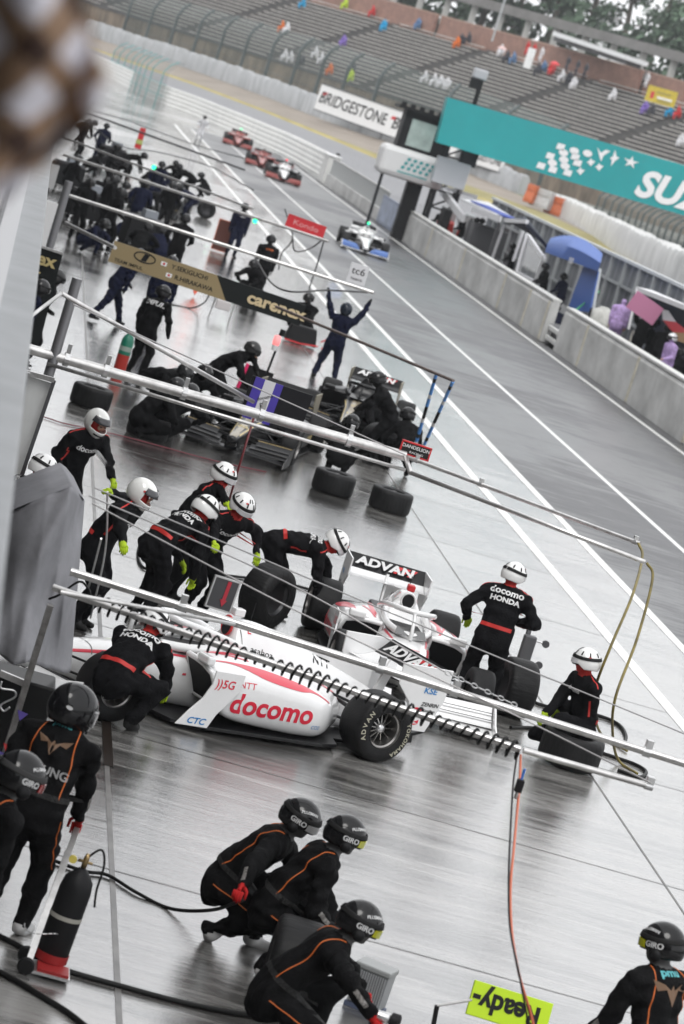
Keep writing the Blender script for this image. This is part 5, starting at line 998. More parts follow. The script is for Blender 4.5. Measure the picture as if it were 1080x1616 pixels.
c_ = PF(2, 728, 32.9); MB().tube([c_ + Vector((cos(a) * .055, -.02, sin(a) * .055)) for a in np.linspace(0, 2 * pi, 20)], .014, 6, False).build('red_ring', redm, pw)
tb = empty('team_backboard', HY(70, 470, 54), label='black team backboard with gold lettering at the left edge', cat='board')
def TF(px, py, Y=54): return HY(px, py, Y) - tb.location
v = [TF(20, 376), TF(99, 402), TF(62, 545), TF(-30, 515)]; th = Vector((0, .08, 0)); MB().add(v + [p + th for p in v], [(0, 1, 2, 3), (7, 6, 5, 4), (0, 4, 5, 1), (1, 5, 6, 2), (2, 6, 7, 3), (3, 7, 4, 0)]).build('panel', sb, tb); MB().beam(v[0] + Vector((0, -.02, .02)), v[1] + Vector((0, -.02, .02)), .05, .04).build('top_trim', alum, tb)
for txt, px, py, sz in (('carenex', 40, 401, .30), ('IMPUL', 42, 420, .17)): q = MB(); vs, fs = text_data(txt, sz, .03, 0, 1, 1.1); drape(q, vs, fs, frame(TF(px, py, 53.95), (1, 0, 0), (0, 0, 1)), off=.004); q.build('lettering', mat('gold_text', (.50, .40, .18), .4), tb, normals=False)
for nm, (x0, y0, x1, y1, Y), mt, lb_ in (('display_screen', (22, 300, 92, 322, 66), white, 'pale screen panel with a blue lower edge behind the black backboard'), ('grey_box', (60, 252, 95, 262, 80), mat('box_pale', (.45, .45, .45), .5), 'pale grey box panel beside the far booms at the left')):
    p = HY(x0, y0, Y); q_ = HY(x1, y1, Y); o = empty(nm, p, label=lb_, cat='panel'); h = .95 if Y == 66 else .6; MB().beam(Vector((0, 0, -h / 2)), (q_ - p) + Vector((0, 0, -h / 2)), .08, h).build('panel', mt, o)
    if Y == 66: MB().beam(Vector((0, 0, -h - .12)), (q_ - p) + Vector((0, 0, -h - .12)), .06, .24).build('blue_edge', mat('banner_blue', (.02, .07, .35), .5), o)
# ---------------------------------------------------------------- equipment
def tyre(name, loc, rot, R, wd, label, group='spare tyres', rimc=True):
    o = empty(name, loc, label=label, cat='tyre', group=group); o.rotation_euler = rot; h2 = wd / 2; rr = R * .56
    pr = [(rr, -h2 * .9), (R * .72, -h2), (R * .90, -h2 * .97), (R * .97, -h2 * .86), (R, -h2 * .6), (R, h2 * .6), (R * .97, h2 * .86), (R * .90, h2 * .97), (R * .72, h2), (rr, h2 * .9), (rr * .97, 0), (rr, -h2 * .9)]
    MB().lathe(pr, 44).build('tread', mat('tyre_tread', (.011, .011, .0115), .5, spec=.2, var=.25, vscale=30, bump=.5, bscale=26, stretch=(1, 1, .3)), o, smooth=True, angle=40)
    MB().lathe([(rr, h2 * .8), (rr * .9, h2 * .6), (rr * .3, h2 * .3), (.001, h2 * .35)], 30).build('rim', mat('rim_dark', (.05, .05, .052), .35, .8), o, smooth=True, angle=35); MB().lathe([(rr, -h2 * .8), (rr * .9, -h2 * .6), (.001, -h2 * .3)], 30).build('rim', MATS['rim_dark'], o, smooth=True); return o
UP = (pi / 2, 0, 0)
for px, py, rot, z, lb in ((612, 806, (0, 0, 0), .18, 'tyre lying flat at the right, under the boom joint plate'), (522, 778, (0, 0, 0), .18, 'tyre lying flat left of the boom joint, below the black car'), (140, 642, (0, 0, 0), .18, 'tyre lying flat near the left white partition'), (272, 640, (pi / 2, 0, .3), .33, 'tyre standing up behind the left black car crew'), (408, 985, (pi / 2, 0, .9), .36, 'large tyre held upright by the white helmeted man'), (800, 1128, (0, pi / 2, .15), .33, 'new treaded tyre standing against the front wheel of the rear white car'), (893, 1208, (.05, 0, 0), .20, 'tyre lying under the crouching man at the right'), (322, 344, (pi / 2, 0, .2), .33, 'tyre standing beside the distant crouching man'), (440, 1588, (0, pi / 2, -.1), .31, 'tyre standing edge on beside the three crouching men'), (230, 690, (0, 0, 0), .18, 'tyre lying before the left black car crew'), (590, 725, (pi / 2, 0, .4), .33, 'tyre standing beside the nose of the right black car')):
    tyre('spare_tyre', G(px, py, 0) + Vector((0, 0, z)), rot, .345 if 'large' not in lb else .37, .36, lb)
# gas bottle on trolley
gb = empty('gas_bottle', G(74, 1528, 0), label='tall black gas bottle with brass valve standing on a hand trolley', cat='gas bottle')
tilt = Matrix.Rotation(radians(3), 4, 'Y'); MB().lathe([(.001, .06), (.10, .06), (.112, .08), (.112, .58), (.10, .66), (.05, .72), (.03, .74), (.001, .75)], 28, tilt).build('cylinder', mat('bottle_black', (.013, .013, .014), .45), gb, smooth=True, angle=50)
MB().lathe([(.115, .07), (.118, .07), (.118, .13), (.115, .13)], 28, tilt).build('red_band', mat('pad_red', (.28, .015, .015), .5), gb); MB().lathe([(.113, .38), (.1145, .38), (.1145, .41), (.113, .41)], 28, tilt).build('strap', mat('strap_grey', (.35, .34, .3), .5), gb)
b = MB(); b.lathe([(.001, .75), (.02, .75), (.02, .82), (.012, .85), (.001, .85)], 12, tilt); b.tube([tilt @ Vector((-.05, 0, .79)), tilt @ Vector((.05, 0, .79))], .011, 8); b.build('valve', mat('brass', (.35, .25, .12), .35, .8), gb, smooth=True)
MB().lathe([(.001, .0), (.028, 0), (.028, .02), (.001, .02)], 16, TM((-.05, -.05, .80), 0, pi / 2)).build('gauge', mat('gauge', (.6, .5, .1), .4), gb)
MB().tube(spline([(.03, 0, .80), (.12, 0, .90), (.17, 0, .80), (.17, 0, .62), (.19, 0, .50)], 5), .008, 6).build('hose_tail', cable, gb, smooth=True)
tr_ = empty('hand_trolley', G(42, 1530, 0), label='steel hand trolley with flat handle bar and black wheels under the gas bottle', cat='trolley')
hb_ = G(122, 1308, .78) - tr_.location; MB().beam((0.0, 0, .05), hb_, .042, .03).build('handle_bar', alum, tr_); MB().beam((.0, .14, .05), hb_ * .8 + Vector((0, .14, 0)), .03, .02).build('back_bar', alum, tr_)
MB().box((.14, 0, .035), (.30, .26, .02)).build('foot_plate', steel, tr_); MB().box((.17, -.02, .055), (.22, .2, .02)).build('red_pad', mat('pad_red', (.28, .015, .015), .5), tr_)
for y in (-.12, .14): MB().lathe([(.001, -.02), (.05, -.02), (.06, -.01), (.06, .01), (.05, .02), (.001, .02)], 20, TM((-.02, y, .06), 0, pi / 2)).build('wheel', rubber, tr_, smooth=True, angle=40)
b = MB()
for i in range(9): b.tube([tilt @ Vector((cos(a) * .118, sin(a) * .118, .30 - .02 * sin(a * 2))) for a in np.linspace(-pi + i * .33, -pi + i * .33 + .25, 4)], .004, 5)
b.build('safety_chain', steel, tr_)
# finned box and kneepad
fb = empty('finned_box', G(575, 1592, 0), radians(-25), label='silver ridged box with a grey lid beside the lowest crouching man', cat='box')
MB().box((0, 0, .17), (.25, .18, .26), taper=1.05).build('case', mat('box_silver', (.30, .31, .32), .4, .5), fb, bevel=.008); MB().box((0, 0, .32), (.28, .21, .045)).build('lid', mat('lid_grey', (.28, .29, .29), .4), fb, bevel=.012)
for i in range(13): MB().box((-.115 + i * .019, -.098, .17), (.008, .012, .24)).build('fin', mat('fin_pale', (.55, .56, .58), .35, .5), fb)
MB().box((0, 0, .02), (.27, .2, .035)).build('base', mat('base_blue', (.08, .10, .16), .5), fb)
# fire extinguishers
fe = empty('gas_cylinder', G(186, 592, 0), label='green and red gas cylinder standing beside the black suited man', cat='gas cylinder')
MB().lathe([(.001, 0), (.115, 0), (.115, .40)], 24).build('red_body', mat('cyl_red', (.40, .03, .02), .4), fe, smooth=True, angle=50); MB().lathe([(.1155, .40), (.1155, .66), (.09, .74), (.04, .80), (.04, .84), (.001, .85)], 24).build('green_top', mat('cyl_green', (.01, .16, .10), .4), fe, smooth=True, angle=50); MB().lathe([(.117, .47), (.117, .56)], 24).build('label_band', mat('band_pale', (.3, .36, .32), .5), fe)
f2 = empty('marshal_marker', G(207, 268, 0) + Vector((0, 0, 1.05)), label='red pole banner with yellow and white stripes hanging over the distant crew', cat='banner'); f2.scale = (.6, .6, .6)
for i, (z, h, c) in enumerate(((0, .9, redm), (-.62, .35, mat('stripe_lime', (.45, .5, .15), .5)), (-.95, .35, redm), (-1.2, .15, white))): MB().box((0, 0, z + 1), (.42 if i == 0 else .5, .12, h)).build('band', c, f2)
tg = empty('warning_triangle', G(305, 468, 0), radians(20), label='orange red triangle marker on the ground under the gold sign', cat='marker'); MB().prism([(-.32, .62), (.36, .5), (.02, .0)], .03, TM((0, 0, .05), 0, pi / 2 - .2)).build('plate', mat('marker_orange', (.75, .10, .04), .4), tg)
kj = empty('jack', G(345, 505, 0), label='pale wheeled jack frame standing on the wet ground under the gold sign', cat='jack')
for x in (-.25, .25): MB().tube([(x, 0, 0), (x + .03, 0, .55)], .018, 8).build('leg', steel, kj)
MB().box((0, 0, .38), (.36, .2, .22)).build('motor_box', mat('jack_white', (.55, .52, .52), .5), kj, bevel=.02); MB().beam((-.25, 0, .5), (.28, 0, .5), .03, .03).build('crossbar', steel, kj)
cj = empty('jack_cart', G(478, 545, 0), label='low black cart with red trim beside the crouching man by the hanging hoses', cat='cart'); MB().box((-.1, 0, .25), (.8, .5, .42), taper=.8).build('case', black, cj, bevel=.03); MB().tube([(-.5, -.26, .05), (-.1, -.26, .04), (.34, -.26, .1)], .02, 6).build('red_trim', redm, cj); MB().tube(spline([(.4, 0, .2), (.55, 0, .3), (.6, 0, .12), (.45, 0, .05)], 5), .02, 6).build('red_cable', redm, cj)
ls = empty('light_wand', G(421, 590, .9), label='black pole with a glowing pink tip held beside the black car', cat='light wand'); MB().tube([(0, 0, 0), (.04, 0, .55)], .022, 8).build('pole', black, ls); MB().lathe([(.001, .55), (.06, .55), (.07, .62), (.06, .72), (.001, .74)], 14).build('lamp', mat('pink_lamp', (.7, .15, .15), .4, emit=(1, .25, .25), estr=.7), ls, smooth=True); MB().lathe([(.05, .45), (.06, .55)], 14).build('collar', white, ls); MB().tube([(.05, 0, .74), (.06, 0, .86)], .05, 8).build('cap', black, ls)
pf_ = board('pink_edged_board', HY(402, 606, 57.5), .55, .6, black, 'black board with a bright pink edge leaning against the black clad man', right=(1, .3, -.1), up=(.3, 0, 1)); F = frame(Vector((0, 0, 0)), (1, .3, -.1), (.3, 0, 1))
for q in (((-.28, 0, 0), (.05, .62, .05)), ((0, -.3, 0), (.6, .05, .05))): MB().box(q[0], q[1], F).build('pink_edge', mat('pink_edge', (.8, .03, .15), .4), pf_)
jb = board('jack_board', HY(352, 938, 35.2), .30, .36, mat('smoke_panel', (.06, .06, .065), .3), 'pale framed dark board with a red arrow behind the near car roll hoop', right=(.97, .2, -.05), edge=mat('frame_pale', (.5, .5, .5), .4)); MB().prism([(-.01, .16), (.035, .16), (.03, -.06), (.05, -.06), (.01, -.14), (-.035, -.06), (-.01, -.06)], .006, frame(Vector((0, 0, 0)), (.97, .2, -.05), (0, 0, 1)) @ Matrix.Translation((.02, 0, .006))).build('red_arrow', mat('arrow_red', (.45, .03, .05), .4), jb)
# poles held by the second helmeted man
for pts, lb in (([(170, 776, 1.9), (166, 872, 1.2), (143, 975, .1)], 'steel rod with a bent middle held in the yellow green glove'), ([(160, 850, 1.3), (132, 960, .1)], 'thin steel rod leaning beside the bent one')):
    hosepx(pts, .011, steel, lb, 'rod', 6, 'steel_rod')
# covered stand at the left edge
ts = empty('covered_stand', HY(60, 900, 25), label='grey tarpaulin draped over an equipment stand at the left edge', cat='covered stand')
def SP(px, py, Y): return HY(px, py, Y) - ts.location
cols = [(-60, 845, 25.6), (-20, 822, 25.2), (30, 800, 25.0), (75, 782, 24.9), (112, 768, 24.9), (122, 775, 25.2), (134, 790, 25.7)]; bots = [(-60, 1010, 25.0), (-20, 1030, 24.6), (15, 1042, 24.4), (40, 1050, 24.5), (66, 1046, 24.8), (88, 1064, 25.1), (112, 1055, 25.7)]
NC, NRW = 70, 40; vs = []; r_ = random.Random(3)
def ipx(C, u):
    k = u * (len(C) - 1); i = min(int(k), len(C) - 2); f = k - i; return [C[i][q] * (1 - f) + C[i + 1][q] * f for q in range(3)]
for j in range(NRW + 1):
    v_ = j / NRW
    for i in range(NC + 1):
        u = i / NC; a = ipx(cols, u); b_ = ipx(bots, u); fold = (.05 * sin(u * 13 + 1.5 * sin(v_ * 4) + 2 * v_) + .018 * sin(u * 31 + v_ * 9) + .045 * sin(u * 6 - v_ * 7)) * (.2 + .7 * v_) + .03 * sin((u + v_ * .8) * 11) * u + .02 * sin(v_ * 14 + u * 17) * (1 - v_)
        vs.append(SP(a[0] + (b_[0] - a[0]) * v_, a[1] + (b_[1] - a[1]) * v_ + 5 * sin(u * 21) * v_, a[2] + (b_[2] - a[2]) * v_ - fold * 2.2))
tp = MB().add(vs, [(j * (NC + 1) + i, j * (NC + 1) + i + 1, (j + 1) * (NC + 1) + i + 1, (j + 1) * (NC + 1) + i) for j in range(NRW) for i in range(NC)]).build('tarpaulin', mat('tarp_grey', (.23, .23, .245), .85, var=.15, vscale=3, bump=.5, bscale=6, spec=.2), ts, smooth=True); md = tp.modifiers.new('thick', 'SOLIDIFY'); md.thickness = .01
tv = [SP(*c) for c in cols]; tv2 = [p + Vector((-.1, 1.0, .02)) for p in tv]; MB().add(tv + tv2, [(i, i + 1, i + 8, i + 7) for i in range(6)]).build('tarpaulin_top', MATS['tarp_grey'], ts, smooth=True)
MB().box(SP(10, 1130, 25.2), (.62, .5, .75)).build('equipment_case', mat('case_black', (.012, .012, .012), .4), ts, bevel=.02)
MB().beam(SP(80, 955, 24.2), SP(-6, 1235, 24.2), .085, .05).build('sticker_rail', mat('rail_alum', (.30, .29, .28), .35, .8, var=.3, vscale=14), ts)
for px, py, c, in ((34, 1128, (.10, .07, .30)), (12, 1180, (.5, .05, .05)), (5, 1193, (.1, .4, .7))): b_ = SP(px, py, 24.14); MB().add([b_ + Vector((-.04, 0, .03)), b_ + Vector((.05, 0, .02)), b_ + Vector((0, 0, -.05))], [(0, 1, 2)]).build('sticker', mat('sticker_%.2f' % c[0], c, .4), ts, normals=False)
MB().beam(SP(0, 1062, 24.3), SP(38, 1078, 24.3), .04, .05).build('latch_rail', alum, ts); MB().tube(spline([SP(3, 1075, 24.2), SP(2, 1086, 24.2), SP(22, 1090, 24.2), SP(24, 1100, 24.2), SP(2, 1112, 24.2), SP(6, 1122, 24.2), SP(16, 1116, 24.2)], 5), .008, 6).build('hook', steel, ts, smooth=True)
MB().tube(spline([SP(78, 945, 24.4), SP(95, 938, 24.3), SP(125, 918, 24.2), SP(140, 930, 24.2), SP(143, 945, 24.2)], 6), .010, 6).build('cable_loop', cable, ts, smooth=True)
# ---------------------------------------------------------------- plaid cloth hanging close to the lens
pl = bpy.data.materials.new('plaid_cloth'); pl.use_nodes = True; t = pl.node_tree; bs = t.nodes['Principled BSDF']; bs.inputs['Roughness'].default_value = .9; tc = t.nodes.new('ShaderNodeTexCoord'); 
mp = t.nodes.new('ShaderNodeMapping'); mp.inputs['Rotation'].default_value = (0, 0, .55); t.links.new(tc.outputs['UV'], mp.inputs[0]); ws = []
for ax, sc, rot in (('X', .62, 0), ('Y', .62, 0)):
    wv = t.nodes.new('ShaderNodeTexWave'); wv.bands_direction = ax; wv.inputs['Scale'].default_value = sc; wv.inputs['Distortion'].default_value = .3; t.links.new(mp.outputs[0], wv.inputs['Vector'])
    rp = t.nodes.new('ShaderNodeMapRange'); rp.inputs[1].default_value = .55; rp.inputs[2].default_value = .75; t.links.new(wv.outputs[0], rp.inputs[0]); ws.append(rp.outputs[0])
ad = t.nodes.new('ShaderNodeMath'); ad.operation = 'ADD'; t.links.new(ws[0], ad.inputs[0]); t.links.new(ws[1], ad.inputs[1])
cr = t.nodes.new('ShaderNodeValToRGB'); cr.color_ramp.elements[0].color = (.80, .78, .84, 1); cr.color_ramp.elements[1].color = (.045, .022, .015, 1); e_ = cr.color_ramp.elements.new(.5); e_.color = (.30, .19, .12, 1); dv = t.nodes.new('ShaderNodeMath'); dv.operation = 'MULTIPLY'; dv.inputs[1].default_value = .5
t.links.new(ad.outputs[0], dv.inputs[0]); t.links.new(dv.outputs[0], cr.inputs[0]); t.links.new(cr.outputs[0], bs.inputs['Base Color'])
PY = 4.0; oc = HY(80, 60, PY); W_, H_ = 24, 30; vs = []; uv = []
edge_l = [(-60, -60), (-60, 60), (-60, 180), (-60, 270), (-40, 330)]; edge_r = [(95, -60), (140, 40), (172, 130), (150, 190), (25, 305)]
for j in range(H_ + 1):
    v_ = j / H_ * 4; i0 = min(int(v_), 3); f = v_ - i0; l_ = [edge_l[i0][q] * (1 - f) + edge_l[i0 + 1][q] * f for q in (0, 1)]; rr_ = [edge_r[i0][q] * (1 - f) + edge_r[i0 + 1][q] * f for q in (0, 1)]
    for i in range(W_ + 1):
        u = i / W_; vs.append(HY(l_[0] + (rr_[0] - l_[0]) * u, l_[1] + (rr_[1] - l_[1]) * u, PY + .05 * sin(u * 7 + v_) + .03 * sin(v_ * 3 + u * 4)) - oc); uv.append((u * 1.15, v_ * .42))
pm_ = MB().add(vs, [(j * (W_ + 1) + i, j * (W_ + 1) + i + 1, (j + 1) * (W_ + 1) + i + 1, (j + 1) * (W_ + 1) + i) for j in range(H_) for i in range(W_)]); po = pm_.build('plaid_cloth', pl, smooth=True, normals=False); po.location = oc
ul = po.data.uv_layers.new(name='uv')
for lp in po.data.loops: ul.data[lp.index].uv = uv[lp.vertex_index]
md = po.modifiers.new('thick', 'SOLIDIFY'); md.thickness = .012; tag(po, 'blurred brown and white plaid cloth hanging close in the top left corner', 'cloth')
# ---------------------------------------------------------------- the pit crews
def face(dx, dy): return atan2(dy, dx) - pi / 2
def L2(loc, rz, s, p): return (Matrix.Rotation(-rz, 3, 'Z') @ (Vector(p) - Vector(loc))) / s
def hp(loc, rz, px, py, z, s=1.): return tuple(L2(loc, rz, s, G(px, py, z)))
WH = (.78, .78, .77); BK = (.014, .014, .015); DG = (.05, .05, .052); YL = (.42, .42, .01); docB = [('docomo', .145, .115, wtxt, .03, 1.05), ('HONDA', .045, .082, wtxt, .045, 1.15)]; docF = [('docomo', .05, .10, wtxt, .03, 1.05)]
DK = dict(key='black_red', hs='open', hcol=WH, lens=(.62, .62, .64), accent=1, redtrim=True, vox=.020, marks=[('@', .45, .80, .020, (.5, .04, .04), 0), ('@', -1.9, .45, .022, (.5, .04, .04), 0)])
giro = [('GIRO', -1.5, .10, .055, (.6, .6, .6), 0), ('GIRO', 1.5, .10, .055, (.6, .6, .6), 0), ('PLUSMAN', -1.0, .75, .03, (.6, .6, .6), .1), ('PLUSMAN', 1.1, .75, .03, (.6, .6, .6), .1)]
OK = dict(key='black_orange', hs='open', hcol=BK, lens=YL, orange=True, vox=.017, marks=giro)
arms = [('UNSUNG', -.11, .085, mat('print_grey', (.30, .30, .30), .6), .03, 1.), ('pmu', .235, .055, tealp, .03, 1.5), ('^', .07, .13, mat('emblem_bronze', (.16, .09, .05), .6), 0, 1)]
# foreground men in black with orange piping
loc = G(-3, 1470); rz = face(.35, 1); p, nf = person('standing man in orange piped black suit and dark full face helmet gripping the trolley bar', loc, rz, 'black_orange', dict(lean=6, hunch=12, head=(-35, -18), lh=(-.30, .10, .85), rh=hp(loc, rz, 122, 1303, .80), lf=(-.14, -.05, .085), rf=(.12, .10, .085)), .017, 'full', (.014, .014, .016), (.015, .015, .017), orange=True, back=arms, marks=[('@', 2.4, -.05, .025, (.5, .5, .5), 0)], hscale=1.12)
loc = G(-150, 1592); person('man at the left edge in a glossy black helmet, cut off by the frame', loc, face(1, .5), 'black_orange', dict(lean=16, hunch=14, head=(0, -12), lh=(-.2, .3, .9), rh=(.25, .2, .75)), .018, 'open', BK, lens=(.25, .02, .02), orange=True, marks=giro, hscale=1.1, strap=(.04, .04, .04))
q = mat('bat_grey', (.30, .24, .18), .6)
def crouch(**k):
    d = dict(pelvis=(0, -.18, .36), lean=26, hunch=16, head=(0, -14), lf=(-.15, .20, .085), rf=(.13, -.10, .10), lk=(-.3, 1, .9), rk=(.25, 1, -.2), rfp=-50, lh=(-.20, .42, .42), rh=(.20, .42, .40)); d.update(k); return d
loc = G(352, 1486); rz = face(1, -.25); person('leftmost of the three crouching men, holding a hose end in his red glove', loc, rz, pose=crouch(rh=hp(loc, rz, 352, 1438, .52), lean=24, pelvis=(0, -.12, .46), lh=(-.15, .5, .5), re=(.6, -1, .2), head=(0, -16)), front=[('MFG', .08, .06, wtxt, .02, 1)], **dict(OK, hcol=(.013, .013, .014), lens=(.3, .3, .3)))
loc = G(424, 1536); rz = face(1, .1); person('crouching man with a yellow lens goggle, the highest of the three by the tyre', loc, rz, pose=crouch(lean=20, pelvis=(0, -.12, .50), head=(4, -8), rh=(.2, .30, .48)), **OK)
loc = G(424, 1668); rz = face(1, .0); person('lowest crouching man, red glove on a wheel gun at the bottom edge', loc, rz, pose=crouch(lean=26, pelvis=(0, -.1, .45), head=(6, -12), rh=hp(loc, rz, 585, 1600, .62), lh=(-.12, .5, .55)), **OK)
loc = G(968, 1835); rz = face(-.75, 1); person('man seen from behind at the bottom right corner, badge on his back', loc, rz, pose=dict(lean=10, head=(20, -8), pelvis=(0, 0, .78), lk=(-.3, 1, 0), rk=(.3, 1, 0), lh=(-.25, .35, .75), rh=(.25, .35, .75)), back=[('pmu', .20, .07, tealp, .03, 1.5), ('^', .07, .17, mat('emblem_bronze', (.16, .09, .05), .6), 0, 1)], **OK)
wg = empty('wheel_gun', G(600, 1603, .62), label='black and silver wheel gun in the lowest crouching man\'s glove', cat='wheel gun'); b = MB(); b.lathe([(.001, -.02), (.035, -.02), (.038, .06), (.03, .07)], 18, TM((0, 0, 0), -.3, 0, pi / 2)); b.build('barrel', steel, wg, smooth=True, angle=50)
MB().lathe([(.030, .07), (.05, .075), (.052, .13), (.035, .14), (.001, .13)], 20, TM((0, 0, 0), -.3, 0, pi / 2)).build('socket', black, wg, smooth=True, angle=50); MB().box((-.03, .01, -.06), (.045, .04, .13)).build('grip', black, wg, bevel=.01)
# docomo crew
loc = G(74, 856); rz = face(.62, -.75); person('standing man in a white full face helmet just behind the grey tarpaulin', loc, rz, 'black_red', dict(lean=12, hunch=12, head=(0, -20), lh=hp(loc, rz, 181, 768, .95), rh=(.26, .12, .85), pelvis=(0, 0, .92)), .020, 'full', (.80, .80, .77), None, front=docF, redtrim=True, hscale=1.02, marks=[('@', .0, .62, .024, (.5, .04, .04), 0)])
loc = G(116, 987); rz = face(1, -.35); person('taller white full face helmet man holding a bent steel rod', loc, rz, 'black_red', dict(lean=16, hunch=14, bulk=1.34, head=(0, -24), lh=hp(loc, rz, 176, 778, 1.45), rh=hp(loc, rz, 197, 905, .92), le=(-1, -.4, -.3)), .020, 'full', (.80, .80, .77), None, front=docF, redtrim=True, hscale=.98, marks=[('@', -1.2, .42, .026, (.5, .04, .04), 0), ('@', 1.2, .42, .026, (.5, .04, .04), 0)])
loc = G(-35, 965); person('man in a white open helmet at the left edge behind the tarpaulin', loc, face(.9, .5), pose=dict(lean=12, hunch=14, head=(0, -15)), back=docB, **DK)
loc = G(218, 977); rz = face(.75, .6); person('man bending with his printed back to the camera beside the man with the pit board', loc, rz, pose=dict(pelvis=(0, -.05, .88), lean=38, hunch=22, head=(0, -28), lh=(-.15, .5, .7), rh=(.22, .42, .62), lf=(-.2, .1, .085), rf=(.17, -.15, .085)), back=docB, **dict(DK, hscale=1.08))
loc = G(258, 945); rz = face(1, -.5); person('man in a white open helmet holding the dark red pole of the pit board', loc, rz, pose=dict(lean=14, hunch=12, head=(0, -15), lh=hp(loc, rz, 358, 793, 1.35), rh=(.25, .2, .9)), **DK)
loc = G(291, 973); rz = face(.55, -.8); person('man facing the camera in a white open helmet, steadying the large tyre', loc, rz, pose=dict(lean=24, hunch=18, head=(0, -26), pelvis=(0, 0, .86), lh=hp(loc, rz, 405, 872, .95), rh=hp(loc, rz, 338, 912, .80), lf=(-.2, 0, .085), rf=(.17, .1, .085)), front=docF, **DK)
loc = G(418, 972); rz = face(1, -.05); person('man bent double beside the large tyre, white helmet to the right', loc, rz, pose=dict(pelvis=(0, -.12, .90), lean=72, hunch=14, head=(0, -48), lh=(-.15, .62, .50), rh=(.15, .52, .42), lf=(-.14, .12, .085), rf=(.14, -.2, .085)), back=docB, **DK)
loc = G(178, 1138); rz = face(.55, 1); person('man crouched at the front wheel of the side on white car, red belt', loc, rz, pose=dict(pelvis=(0, -.25, .46), lean=36, hunch=20, head=(-10, -40), lh=(-.22, .5, .38), rh=(.20, .5, .36), lf=(-.22, .0, .085), rf=(.22, -.12, .085), lk=(-.6, 1, .3), rk=(.6, 1, .3)), back=docB, **dict(DK, vox=.018))
loc = G(742, 1120); rz = face(.22, 1); person('standing man seen from behind with printed back and one arm held out to the left', loc, rz, pose=dict(lean=8, hunch=8, head=(-38, -8), pelvis=(0, 0, .92), lh=hp(loc, rz, 738, 970, 1.0), rh=(.20, .22, 1.12), re=(1, -.3, -.6), lf=(-.2, 0, .085), rf=(.16, 0, .085)), back=docB, s=.98, **dict(DK, vox=.018))
loc = G(887, 1200); rz = face(-1, -.35); person('crouching man with a white helmet and black banded goggles beside the lying tyre', loc, rz, pose=dict(pelvis=(0, -.1, .42), lean=8, hunch=10, head=(-35, -6), lh=hp(loc, rz, 878, 1125, .45), rh=hp(loc, rz, 860, 1128, .45), lf=(-.18, .15, .085), rf=(.15, -.15, .10), lk=(-.3, 1, .5), rk=(.3, 1, -.2), rfp=-40), front=[('docomo', .08, .07, wtxt, .02, 1)], **DK)
jk = empty('floor_jack', G(812, 1085, 0), label='grey quick jack standing by the right leg of the standing man', cat='jack'); MB().beam((0, 0, .05), (-.04, .1, .95), .05, .04).build('lever', mat('jack_grey', (.10, .10, .105), .4, .5), jk); MB().box((.0, .0, .42), (.16, .10, .50)).build('frame', MATS['jack_grey'], jk, bevel=.02)
for z in (.35, .62): MB().lathe([(.001, -.02), (.045, -.02), (.045, .02), (.001, .02)], 14, TM((.20, -.02, z), 0, pi / 2)).build('roller', darkgrey, jk, smooth=True, angle=40); MB().tube([(.05, 0, z), (.2, -.02, z)], .012, 6).build('axle', steel, jk)
# middle team
BL = dict(key='black', hs='open', hcol=(.03, .03, .032), lens=(.02, .02, .02), vox=.026)
loc = G(512, 600); rz = face(.05, 1); person('man with both arms raised holding up the white board and a black hose', loc, rz, 'navy', dict(lean=-2, hunch=-4, head=(0, 4), lh=(-.52, .06, 1.98), rh=(.50, .06, 2.02), le=(-1, 0, -.4), re=(1, 0, -.4), lf=(-.26, 0, .085), rf=(.20, 0, .085)), .024, 'full', (.02, .03, .05), (.1, .4, .8), s=.99)
loc = G(328, 658); rz = face(1, -.2); person('stooping man in black with a grey helmet holding the glowing wand', loc, rz, pose=dict(lean=34, hunch=22, head=(0, -20), pelvis=(0, -.1, .88), lh=hp(loc, rz, 405, 586, 1.05), rh=(.2, .5, .8)), **dict(BL, hcol=DG))
loc = G(210, 594); rz = face(.6, 1); person('standing man in black with white chest lettering on his back and a hooked tool', loc, rz, pose=dict(lean=8, hunch=10, head=(-30, -12), rh=hp(loc, rz, 266, 528, .95), lh=(-.25, .15, .85)), back=[('IMPUL', .12, .13, wtxt, .04, 1.1)], **BL)
loc = G(166, 510); person('striding man in navy whose head is hidden by the gold sign', loc, face(1, .5), pose=dict(lean=22, hunch=10, lf=(-.1, .38, .085), rf=(.1, -.42, .12), lh=(-.2, .4, .9)), **dict(BL, key='navy'))
loc = G(232, 530); person('man in navy half hidden behind the man with the hooked tool', loc, face(.4, 1), pose=dict(lean=12, lf=(-.1, .2, .085), rf=(.1, -.3, .1)), **dict(BL, key='navy'))
loc = G(32, 575); person('man in black before the black team backboard at the left edge', loc, face(1, .2), pose=dict(lean=8, hunch=10, head=(0, -18), lh=(-.2, .3, 1.0)), **dict(BL, hcol=DG))
loc = G(5, 600); person('navy suited man half cut off by the left edge ledge', loc, face(1, .3), pose=dict(lean=10), **dict(BL, key='navy'))
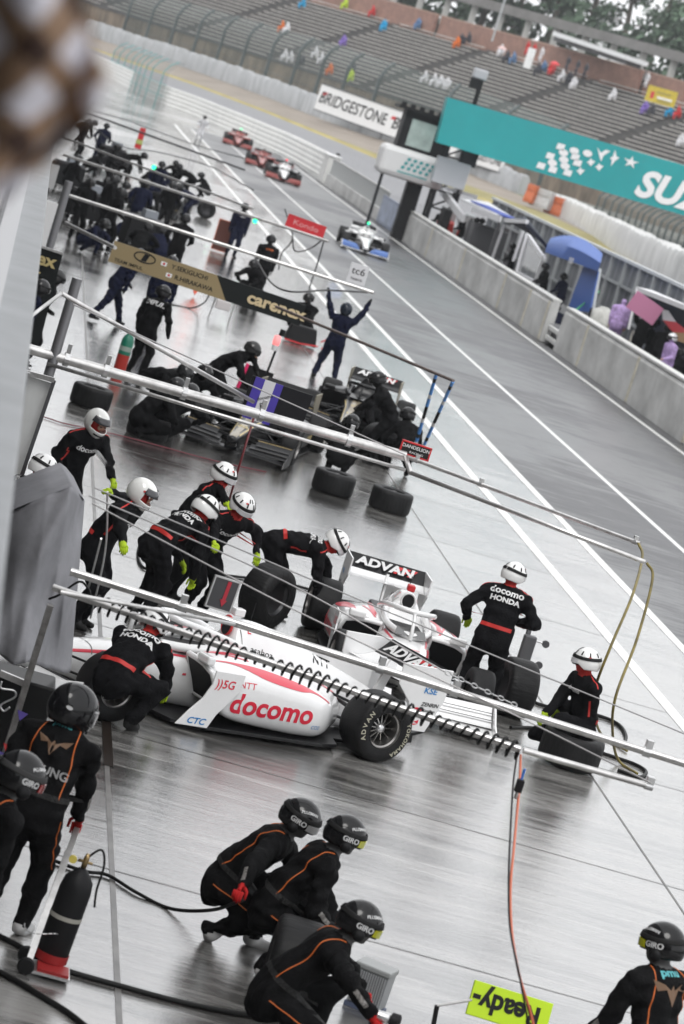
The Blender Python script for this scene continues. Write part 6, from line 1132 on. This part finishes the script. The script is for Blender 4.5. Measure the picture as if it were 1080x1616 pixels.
for px, py, lb, dx, dy, kw in ((560, 700, 'dark man crouched at the front wheel between the two black cars', .8, -.4, dict(lean=36)), (255, 695, 'dark man kneeling by the red hose before the left black car', .6, .6, dict(lean=40)), (235, 655, 'left of two dark helmeted men bowed over the left black car', .8, -.6, dict(lean=60, hunch=20, pelvis=(0, -.2, .62), head=(0, -40))), (285, 665, 'right of two dark helmeted men bowed over the left black car', .3, -1, dict(lean=40, hunch=20, pelvis=(0, -.1, .50))), (222, 690, 'man kneeling low by the front corner of the left black car', 1, .3, dict(lean=30, pelvis=(0, -.1, .36))),
    (593, 735, 'large dark figure leaning over the cockpit of the right black car', -1, .1, dict(pelvis=(0, 0, .90), lean=24, hunch=20, head=(0, -24), lf=(-.15, .1, .085), rf=(.15, -.1, .085), lk=(0, 1, 0), rk=(0, 1, 0), rfp=0, lh=(-.2, .6, .9), rh=(.2, .6, .9))), (528, 748, 'man kneeling in front of the right black car, left one', .2, 1, dict(lean=36)), (628, 748, 'man kneeling in front of the right black car, right one', -.3, 1, dict(lean=30, pelvis=(0, -.1, .45))), (470, 535, 'small dark man crouched by the black cart under the hanging hoses', -.6, -1, dict(lean=10)), (392, 470, 'crouching man in the shadow of a standing man below the pale boom', -.6, -1, dict(lean=30))):
    loc = G(px, py); person(lb, loc, face(dx, dy), pose=crouch(**kw), **BL)
loc = G(402, 470); person('standing man in black and orange beside the crouching one, left of the hanging hoses', loc, face(-.2, 1), back=[('orange', .1, .08, orangep, .02, 1)], **BL)
loc = G(362, 405); person('standing man in navy with yellow straps by an orange frame board', loc, face(.2, -1), front=[('team', .1, .08, wtxt, .02, 1)], **dict(BL, key='navy'))
ob = board('orange_frame_board', HY(352, 372, G(352, 400).y), .5, 1.0, mat('frame_dark', (.1, .03, .02), .5), 'dark board with an orange frame leaning beside the navy suited man', edge=mat('edge_orange', (.7, .12, .03), .4))
# distant crews: a few body shapes, copied
far = dict(key='black', hs='open', hcol=(.03, .03, .032), lens=(.02, .02, .02), vox=.038)
protos = {}
FP_ = [(150, 258, 'st', .3, 1, 'navy', 'standing dark man at the far left beneath the plaid cloth'), (140, 275, 'cr', 1, 0, 'black', 'dark crouching man at the far left, uppermost'), (196, 282, 'bd', 1, -.1, 'black', 'bent over dark man reaching right, near the red banner'), (113, 378, 'st', .5, -1, 'black', 'standing dark man left of the farthest crew, red patch on the chest'), (150, 368, 'st', .9, .3, 'black', 'leaning dark man second from the left in the distant crew'),
    (190, 385, 'cr', 1, .2, 'navy', 'crouching navy man low in the distant crew'), (205, 372, 'st', .2, 1, 'navy', 'standing navy man in the middle of the distant crew'), (222, 350, 'bd', 1, -.4, 'black', 'bent dark man in the middle of the distant crew'), (236, 330, 'st', -.2, -1, 'navy', 'standing navy man under the green light'), (262, 335, 'bd', -1, .2, 'navy', 'bent navy man right of the green light'), (290, 350, 'bd', -1, -.3, 'navy', 'rightmost bent navy man of the distant crew'),
    (272, 290, 'cr', -.4, -1, 'black', 'lone dark man crouching on the pale apron, farthest'), (318, 312, 'cr', -1, -.4, 'black', 'dark man crouching by the far standing tyre'), (265, 440, 'st', .1, 1, 'black', 'dark man behind the gold sign, seen from behind'), (175, 330, 'cr', 1, -.3, 'black', 'kneeling dark man between the distant booms'), (130, 335, 'bd', .8, .3, 'black', 'stooping dark man at the left post of the distant booms'), (215, 408, 'cr', .3, 1, 'black', 'crouching man just above the gold sign, left one'), (245, 415, 'cr', -.3, 1, 'navy', 'crouching man just above the gold sign, right one'), (312, 224, 'st', 0, -1, 'poncho_white', 'small marshal in white standing with flags at the pit entry'), (160, 300, 'st', 1, 0, 'black', 'dark man standing behind the upper distant boom'), (118, 250, 'st', 1, .2, 'black', 'dark man at the edge of the plaid cloth'), (290, 312, 'bd', -1, .3, 'black', 'bent dark man between the far crew and the far tyre'),
    (95, 330, 'st', .6, .4, 'black', 'dark man standing left of the red patched one, by the posts'), (172, 300, 'bd', .6, -1, 'black', 'bent dark man under the upper distant boom'), (205, 330, 'cr', 1, .4, 'black', 'crouching dark man in the thick of the distant crew'), (252, 372, 'st', -.4, -1, 'black', 'dark man at the right flank of the distant crew'), (135, 400, 'cr', .8, -.4, 'navy', 'crouching navy man left above the gold sign'), (160, 395, 'st', .9, .4, 'black', 'dark man left above the gold sign, standing'), (100, 285, 'cr', 1, .1, 'black', 'crouching dark man beside the grey box panel'), (228, 300, 'cr', 1, -1, 'black', 'crouching dark man just left of the green light'), (122, 225, 'bd', 1, 0, 'black', 'stooping dark man near the plaid cloth edge')]
FPO = dict(st=dict(lean=6, lf=(-.16, 0, .085), rf=(.14, .1, .085), lh=(-.3, .2, .95), rh=(.24, .3, 1.0)), cr=crouch(lean=34), bd=dict(pelvis=(0, -.12, .86), lean=60, hunch=20, head=(0, -35), lh=(-.2, .6, .5), rh=(.2, .55, .45), lf=(-.2, .1, .085), rf=(.2, -.15, .085)))
for px, py, kd, dx, dy, key, lb in FP_:
    loc = G(px, py)
    if (kd, key) not in protos: protos[(kd, key)] = person(lb, loc, face(dx, dy), pose=FPO[kd], group='distant pit crew', **dict(far, key=key))[0]
    else: dup(protos[(kd, key)], loc, face(dx, dy), lb)
for px, py, lb in ((128, 352, 'dark tool cart between the leftmost distant men'), (215, 395, 'dark tool cart in front of the gold sign crew'), (98, 300, 'dark tool cart beside the grey box panel'), (170, 268, 'dark tool cart behind the crouching men, far left')):
    o = empty('tool_cart', G(px, py), radians(20), label=lb, cat='tool cart', group='tool carts among the distant crew'); MB().box((0, 0, .55), (1.1, .6, .75)).build('cabinet', black, o, bevel=.03); MB().box((0, 0, .97), (1.0, .5, .06)).build('top_tray', darkgrey, o); MB().box((.1, 0, 1.12), (.4, .3, .22)).build('screen', mat('cart_screen', (.25, .27, .3), .3), o)
    for x in (-.4, .4):
        for y in (-.25, .25): MB().lathe([(.001, -.03), (.08, -.03), (.08, .03), (.001, .03)], 12, TM((x, y, .08), 0, pi / 2)).build('wheel', rubber, o)
for px, py, z, lb in ((243, 264, 1.9, 'small glowing green signal lamp held over the distant crew'), (403, 349, 1.5, 'small glowing green signal lamp by the navy suited man')):
    o = empty('signal_lamp', G(px, py, z), label=lb, cat='lamp'); MB().lathe([(.001, .04), (.06, .03), (.07, 0), (.001, -.01)], 14, TM((0, 0, 0), 0, pi / 2)).build('lens', LED_G, o); MB().box((0, .08, 0), (.14, .14, .14)).build('housing', black, o)
far_rc = racing_car(G(262, 338).x, G(262, 338).y + 2, -100, 1.0, dict(LB, flap_text=None, body=mat('car_grey', (.35, .35, .37), .3, coat=.3), endplate=carbon, accent=crd), 'grey and black racing car half hidden by the distant crew', hi=False)
# ---------------------------------------------------------------- behind the pit wall: stands, canopies, people
sheet = mat('sheet_fence', (.22, .23, .245), .5, .3, var=.2, vscale=1.5); beamm = mat('fence_beam', (.42, .44, .45), .5, .3)
mf = empty('metal_fence', (23, 80, 0), label='tall grey sheet metal fence behind the pit wall platform', cat='fence')
for i in range(26):
    y = i * 3.0; MB().loft([[(0, y + .06 + k * .294, -.2), (.08 if k % 2 else 0, y + .06 + k * .294, -.2), (.08 if k % 2 else 0, y + .06 + k * .294, 3.1), (0, y + .06 + k * .294, 3.1)] for k in range(11)], True).build('sheet_panel', sheet, mf) if False else None
    b = MB(); vs = []
    for k in range(13):
        yy = y + .05 + k * 2.9 / 12; xx = .10 if k % 4 in (1, 2) else 0; vs += [(xx, yy, -.2), (xx, yy, 3.1)]
    b.add(vs, [(2 * k, 2 * k + 2, 2 * k + 3, 2 * k + 1) for k in range(12)]); o = b.build('sheet_panel', sheet, mf); md = o.modifiers.new('t', 'SOLIDIFY'); md.thickness = .03
    MB().box((-.06, y, 1.5), (.12, .12, 3.3)).build('fence_post', beamm, mf)
for z in (1.1, 2.2): MB().box((-.04, 39, z), (.08, 78, .10)).build('rail', beamm, mf)
MB().box((.0, 39, 3.16), (.22, 78, .12)).build('top_cap', mat('cap_pale', (.55, .57, .58), .5), mf)
PX = 20.6; ZP = .5
plt = MB().box((20.9, 100, ZP / 2 - .02), (3.6, 118, ZP)).build('platform_step', mat('platform_concrete', (.22, .22, .22), .5)); plt['kind'] = 'structure'
def canopy(name, pts, label, mt, posts=(), thick=.08, cat='canopy'):
    o = empty(name, pts[0], label=label, cat=cat, group='canopies behind the pit wall'); v = [p - pts[0] for p in pts]; th = Vector((0, 0, -thick)); n = len(v)
    MB().add(v + [p + th for p in v], [tuple(range(n)), tuple(range(2 * n - 1, n - 1, -1))] + [(i, (i + 1) % n, n + (i + 1) % n, n + i) for i in range(n)]).build('roof', mt, o)
    return o
def HX(px, py, X):
    d = ray(px, py); t_ = X / d[0]; return Vector((X, d[1] * t_, CH + d[2] * t_))
blu = mat('canopy_blue', (.015, .085, .36), .5, var=.1); wht = mat('canopy_white', (.66, .66, .68), .5); navy = mat('canopy_navy', (.012, .014, .03), .5)
# white frame stand with tilted legs
o = empty('pit_stand', (20, 146, ZP), label='white framed pit stand with slanted legs, nearest the gantry post', cat='pit stand', group='pit stands behind the wall')
def rel(px, py, X): return HX(px, py, X) - o.location
MB().beam(rel(697, 300, 20), rel(732, 345, 20), .18, .35).build('slanted_leg', wht, o); MB().beam(rel(694, 294, 20), rel(742, 308, 21), .8, .18).build('roof', wht, o); MB().beam(rel(722, 345, 20), rel(718, 368, 20), .15, .3).build('lower_leg', wht, o)
MB().box(rel(722, 350, 21), (1.5, 3, 1.0)).build('desk', mat('desk_pale', (.45, .47, .47), .5), o); MB().box(rel(706, 362, 20.3), (.9, 2.4, .8)).build('red_cover', mat('red_cover', (.6, .04, .03), .5), o, bevel=.1); MB().box(rel(700, 352, 19.8), (.4, 1.2, 1.4)).build('monitor_back', black, o, bevel=.05)
o = canopy('pit_canopy', [HX(728, 314, 20), HX(770, 318, 21.8), HX(812, 344, 21.8), HX(784, 338, 20)], 'white and blue flat canopy behind the pit wall', wht); rel = lambda px, py, X: HX(px, py, X) - o.location
MB().beam(rel(757, 322, 20.8) + Vector((0, 0, .03)), rel(808, 346, 20.8) + Vector((0, 0, .03)), .9, .05).build('blue_band', mat('canopy_deep_blue', (.03, .06, .35), .5), o); MB().beam(rel(746, 331, 20), rel(790, 346, 20), .1, .25).build('front_valance', wht, o)
for px, X in ((790, 20), (800, 21.6), (745, 20)): p = rel(px, 345, X); MB().beam((p.x, p.y, ZP - o.location.z), p, .10, .10).build('post', darkgrey, o)
MB().box(rel(765, 378, 20.8), (1.6, 2.2, 1.2)).build('monitor_desk', mat('desk_dark', (.06, .06, .065), .5), o)
o = canopy('pit_canopy', [HX(796, 346, 19.6), HX(830, 342, 21.6), HX(866, 388, 21.6), HX(832, 350, 20)], 'black roofed canopy with white glazed frames, between the white blue one and the blue arch', navy, thick=.18); rel = lambda px, py, X: HX(px, py, X) - o.location
MB().beam(rel(798, 348, 19.6), rel(832, 350, 19.9), .12, .16).build('white_edge', wht, o)
for a, b_ in (((814, 432), (832, 368)), ((834, 372), (860, 410)), ((844, 445), (860, 402)), ((815, 430), (845, 446)), ((798, 350), (776, 410)), ((826, 365), (810, 412))): MB().beam(rel(*a, 19.7), rel(*b_, 19.7), .10, .13).build('white_frame', wht, o)
v = [rel(818, 430, 19.75), rel(834, 374, 19.75), rel(858, 405, 19.75), rel(844, 444, 19.75)]; MB().add(v + [p + Vector((.03, 0, 0)) for p in v], [(0, 1, 2, 3), (7, 6, 5, 4), (0, 4, 5, 1), (1, 5, 6, 2), (2, 6, 7, 3), (3, 7, 4, 0)]).build('window_panel', mat('tent_window', (.16, .17, .18), .15, var=.5, vscale=2), o)
o = empty('blue_canopy', HX(905, 405, 20), label='bright blue arched canopy with a blue side wall behind the pit wall', cat='canopy', group='canopies behind the pit wall'); rel = lambda px, py, X: HX(px, py, X) - o.location
R0 = []; 
for k in range(10):
    u = k / 9; a = Vector(rel(860, 398, 19.7)).lerp(rel(944, 428, 19.7), u); hgt = .42 * sin(pi * min(1, .12 + u * .86)) ; w_ = Vector(rel(866, 392, 21.6)).lerp(rel(948, 405, 21.6), u); R0.append([a, a + Vector((0, 0, .28 + hgt * .5)), a.lerp(w_, .5) + Vector((0, 0, .35 + hgt)), w_ + Vector((0, 0, .15)), w_, a.lerp(w_, .5) + Vector((0, 0, .1))])
MB().loft(R0).build('arched_roof', blu, o, smooth=True, angle=60); q = MB(); vs, fs = text_data('moon', .42, .03, .1); drape(q, vs, fs, frame(rel(903, 411, 19.6) + Vector((0, 0, .02)), rel(944, 428, 19.7) - rel(860, 398, 19.7), (0, 0, 1)), off=.03); q.build('lettering', wht, o, normals=False)
v = [rel(922, 418, 20), rel(944, 428, 20), rel(930, 492, 20), rel(896, 490, 20), rel(905, 462, 20)]; n = 5; MB().add(v + [p + Vector((.05, 0, 0)) for p in v], [tuple(range(5)), tuple(range(9, 4, -1))] + [(i, (i + 1) % n, n + (i + 1) % n, n + i) for i in range(n)]).build('side_wall', blu, o)
MB().beam(rel(947, 425, 20.5), rel(936, 490, 20.5), .1, .1).build('post', beamm, o)
o = canopy('pit_canopy', [HX(1004, 452, 20), HX(1030, 458, 22.4), HX(1130, 500, 22.4), HX(1130, 500, 20)], 'white topped navy canopy at the right edge', wht, thick=.14); rel = lambda px, py, X: HX(px, py, X) - o.location
v = [rel(1012, 462, 21.8), rel(1130, 510, 21.8), rel(1130, 640, 21.8), rel(1020, 560, 21.8)]; MB().add(v + [p + Vector((.05, 0, 0)) for p in v], [(0, 1, 2, 3), (7, 6, 5, 4), (0, 4, 5, 1), (1, 5, 6, 2), (2, 6, 7, 3), (3, 7, 4, 0)]).build('back_wall', navy, o)
for pts, m_ in (([(1045, 488), (1054, 490), (1066, 508), (1046, 505)], wht), ([(1046, 505), (1066, 508), (1090, 526), (1062, 524)], redm), ([(1062, 524), (1090, 526), (1090, 545), (1070, 538)], mat('tan', (.4, .25, .12), .5))): v = [rel(x, y, 20.2) for x, y in pts]; MB().add(v + [p + Vector((.03, 0, 0)) for p in v], [(0, 1, 2, 3), (7, 6, 5, 4), (0, 4, 5, 1), (1, 5, 6, 2), (2, 6, 7, 3), (3, 7, 4, 0)]).build('flag_panel', m_, o)
MB().beam(rel(1006, 455, 20), rel(992, 520, 20), .07, .07).build('post', wht, o)
o = empty('covered_gear', HX(950, 505, 20.2), label='pale wrapped equipment bundle behind the pit wall beside the purple raincoat', cat='bundle'); MB().loft([[(cos(a) * r_, sin(a) * r_ * 2, z) for a in np.linspace(0, 2 * pi, 12, endpoint=False)] for z, r_ in ((-.8, .5), (-.1, .52), (.25, .42), (.45, .12))]).build('wrap', mat('wrap_pale', (.45, .45, .42), .5, var=.3, vscale=3, bump=.5, bscale=5), o, smooth=True); MB().tube([(-.5, -.2, .3), (-.52, -.3, -.6)], .04, 6).build('strap', black, o)
o = empty('chair_frame', HX(1000, 535, 20.2), label='pale folding chair frame behind the pit wall', cat='chair')
for a, b_ in (((0, -.3, .2), (0, .5, .2)), ((0, -.3, .2), (0, -.5, -.8)), ((0, .5, .2), (0, .3, -.8)), ((0, -.35, -.1), (0, .45, -.1))): MB().beam(a, b_, .05, .07).build('frame_bar', mat('chair_pale', (.5, .48, .42), .5), o)
gr = empty('green_strap', HX(905, 492, 19), label='bright green strap stretched above the gap in the pit wall', cat='strap'); MB().tube([HX(898, 498, 19) - gr.location, HX(946, 460, 21) - gr.location], .03, 6).build('webbing', mat('strap_green', (.05, .35, .12), .5), gr)
def behind(px, py, X, label, rz, key='black', zh=1.66, pose=None, **k):
    k = dict(k)
    h = HX(px, py, X); loc = Vector((h.x, h.y, h.z - zh + .04)); return person(label, loc, rz, pose=pose, **dict(dict(key=key, hs='open', hcol=(.02, .02, .02), lens=(.02, .02, .02), vox=.032), **k))
sit = dict(lh=(-.2, .35, 1.0), rh=(.2, .35, 1.0), lean=8)
hooded = dict(hcol=(.42, .30, .55), key='purple')
behind(985, 476, 19.8, 'person in a purple hooded raincoat and red trousers behind the pit wall, left one', face(.3, 1), bulk_=0, **hooded) if False else None
pp = behind(985, 478, 19.8, 'person in a purple hooded raincoat behind the pit wall, left of the pink board', face(.2, 1), nohelm=True, pose=dict(bulk=1.3, lh=(-.25, .1, .8)), folds=.004, **dict(key='purple'))
behind(1066, 537, 19.9, 'person in a purple raincoat and white cap at the right edge', face(-.9, -.3), hcol=(.7, .7, .72), pose=dict(bulk=1.3, lh=(-.2, .3, 1.0)), folds=.004, **dict(key='purple'))
behind(1020, 500, 19.9, 'dark clad person holding up the pink board', face(-.2, 1), pose=dict(lh=(-.35, .1, 1.75), rh=(.3, .1, 1.6)))
behind(1052, 520, 20.3, 'dark clad person standing behind the one with the pink board', face(.5, 1), pose=sit)
behind(867, 424, 20, 'dark clad person in a cap under the blue arched canopy', face(-1, -.2), pose=sit)
behind(895, 440, 20.4, 'person in a blue accented dark suit beside the blue side wall', face(-.6, .6), key='navy', pose=sit)
behind(886, 480, 19.8, 'blue helmeted person visible through the gap in the pit wall', face(-.3, 1), key='navy', zh=1.2, pose=crouch())
behind(755, 350, 20.4, 'dark seated person under the white and blue canopy', face(-.3, 1), pose=sit); behind(766, 352, 21.0, 'second dark person under the white and blue canopy, farther right', face(-1, .2), pose=sit)
behind(1076, 560, 20.2, 'dark clad person beneath the white capped one at the right edge', face(-.3, 1), pose=sit); behind(1036, 516, 20.8, 'dark clad person half hidden behind the pink board holder', face(-.8, .4), pose=sit); behind(815, 392, 20.8, 'dark person inside the white framed glazed stand', face(-.8, .3), pose=sit); behind(736, 345, 20.3, 'dark person between the slanted white leg and the flat canopy', face(-.6, .3), pose=sit)
behind(702, 335, 20, 'dark clad person beside the red cover near the gantry post', face(-.4, 1), pose=sit)
behind(537, 247, 19.8, 'lone dark person looking over the end of the bar fence', face(-1, 0), pose=sit)
o = board('pink_board', HX(1018, 486, 19.5), 1.0, .62, mat('board_pink', (.42, .16, .27), .5), 'plain dusty pink board held up behind the pit wall', cat='board', right=(.9, -.3, -.30), up=(.2, 0, 1))
# spectators on the benches
sp = {}
seatp = dict(pelvis=(0, 0, .12), lean=6, hunch=18, lf=(-.12, .40, -.25), rf=(.12, .40, -.25), lk=(0, 1, 1), rk=(0, 1, 1), lh=(-.14, .38, .22), rh=(.14, .38, .22), bulk=1.35)
def spect(px, py, key, label, stand=False):
    # find the row plane under the pixel: march along the view ray until it meets the stepped terrace
    d = ray(px, py); best = None
    for k in range(NR):
        n3 = nn_; base = P0 + nn_ * (RD * k + .4); t_ = (base.dot(n3)) / (Vector(d).dot(n3)); z = CH + d[2] * t_; e_ = abs(z - (P0.z + RH * k + .75))
        if best is None or e_ < best[0]: best = (e_, Vector((d[0] * t_, d[1] * t_, P0.z + RH * k + (.55 if not stand else 0))))
    kk = (key, stand); rz = face(-.839, -.545) + random.uniform(-.5, .5)
    if kk not in sp: sp[kk] = person(label, best[1], rz, key, POSE if stand else seatp, .055, nohelm=True, fingers=False, folds=.02, s=1.3, group='spectators in the grandstand', cat='spectator')[0]
    else: dup(sp[kk], best[1], rz, label)
SP_ = [(547, 8, 'green', 'spectator in a lime green raincoat at the top of the stand'), (594, 8, 'red', 'spectator in orange red beside the brick wall top left'), (607, 44, 'poncho_blue', 'spectator in a bright blue poncho'), (480, 8, 'poncho_blue', 'small blue clad spectator left of the lime one'), (543, 70, 'violet', 'spectator in violet low on the left benches'), (455, 47, 'poncho_white', 'spectator in a white poncho on the left benches'), (447, 46, 'orange', 'spectator in orange beside the white poncho on the left benches'), (450, 95, 'poncho_white', 'leftmost white poncho low behind the catch fence'), (460, 97, 'poncho_white', 'second white poncho low behind the catch fence'), (478, 100, 'dark', 'dark spectator between white ponchos behind the catch fence'), (500, 88, 'poncho_white', 'white poncho above the billboard, left'), (510, 94, 'poncho_white', 'white poncho above the billboard, right'), (523, 112, 'orange', 'reddish spectator just above the billboard'), (558, 108, 'dark', 'dark spectator above the right end of the billboard'),
    (672, 128, 'poncho_white', 'leftmost of four white ponchos left of the gantry sign'), (688, 128, 'poncho_white', 'second of four white ponchos left of the gantry sign'), (697, 131, 'poncho_white', 'third of four white ponchos left of the gantry sign'), (707, 133, 'poncho_white', 'rightmost of four white ponchos left of the gantry sign'), (664, 32, 'denim', 'standing spectator in denim by the brick wall'), (723, 72, 'orange', 'spectator with an orange cover by the brick wall'), (729, 63, 'dark', 'dark spectator right of the orange cover'), (741, 66, 'dark', 'dark spectator farther right of the orange cover'), (792, 83, 'poncho_white', 'spectator under a pale umbrella'), (803, 90, 'dark', 'dark spectator right of the pale umbrella'), (812, 97, 'denim', 'denim clad spectator right of the pale umbrella'), (852, 112, 'dark', 'dark spectator left of the red umbrella'), (860, 110, 'denim', 'pale denim spectator left of the red umbrella'), (872, 112, 'red', 'spectator in red under the red umbrella'), (890, 122, 'poncho_white', 'white poncho left of a dark spectator by the brick wall'), (900, 128, 'dark', 'dark spectator between two white ponchos by the brick wall'), (908, 132, 'poncho_white', 'white poncho right of a dark spectator by the brick wall'), (970, 152, 'poncho_white', 'standing spectator in white with jeans near the yellow banner'), (1020, 172, 'violet', 'spectator in blue violet under the yellow banner'), (1032, 174, 'dark', 'dark spectator under the yellow banner'), (1060, 178, 'poncho_blue', 'blue and white spectator at the right end of the top row'), (1072, 182, 'red', 'dull red spectator at the right end of the top row'), (1077, 222, 'poncho_white', 'white poncho at the right edge above the gantry sign'), (556, 122, 'green', 'small green spectator low behind the fence')]
for px, py, key, lb in SP_: spect(px, py, key, lb)
def umbrella(px, py, Y, mt, label):
    o = empty('umbrella', HY(px, py, Y), label=label, cat='umbrella'); MB().lathe([(.001, .28), (.25, .22), (.45, .1), (.55, -.05)], 8).build('canopy', mt, o); MB().tube([(0, 0, .28), (0, 0, -.8)], .02, 5).build('shaft', darkgrey, o)
umbrella(876, 101, 328, mat('umb_red', (.6, .03, .04), .5), 'red umbrella over spectators by the brick wall'); umbrella(793, 77, 335, mat('umb_pink', (.6, .42, .40), .5), 'pale pink umbrella over a spectator by the brick wall')
o = empty('yellow_banner', HY(1044, 152, 318), label='yellow banner with small print on the brick parapet at the right', cat='banner'); F = frame(Vector((0, 0, 0)), sd_, (0, 0, 1)); MB().box((0, 0, 0), (4.4, 1.6, .05), F).build('cloth', mat('banner_yellow', (.55, .42, .03), .5, var=.2, vscale=2), o)
for x, y, wd, c in ((-1.3, -.1, .5, redm), (.3, .3, 2.2, mat('ban_olive', (.35, .28, .05), .5)), (.6, -.2, 2.2, white), (.6, -.5, 2.0, MATS['ban_olive'])): MB().box((x, y, .04), (wd, .22 if x > 0 else .7, .02), F).build('print', c, o)
o = empty('white_door', HY(836, 92, 322), label='white door panel in the brick parapet', cat='door'); F = frame(Vector((0, 0, 0)), sd_, (0, 0, 1)); MB().box((0, 0, 0), (1.1, 2.1, .1), F).build('leaf', white, o); MB().box((.4, -.1, .08), (.08, .2, .05), F).build('handle', steel, o)
for px, py, lb in ((975, 104, 'left white vehicle roof behind the brick parapet'), (1003, 114, 'right white vehicle roof behind the brick parapet')):
    o = empty('white_van', HY(px, py, 352) - Vector((0, 0, 1.2)), face(.545, -.839), label=lb, cat='van', group='white vehicles behind the parapet'); MB().loft([[(x * w_, y, z) for x, z in ((-1, 0), (-1, 1.2), (-.85, 1.75), (.85, 1.75), (1, 1.2), (1, 0))] for y, w_ in ((-2.3, .9), (-2.1, .97), (2.0, .97), (2.3, .85))]).build('body', mat('van_white', (.8, .8, .8), .25, coat=.5), o, bevel=.08); MB().box((0, 0, 1.25), (1.98, 3.2, .4)).build('windows', black, o)
o = empty('lamp_pole', HY(790, 22, 335) - Vector((0, 0, 3)), label='slim pale pole before the trees above the walkway roof', cat='pole'); MB().tube([(0, 0, 0), (0, 0, 9)], .10, 8).build('shaft', beamm, o); MB().box((0, 0, 9), (.5, .3, .15)).build('head', beamm, o)
for px, py, c, lb in ((955, 75, (.66, .67, .68), 'long pale lower roof behind the walkway roof'),):
    a = HY(890, 58, 350); b_ = HY(1005, 96, 335); o = empty('shed_roof', a, label=lb, cat='roof'); MB().beam((0, 0, 0), b_ - a, 3, .5).build('roof', mat('roof_pale', c, .5), o); MB().beam((0, 1.2, -.45), b_ - a + Vector((0, 1.2, -.45)), 2, .5).build('soffit', darkgrey, o)
for px, py, key, lb in ((836, 68, 'red', 'red clad person on the walkway, left'), (846, 72, 'red', 'red clad person on the walkway, second'), (858, 78, 'poncho_white', 'white clad person on the walkway beside the reds'), (900, 92, 'dark', 'dark person on the walkway left of the pale gap'), (915, 98, 'dark', 'dark person on the walkway, middle'), (928, 103, 'dark', 'dark person on the walkway right of the pale gap'), (1025, 118, 'poncho_white', 'white capped person on the walkway at the right')):
    h = HY(px, py, 338); 
    if (key, 'w') not in sp: sp[(key, 'w')] = person(lb, h - Vector((0, 0, 1.5)), face(-.8, -.5), key, POSE, .055, nohelm=True, fingers=False, group='people on the walkway', cat='person')[0]
    else: dup(sp[(key, 'w')], h - Vector((0, 0, 1.5)), face(-.8, -.5), lb)
# ---------------------------------------------------------------- rainy air
hz = bpy.data.materials.new('haze'); hz.use_nodes = True; t = hz.node_tree; t.nodes.remove(t.nodes['Principled BSDF']); pv = t.nodes.new('ShaderNodeVolumePrincipled'); pv.inputs['Color'].default_value = (.86, .89, .93, 1); pv.inputs['Density'].default_value = .00022; pv.inputs['Anisotropy'].default_value = .2
t.links.new(pv.outputs[0], t.nodes['Material Output'].inputs['Volume'])
hb = MB().box((80, 320, 22), (1200, 1000, 50)).build('haze', hz); tag(hb, 'pale rain haze filling the air over the circuit', 'haze', kind='stuff')
scene.cycles.volume_bounces = 1
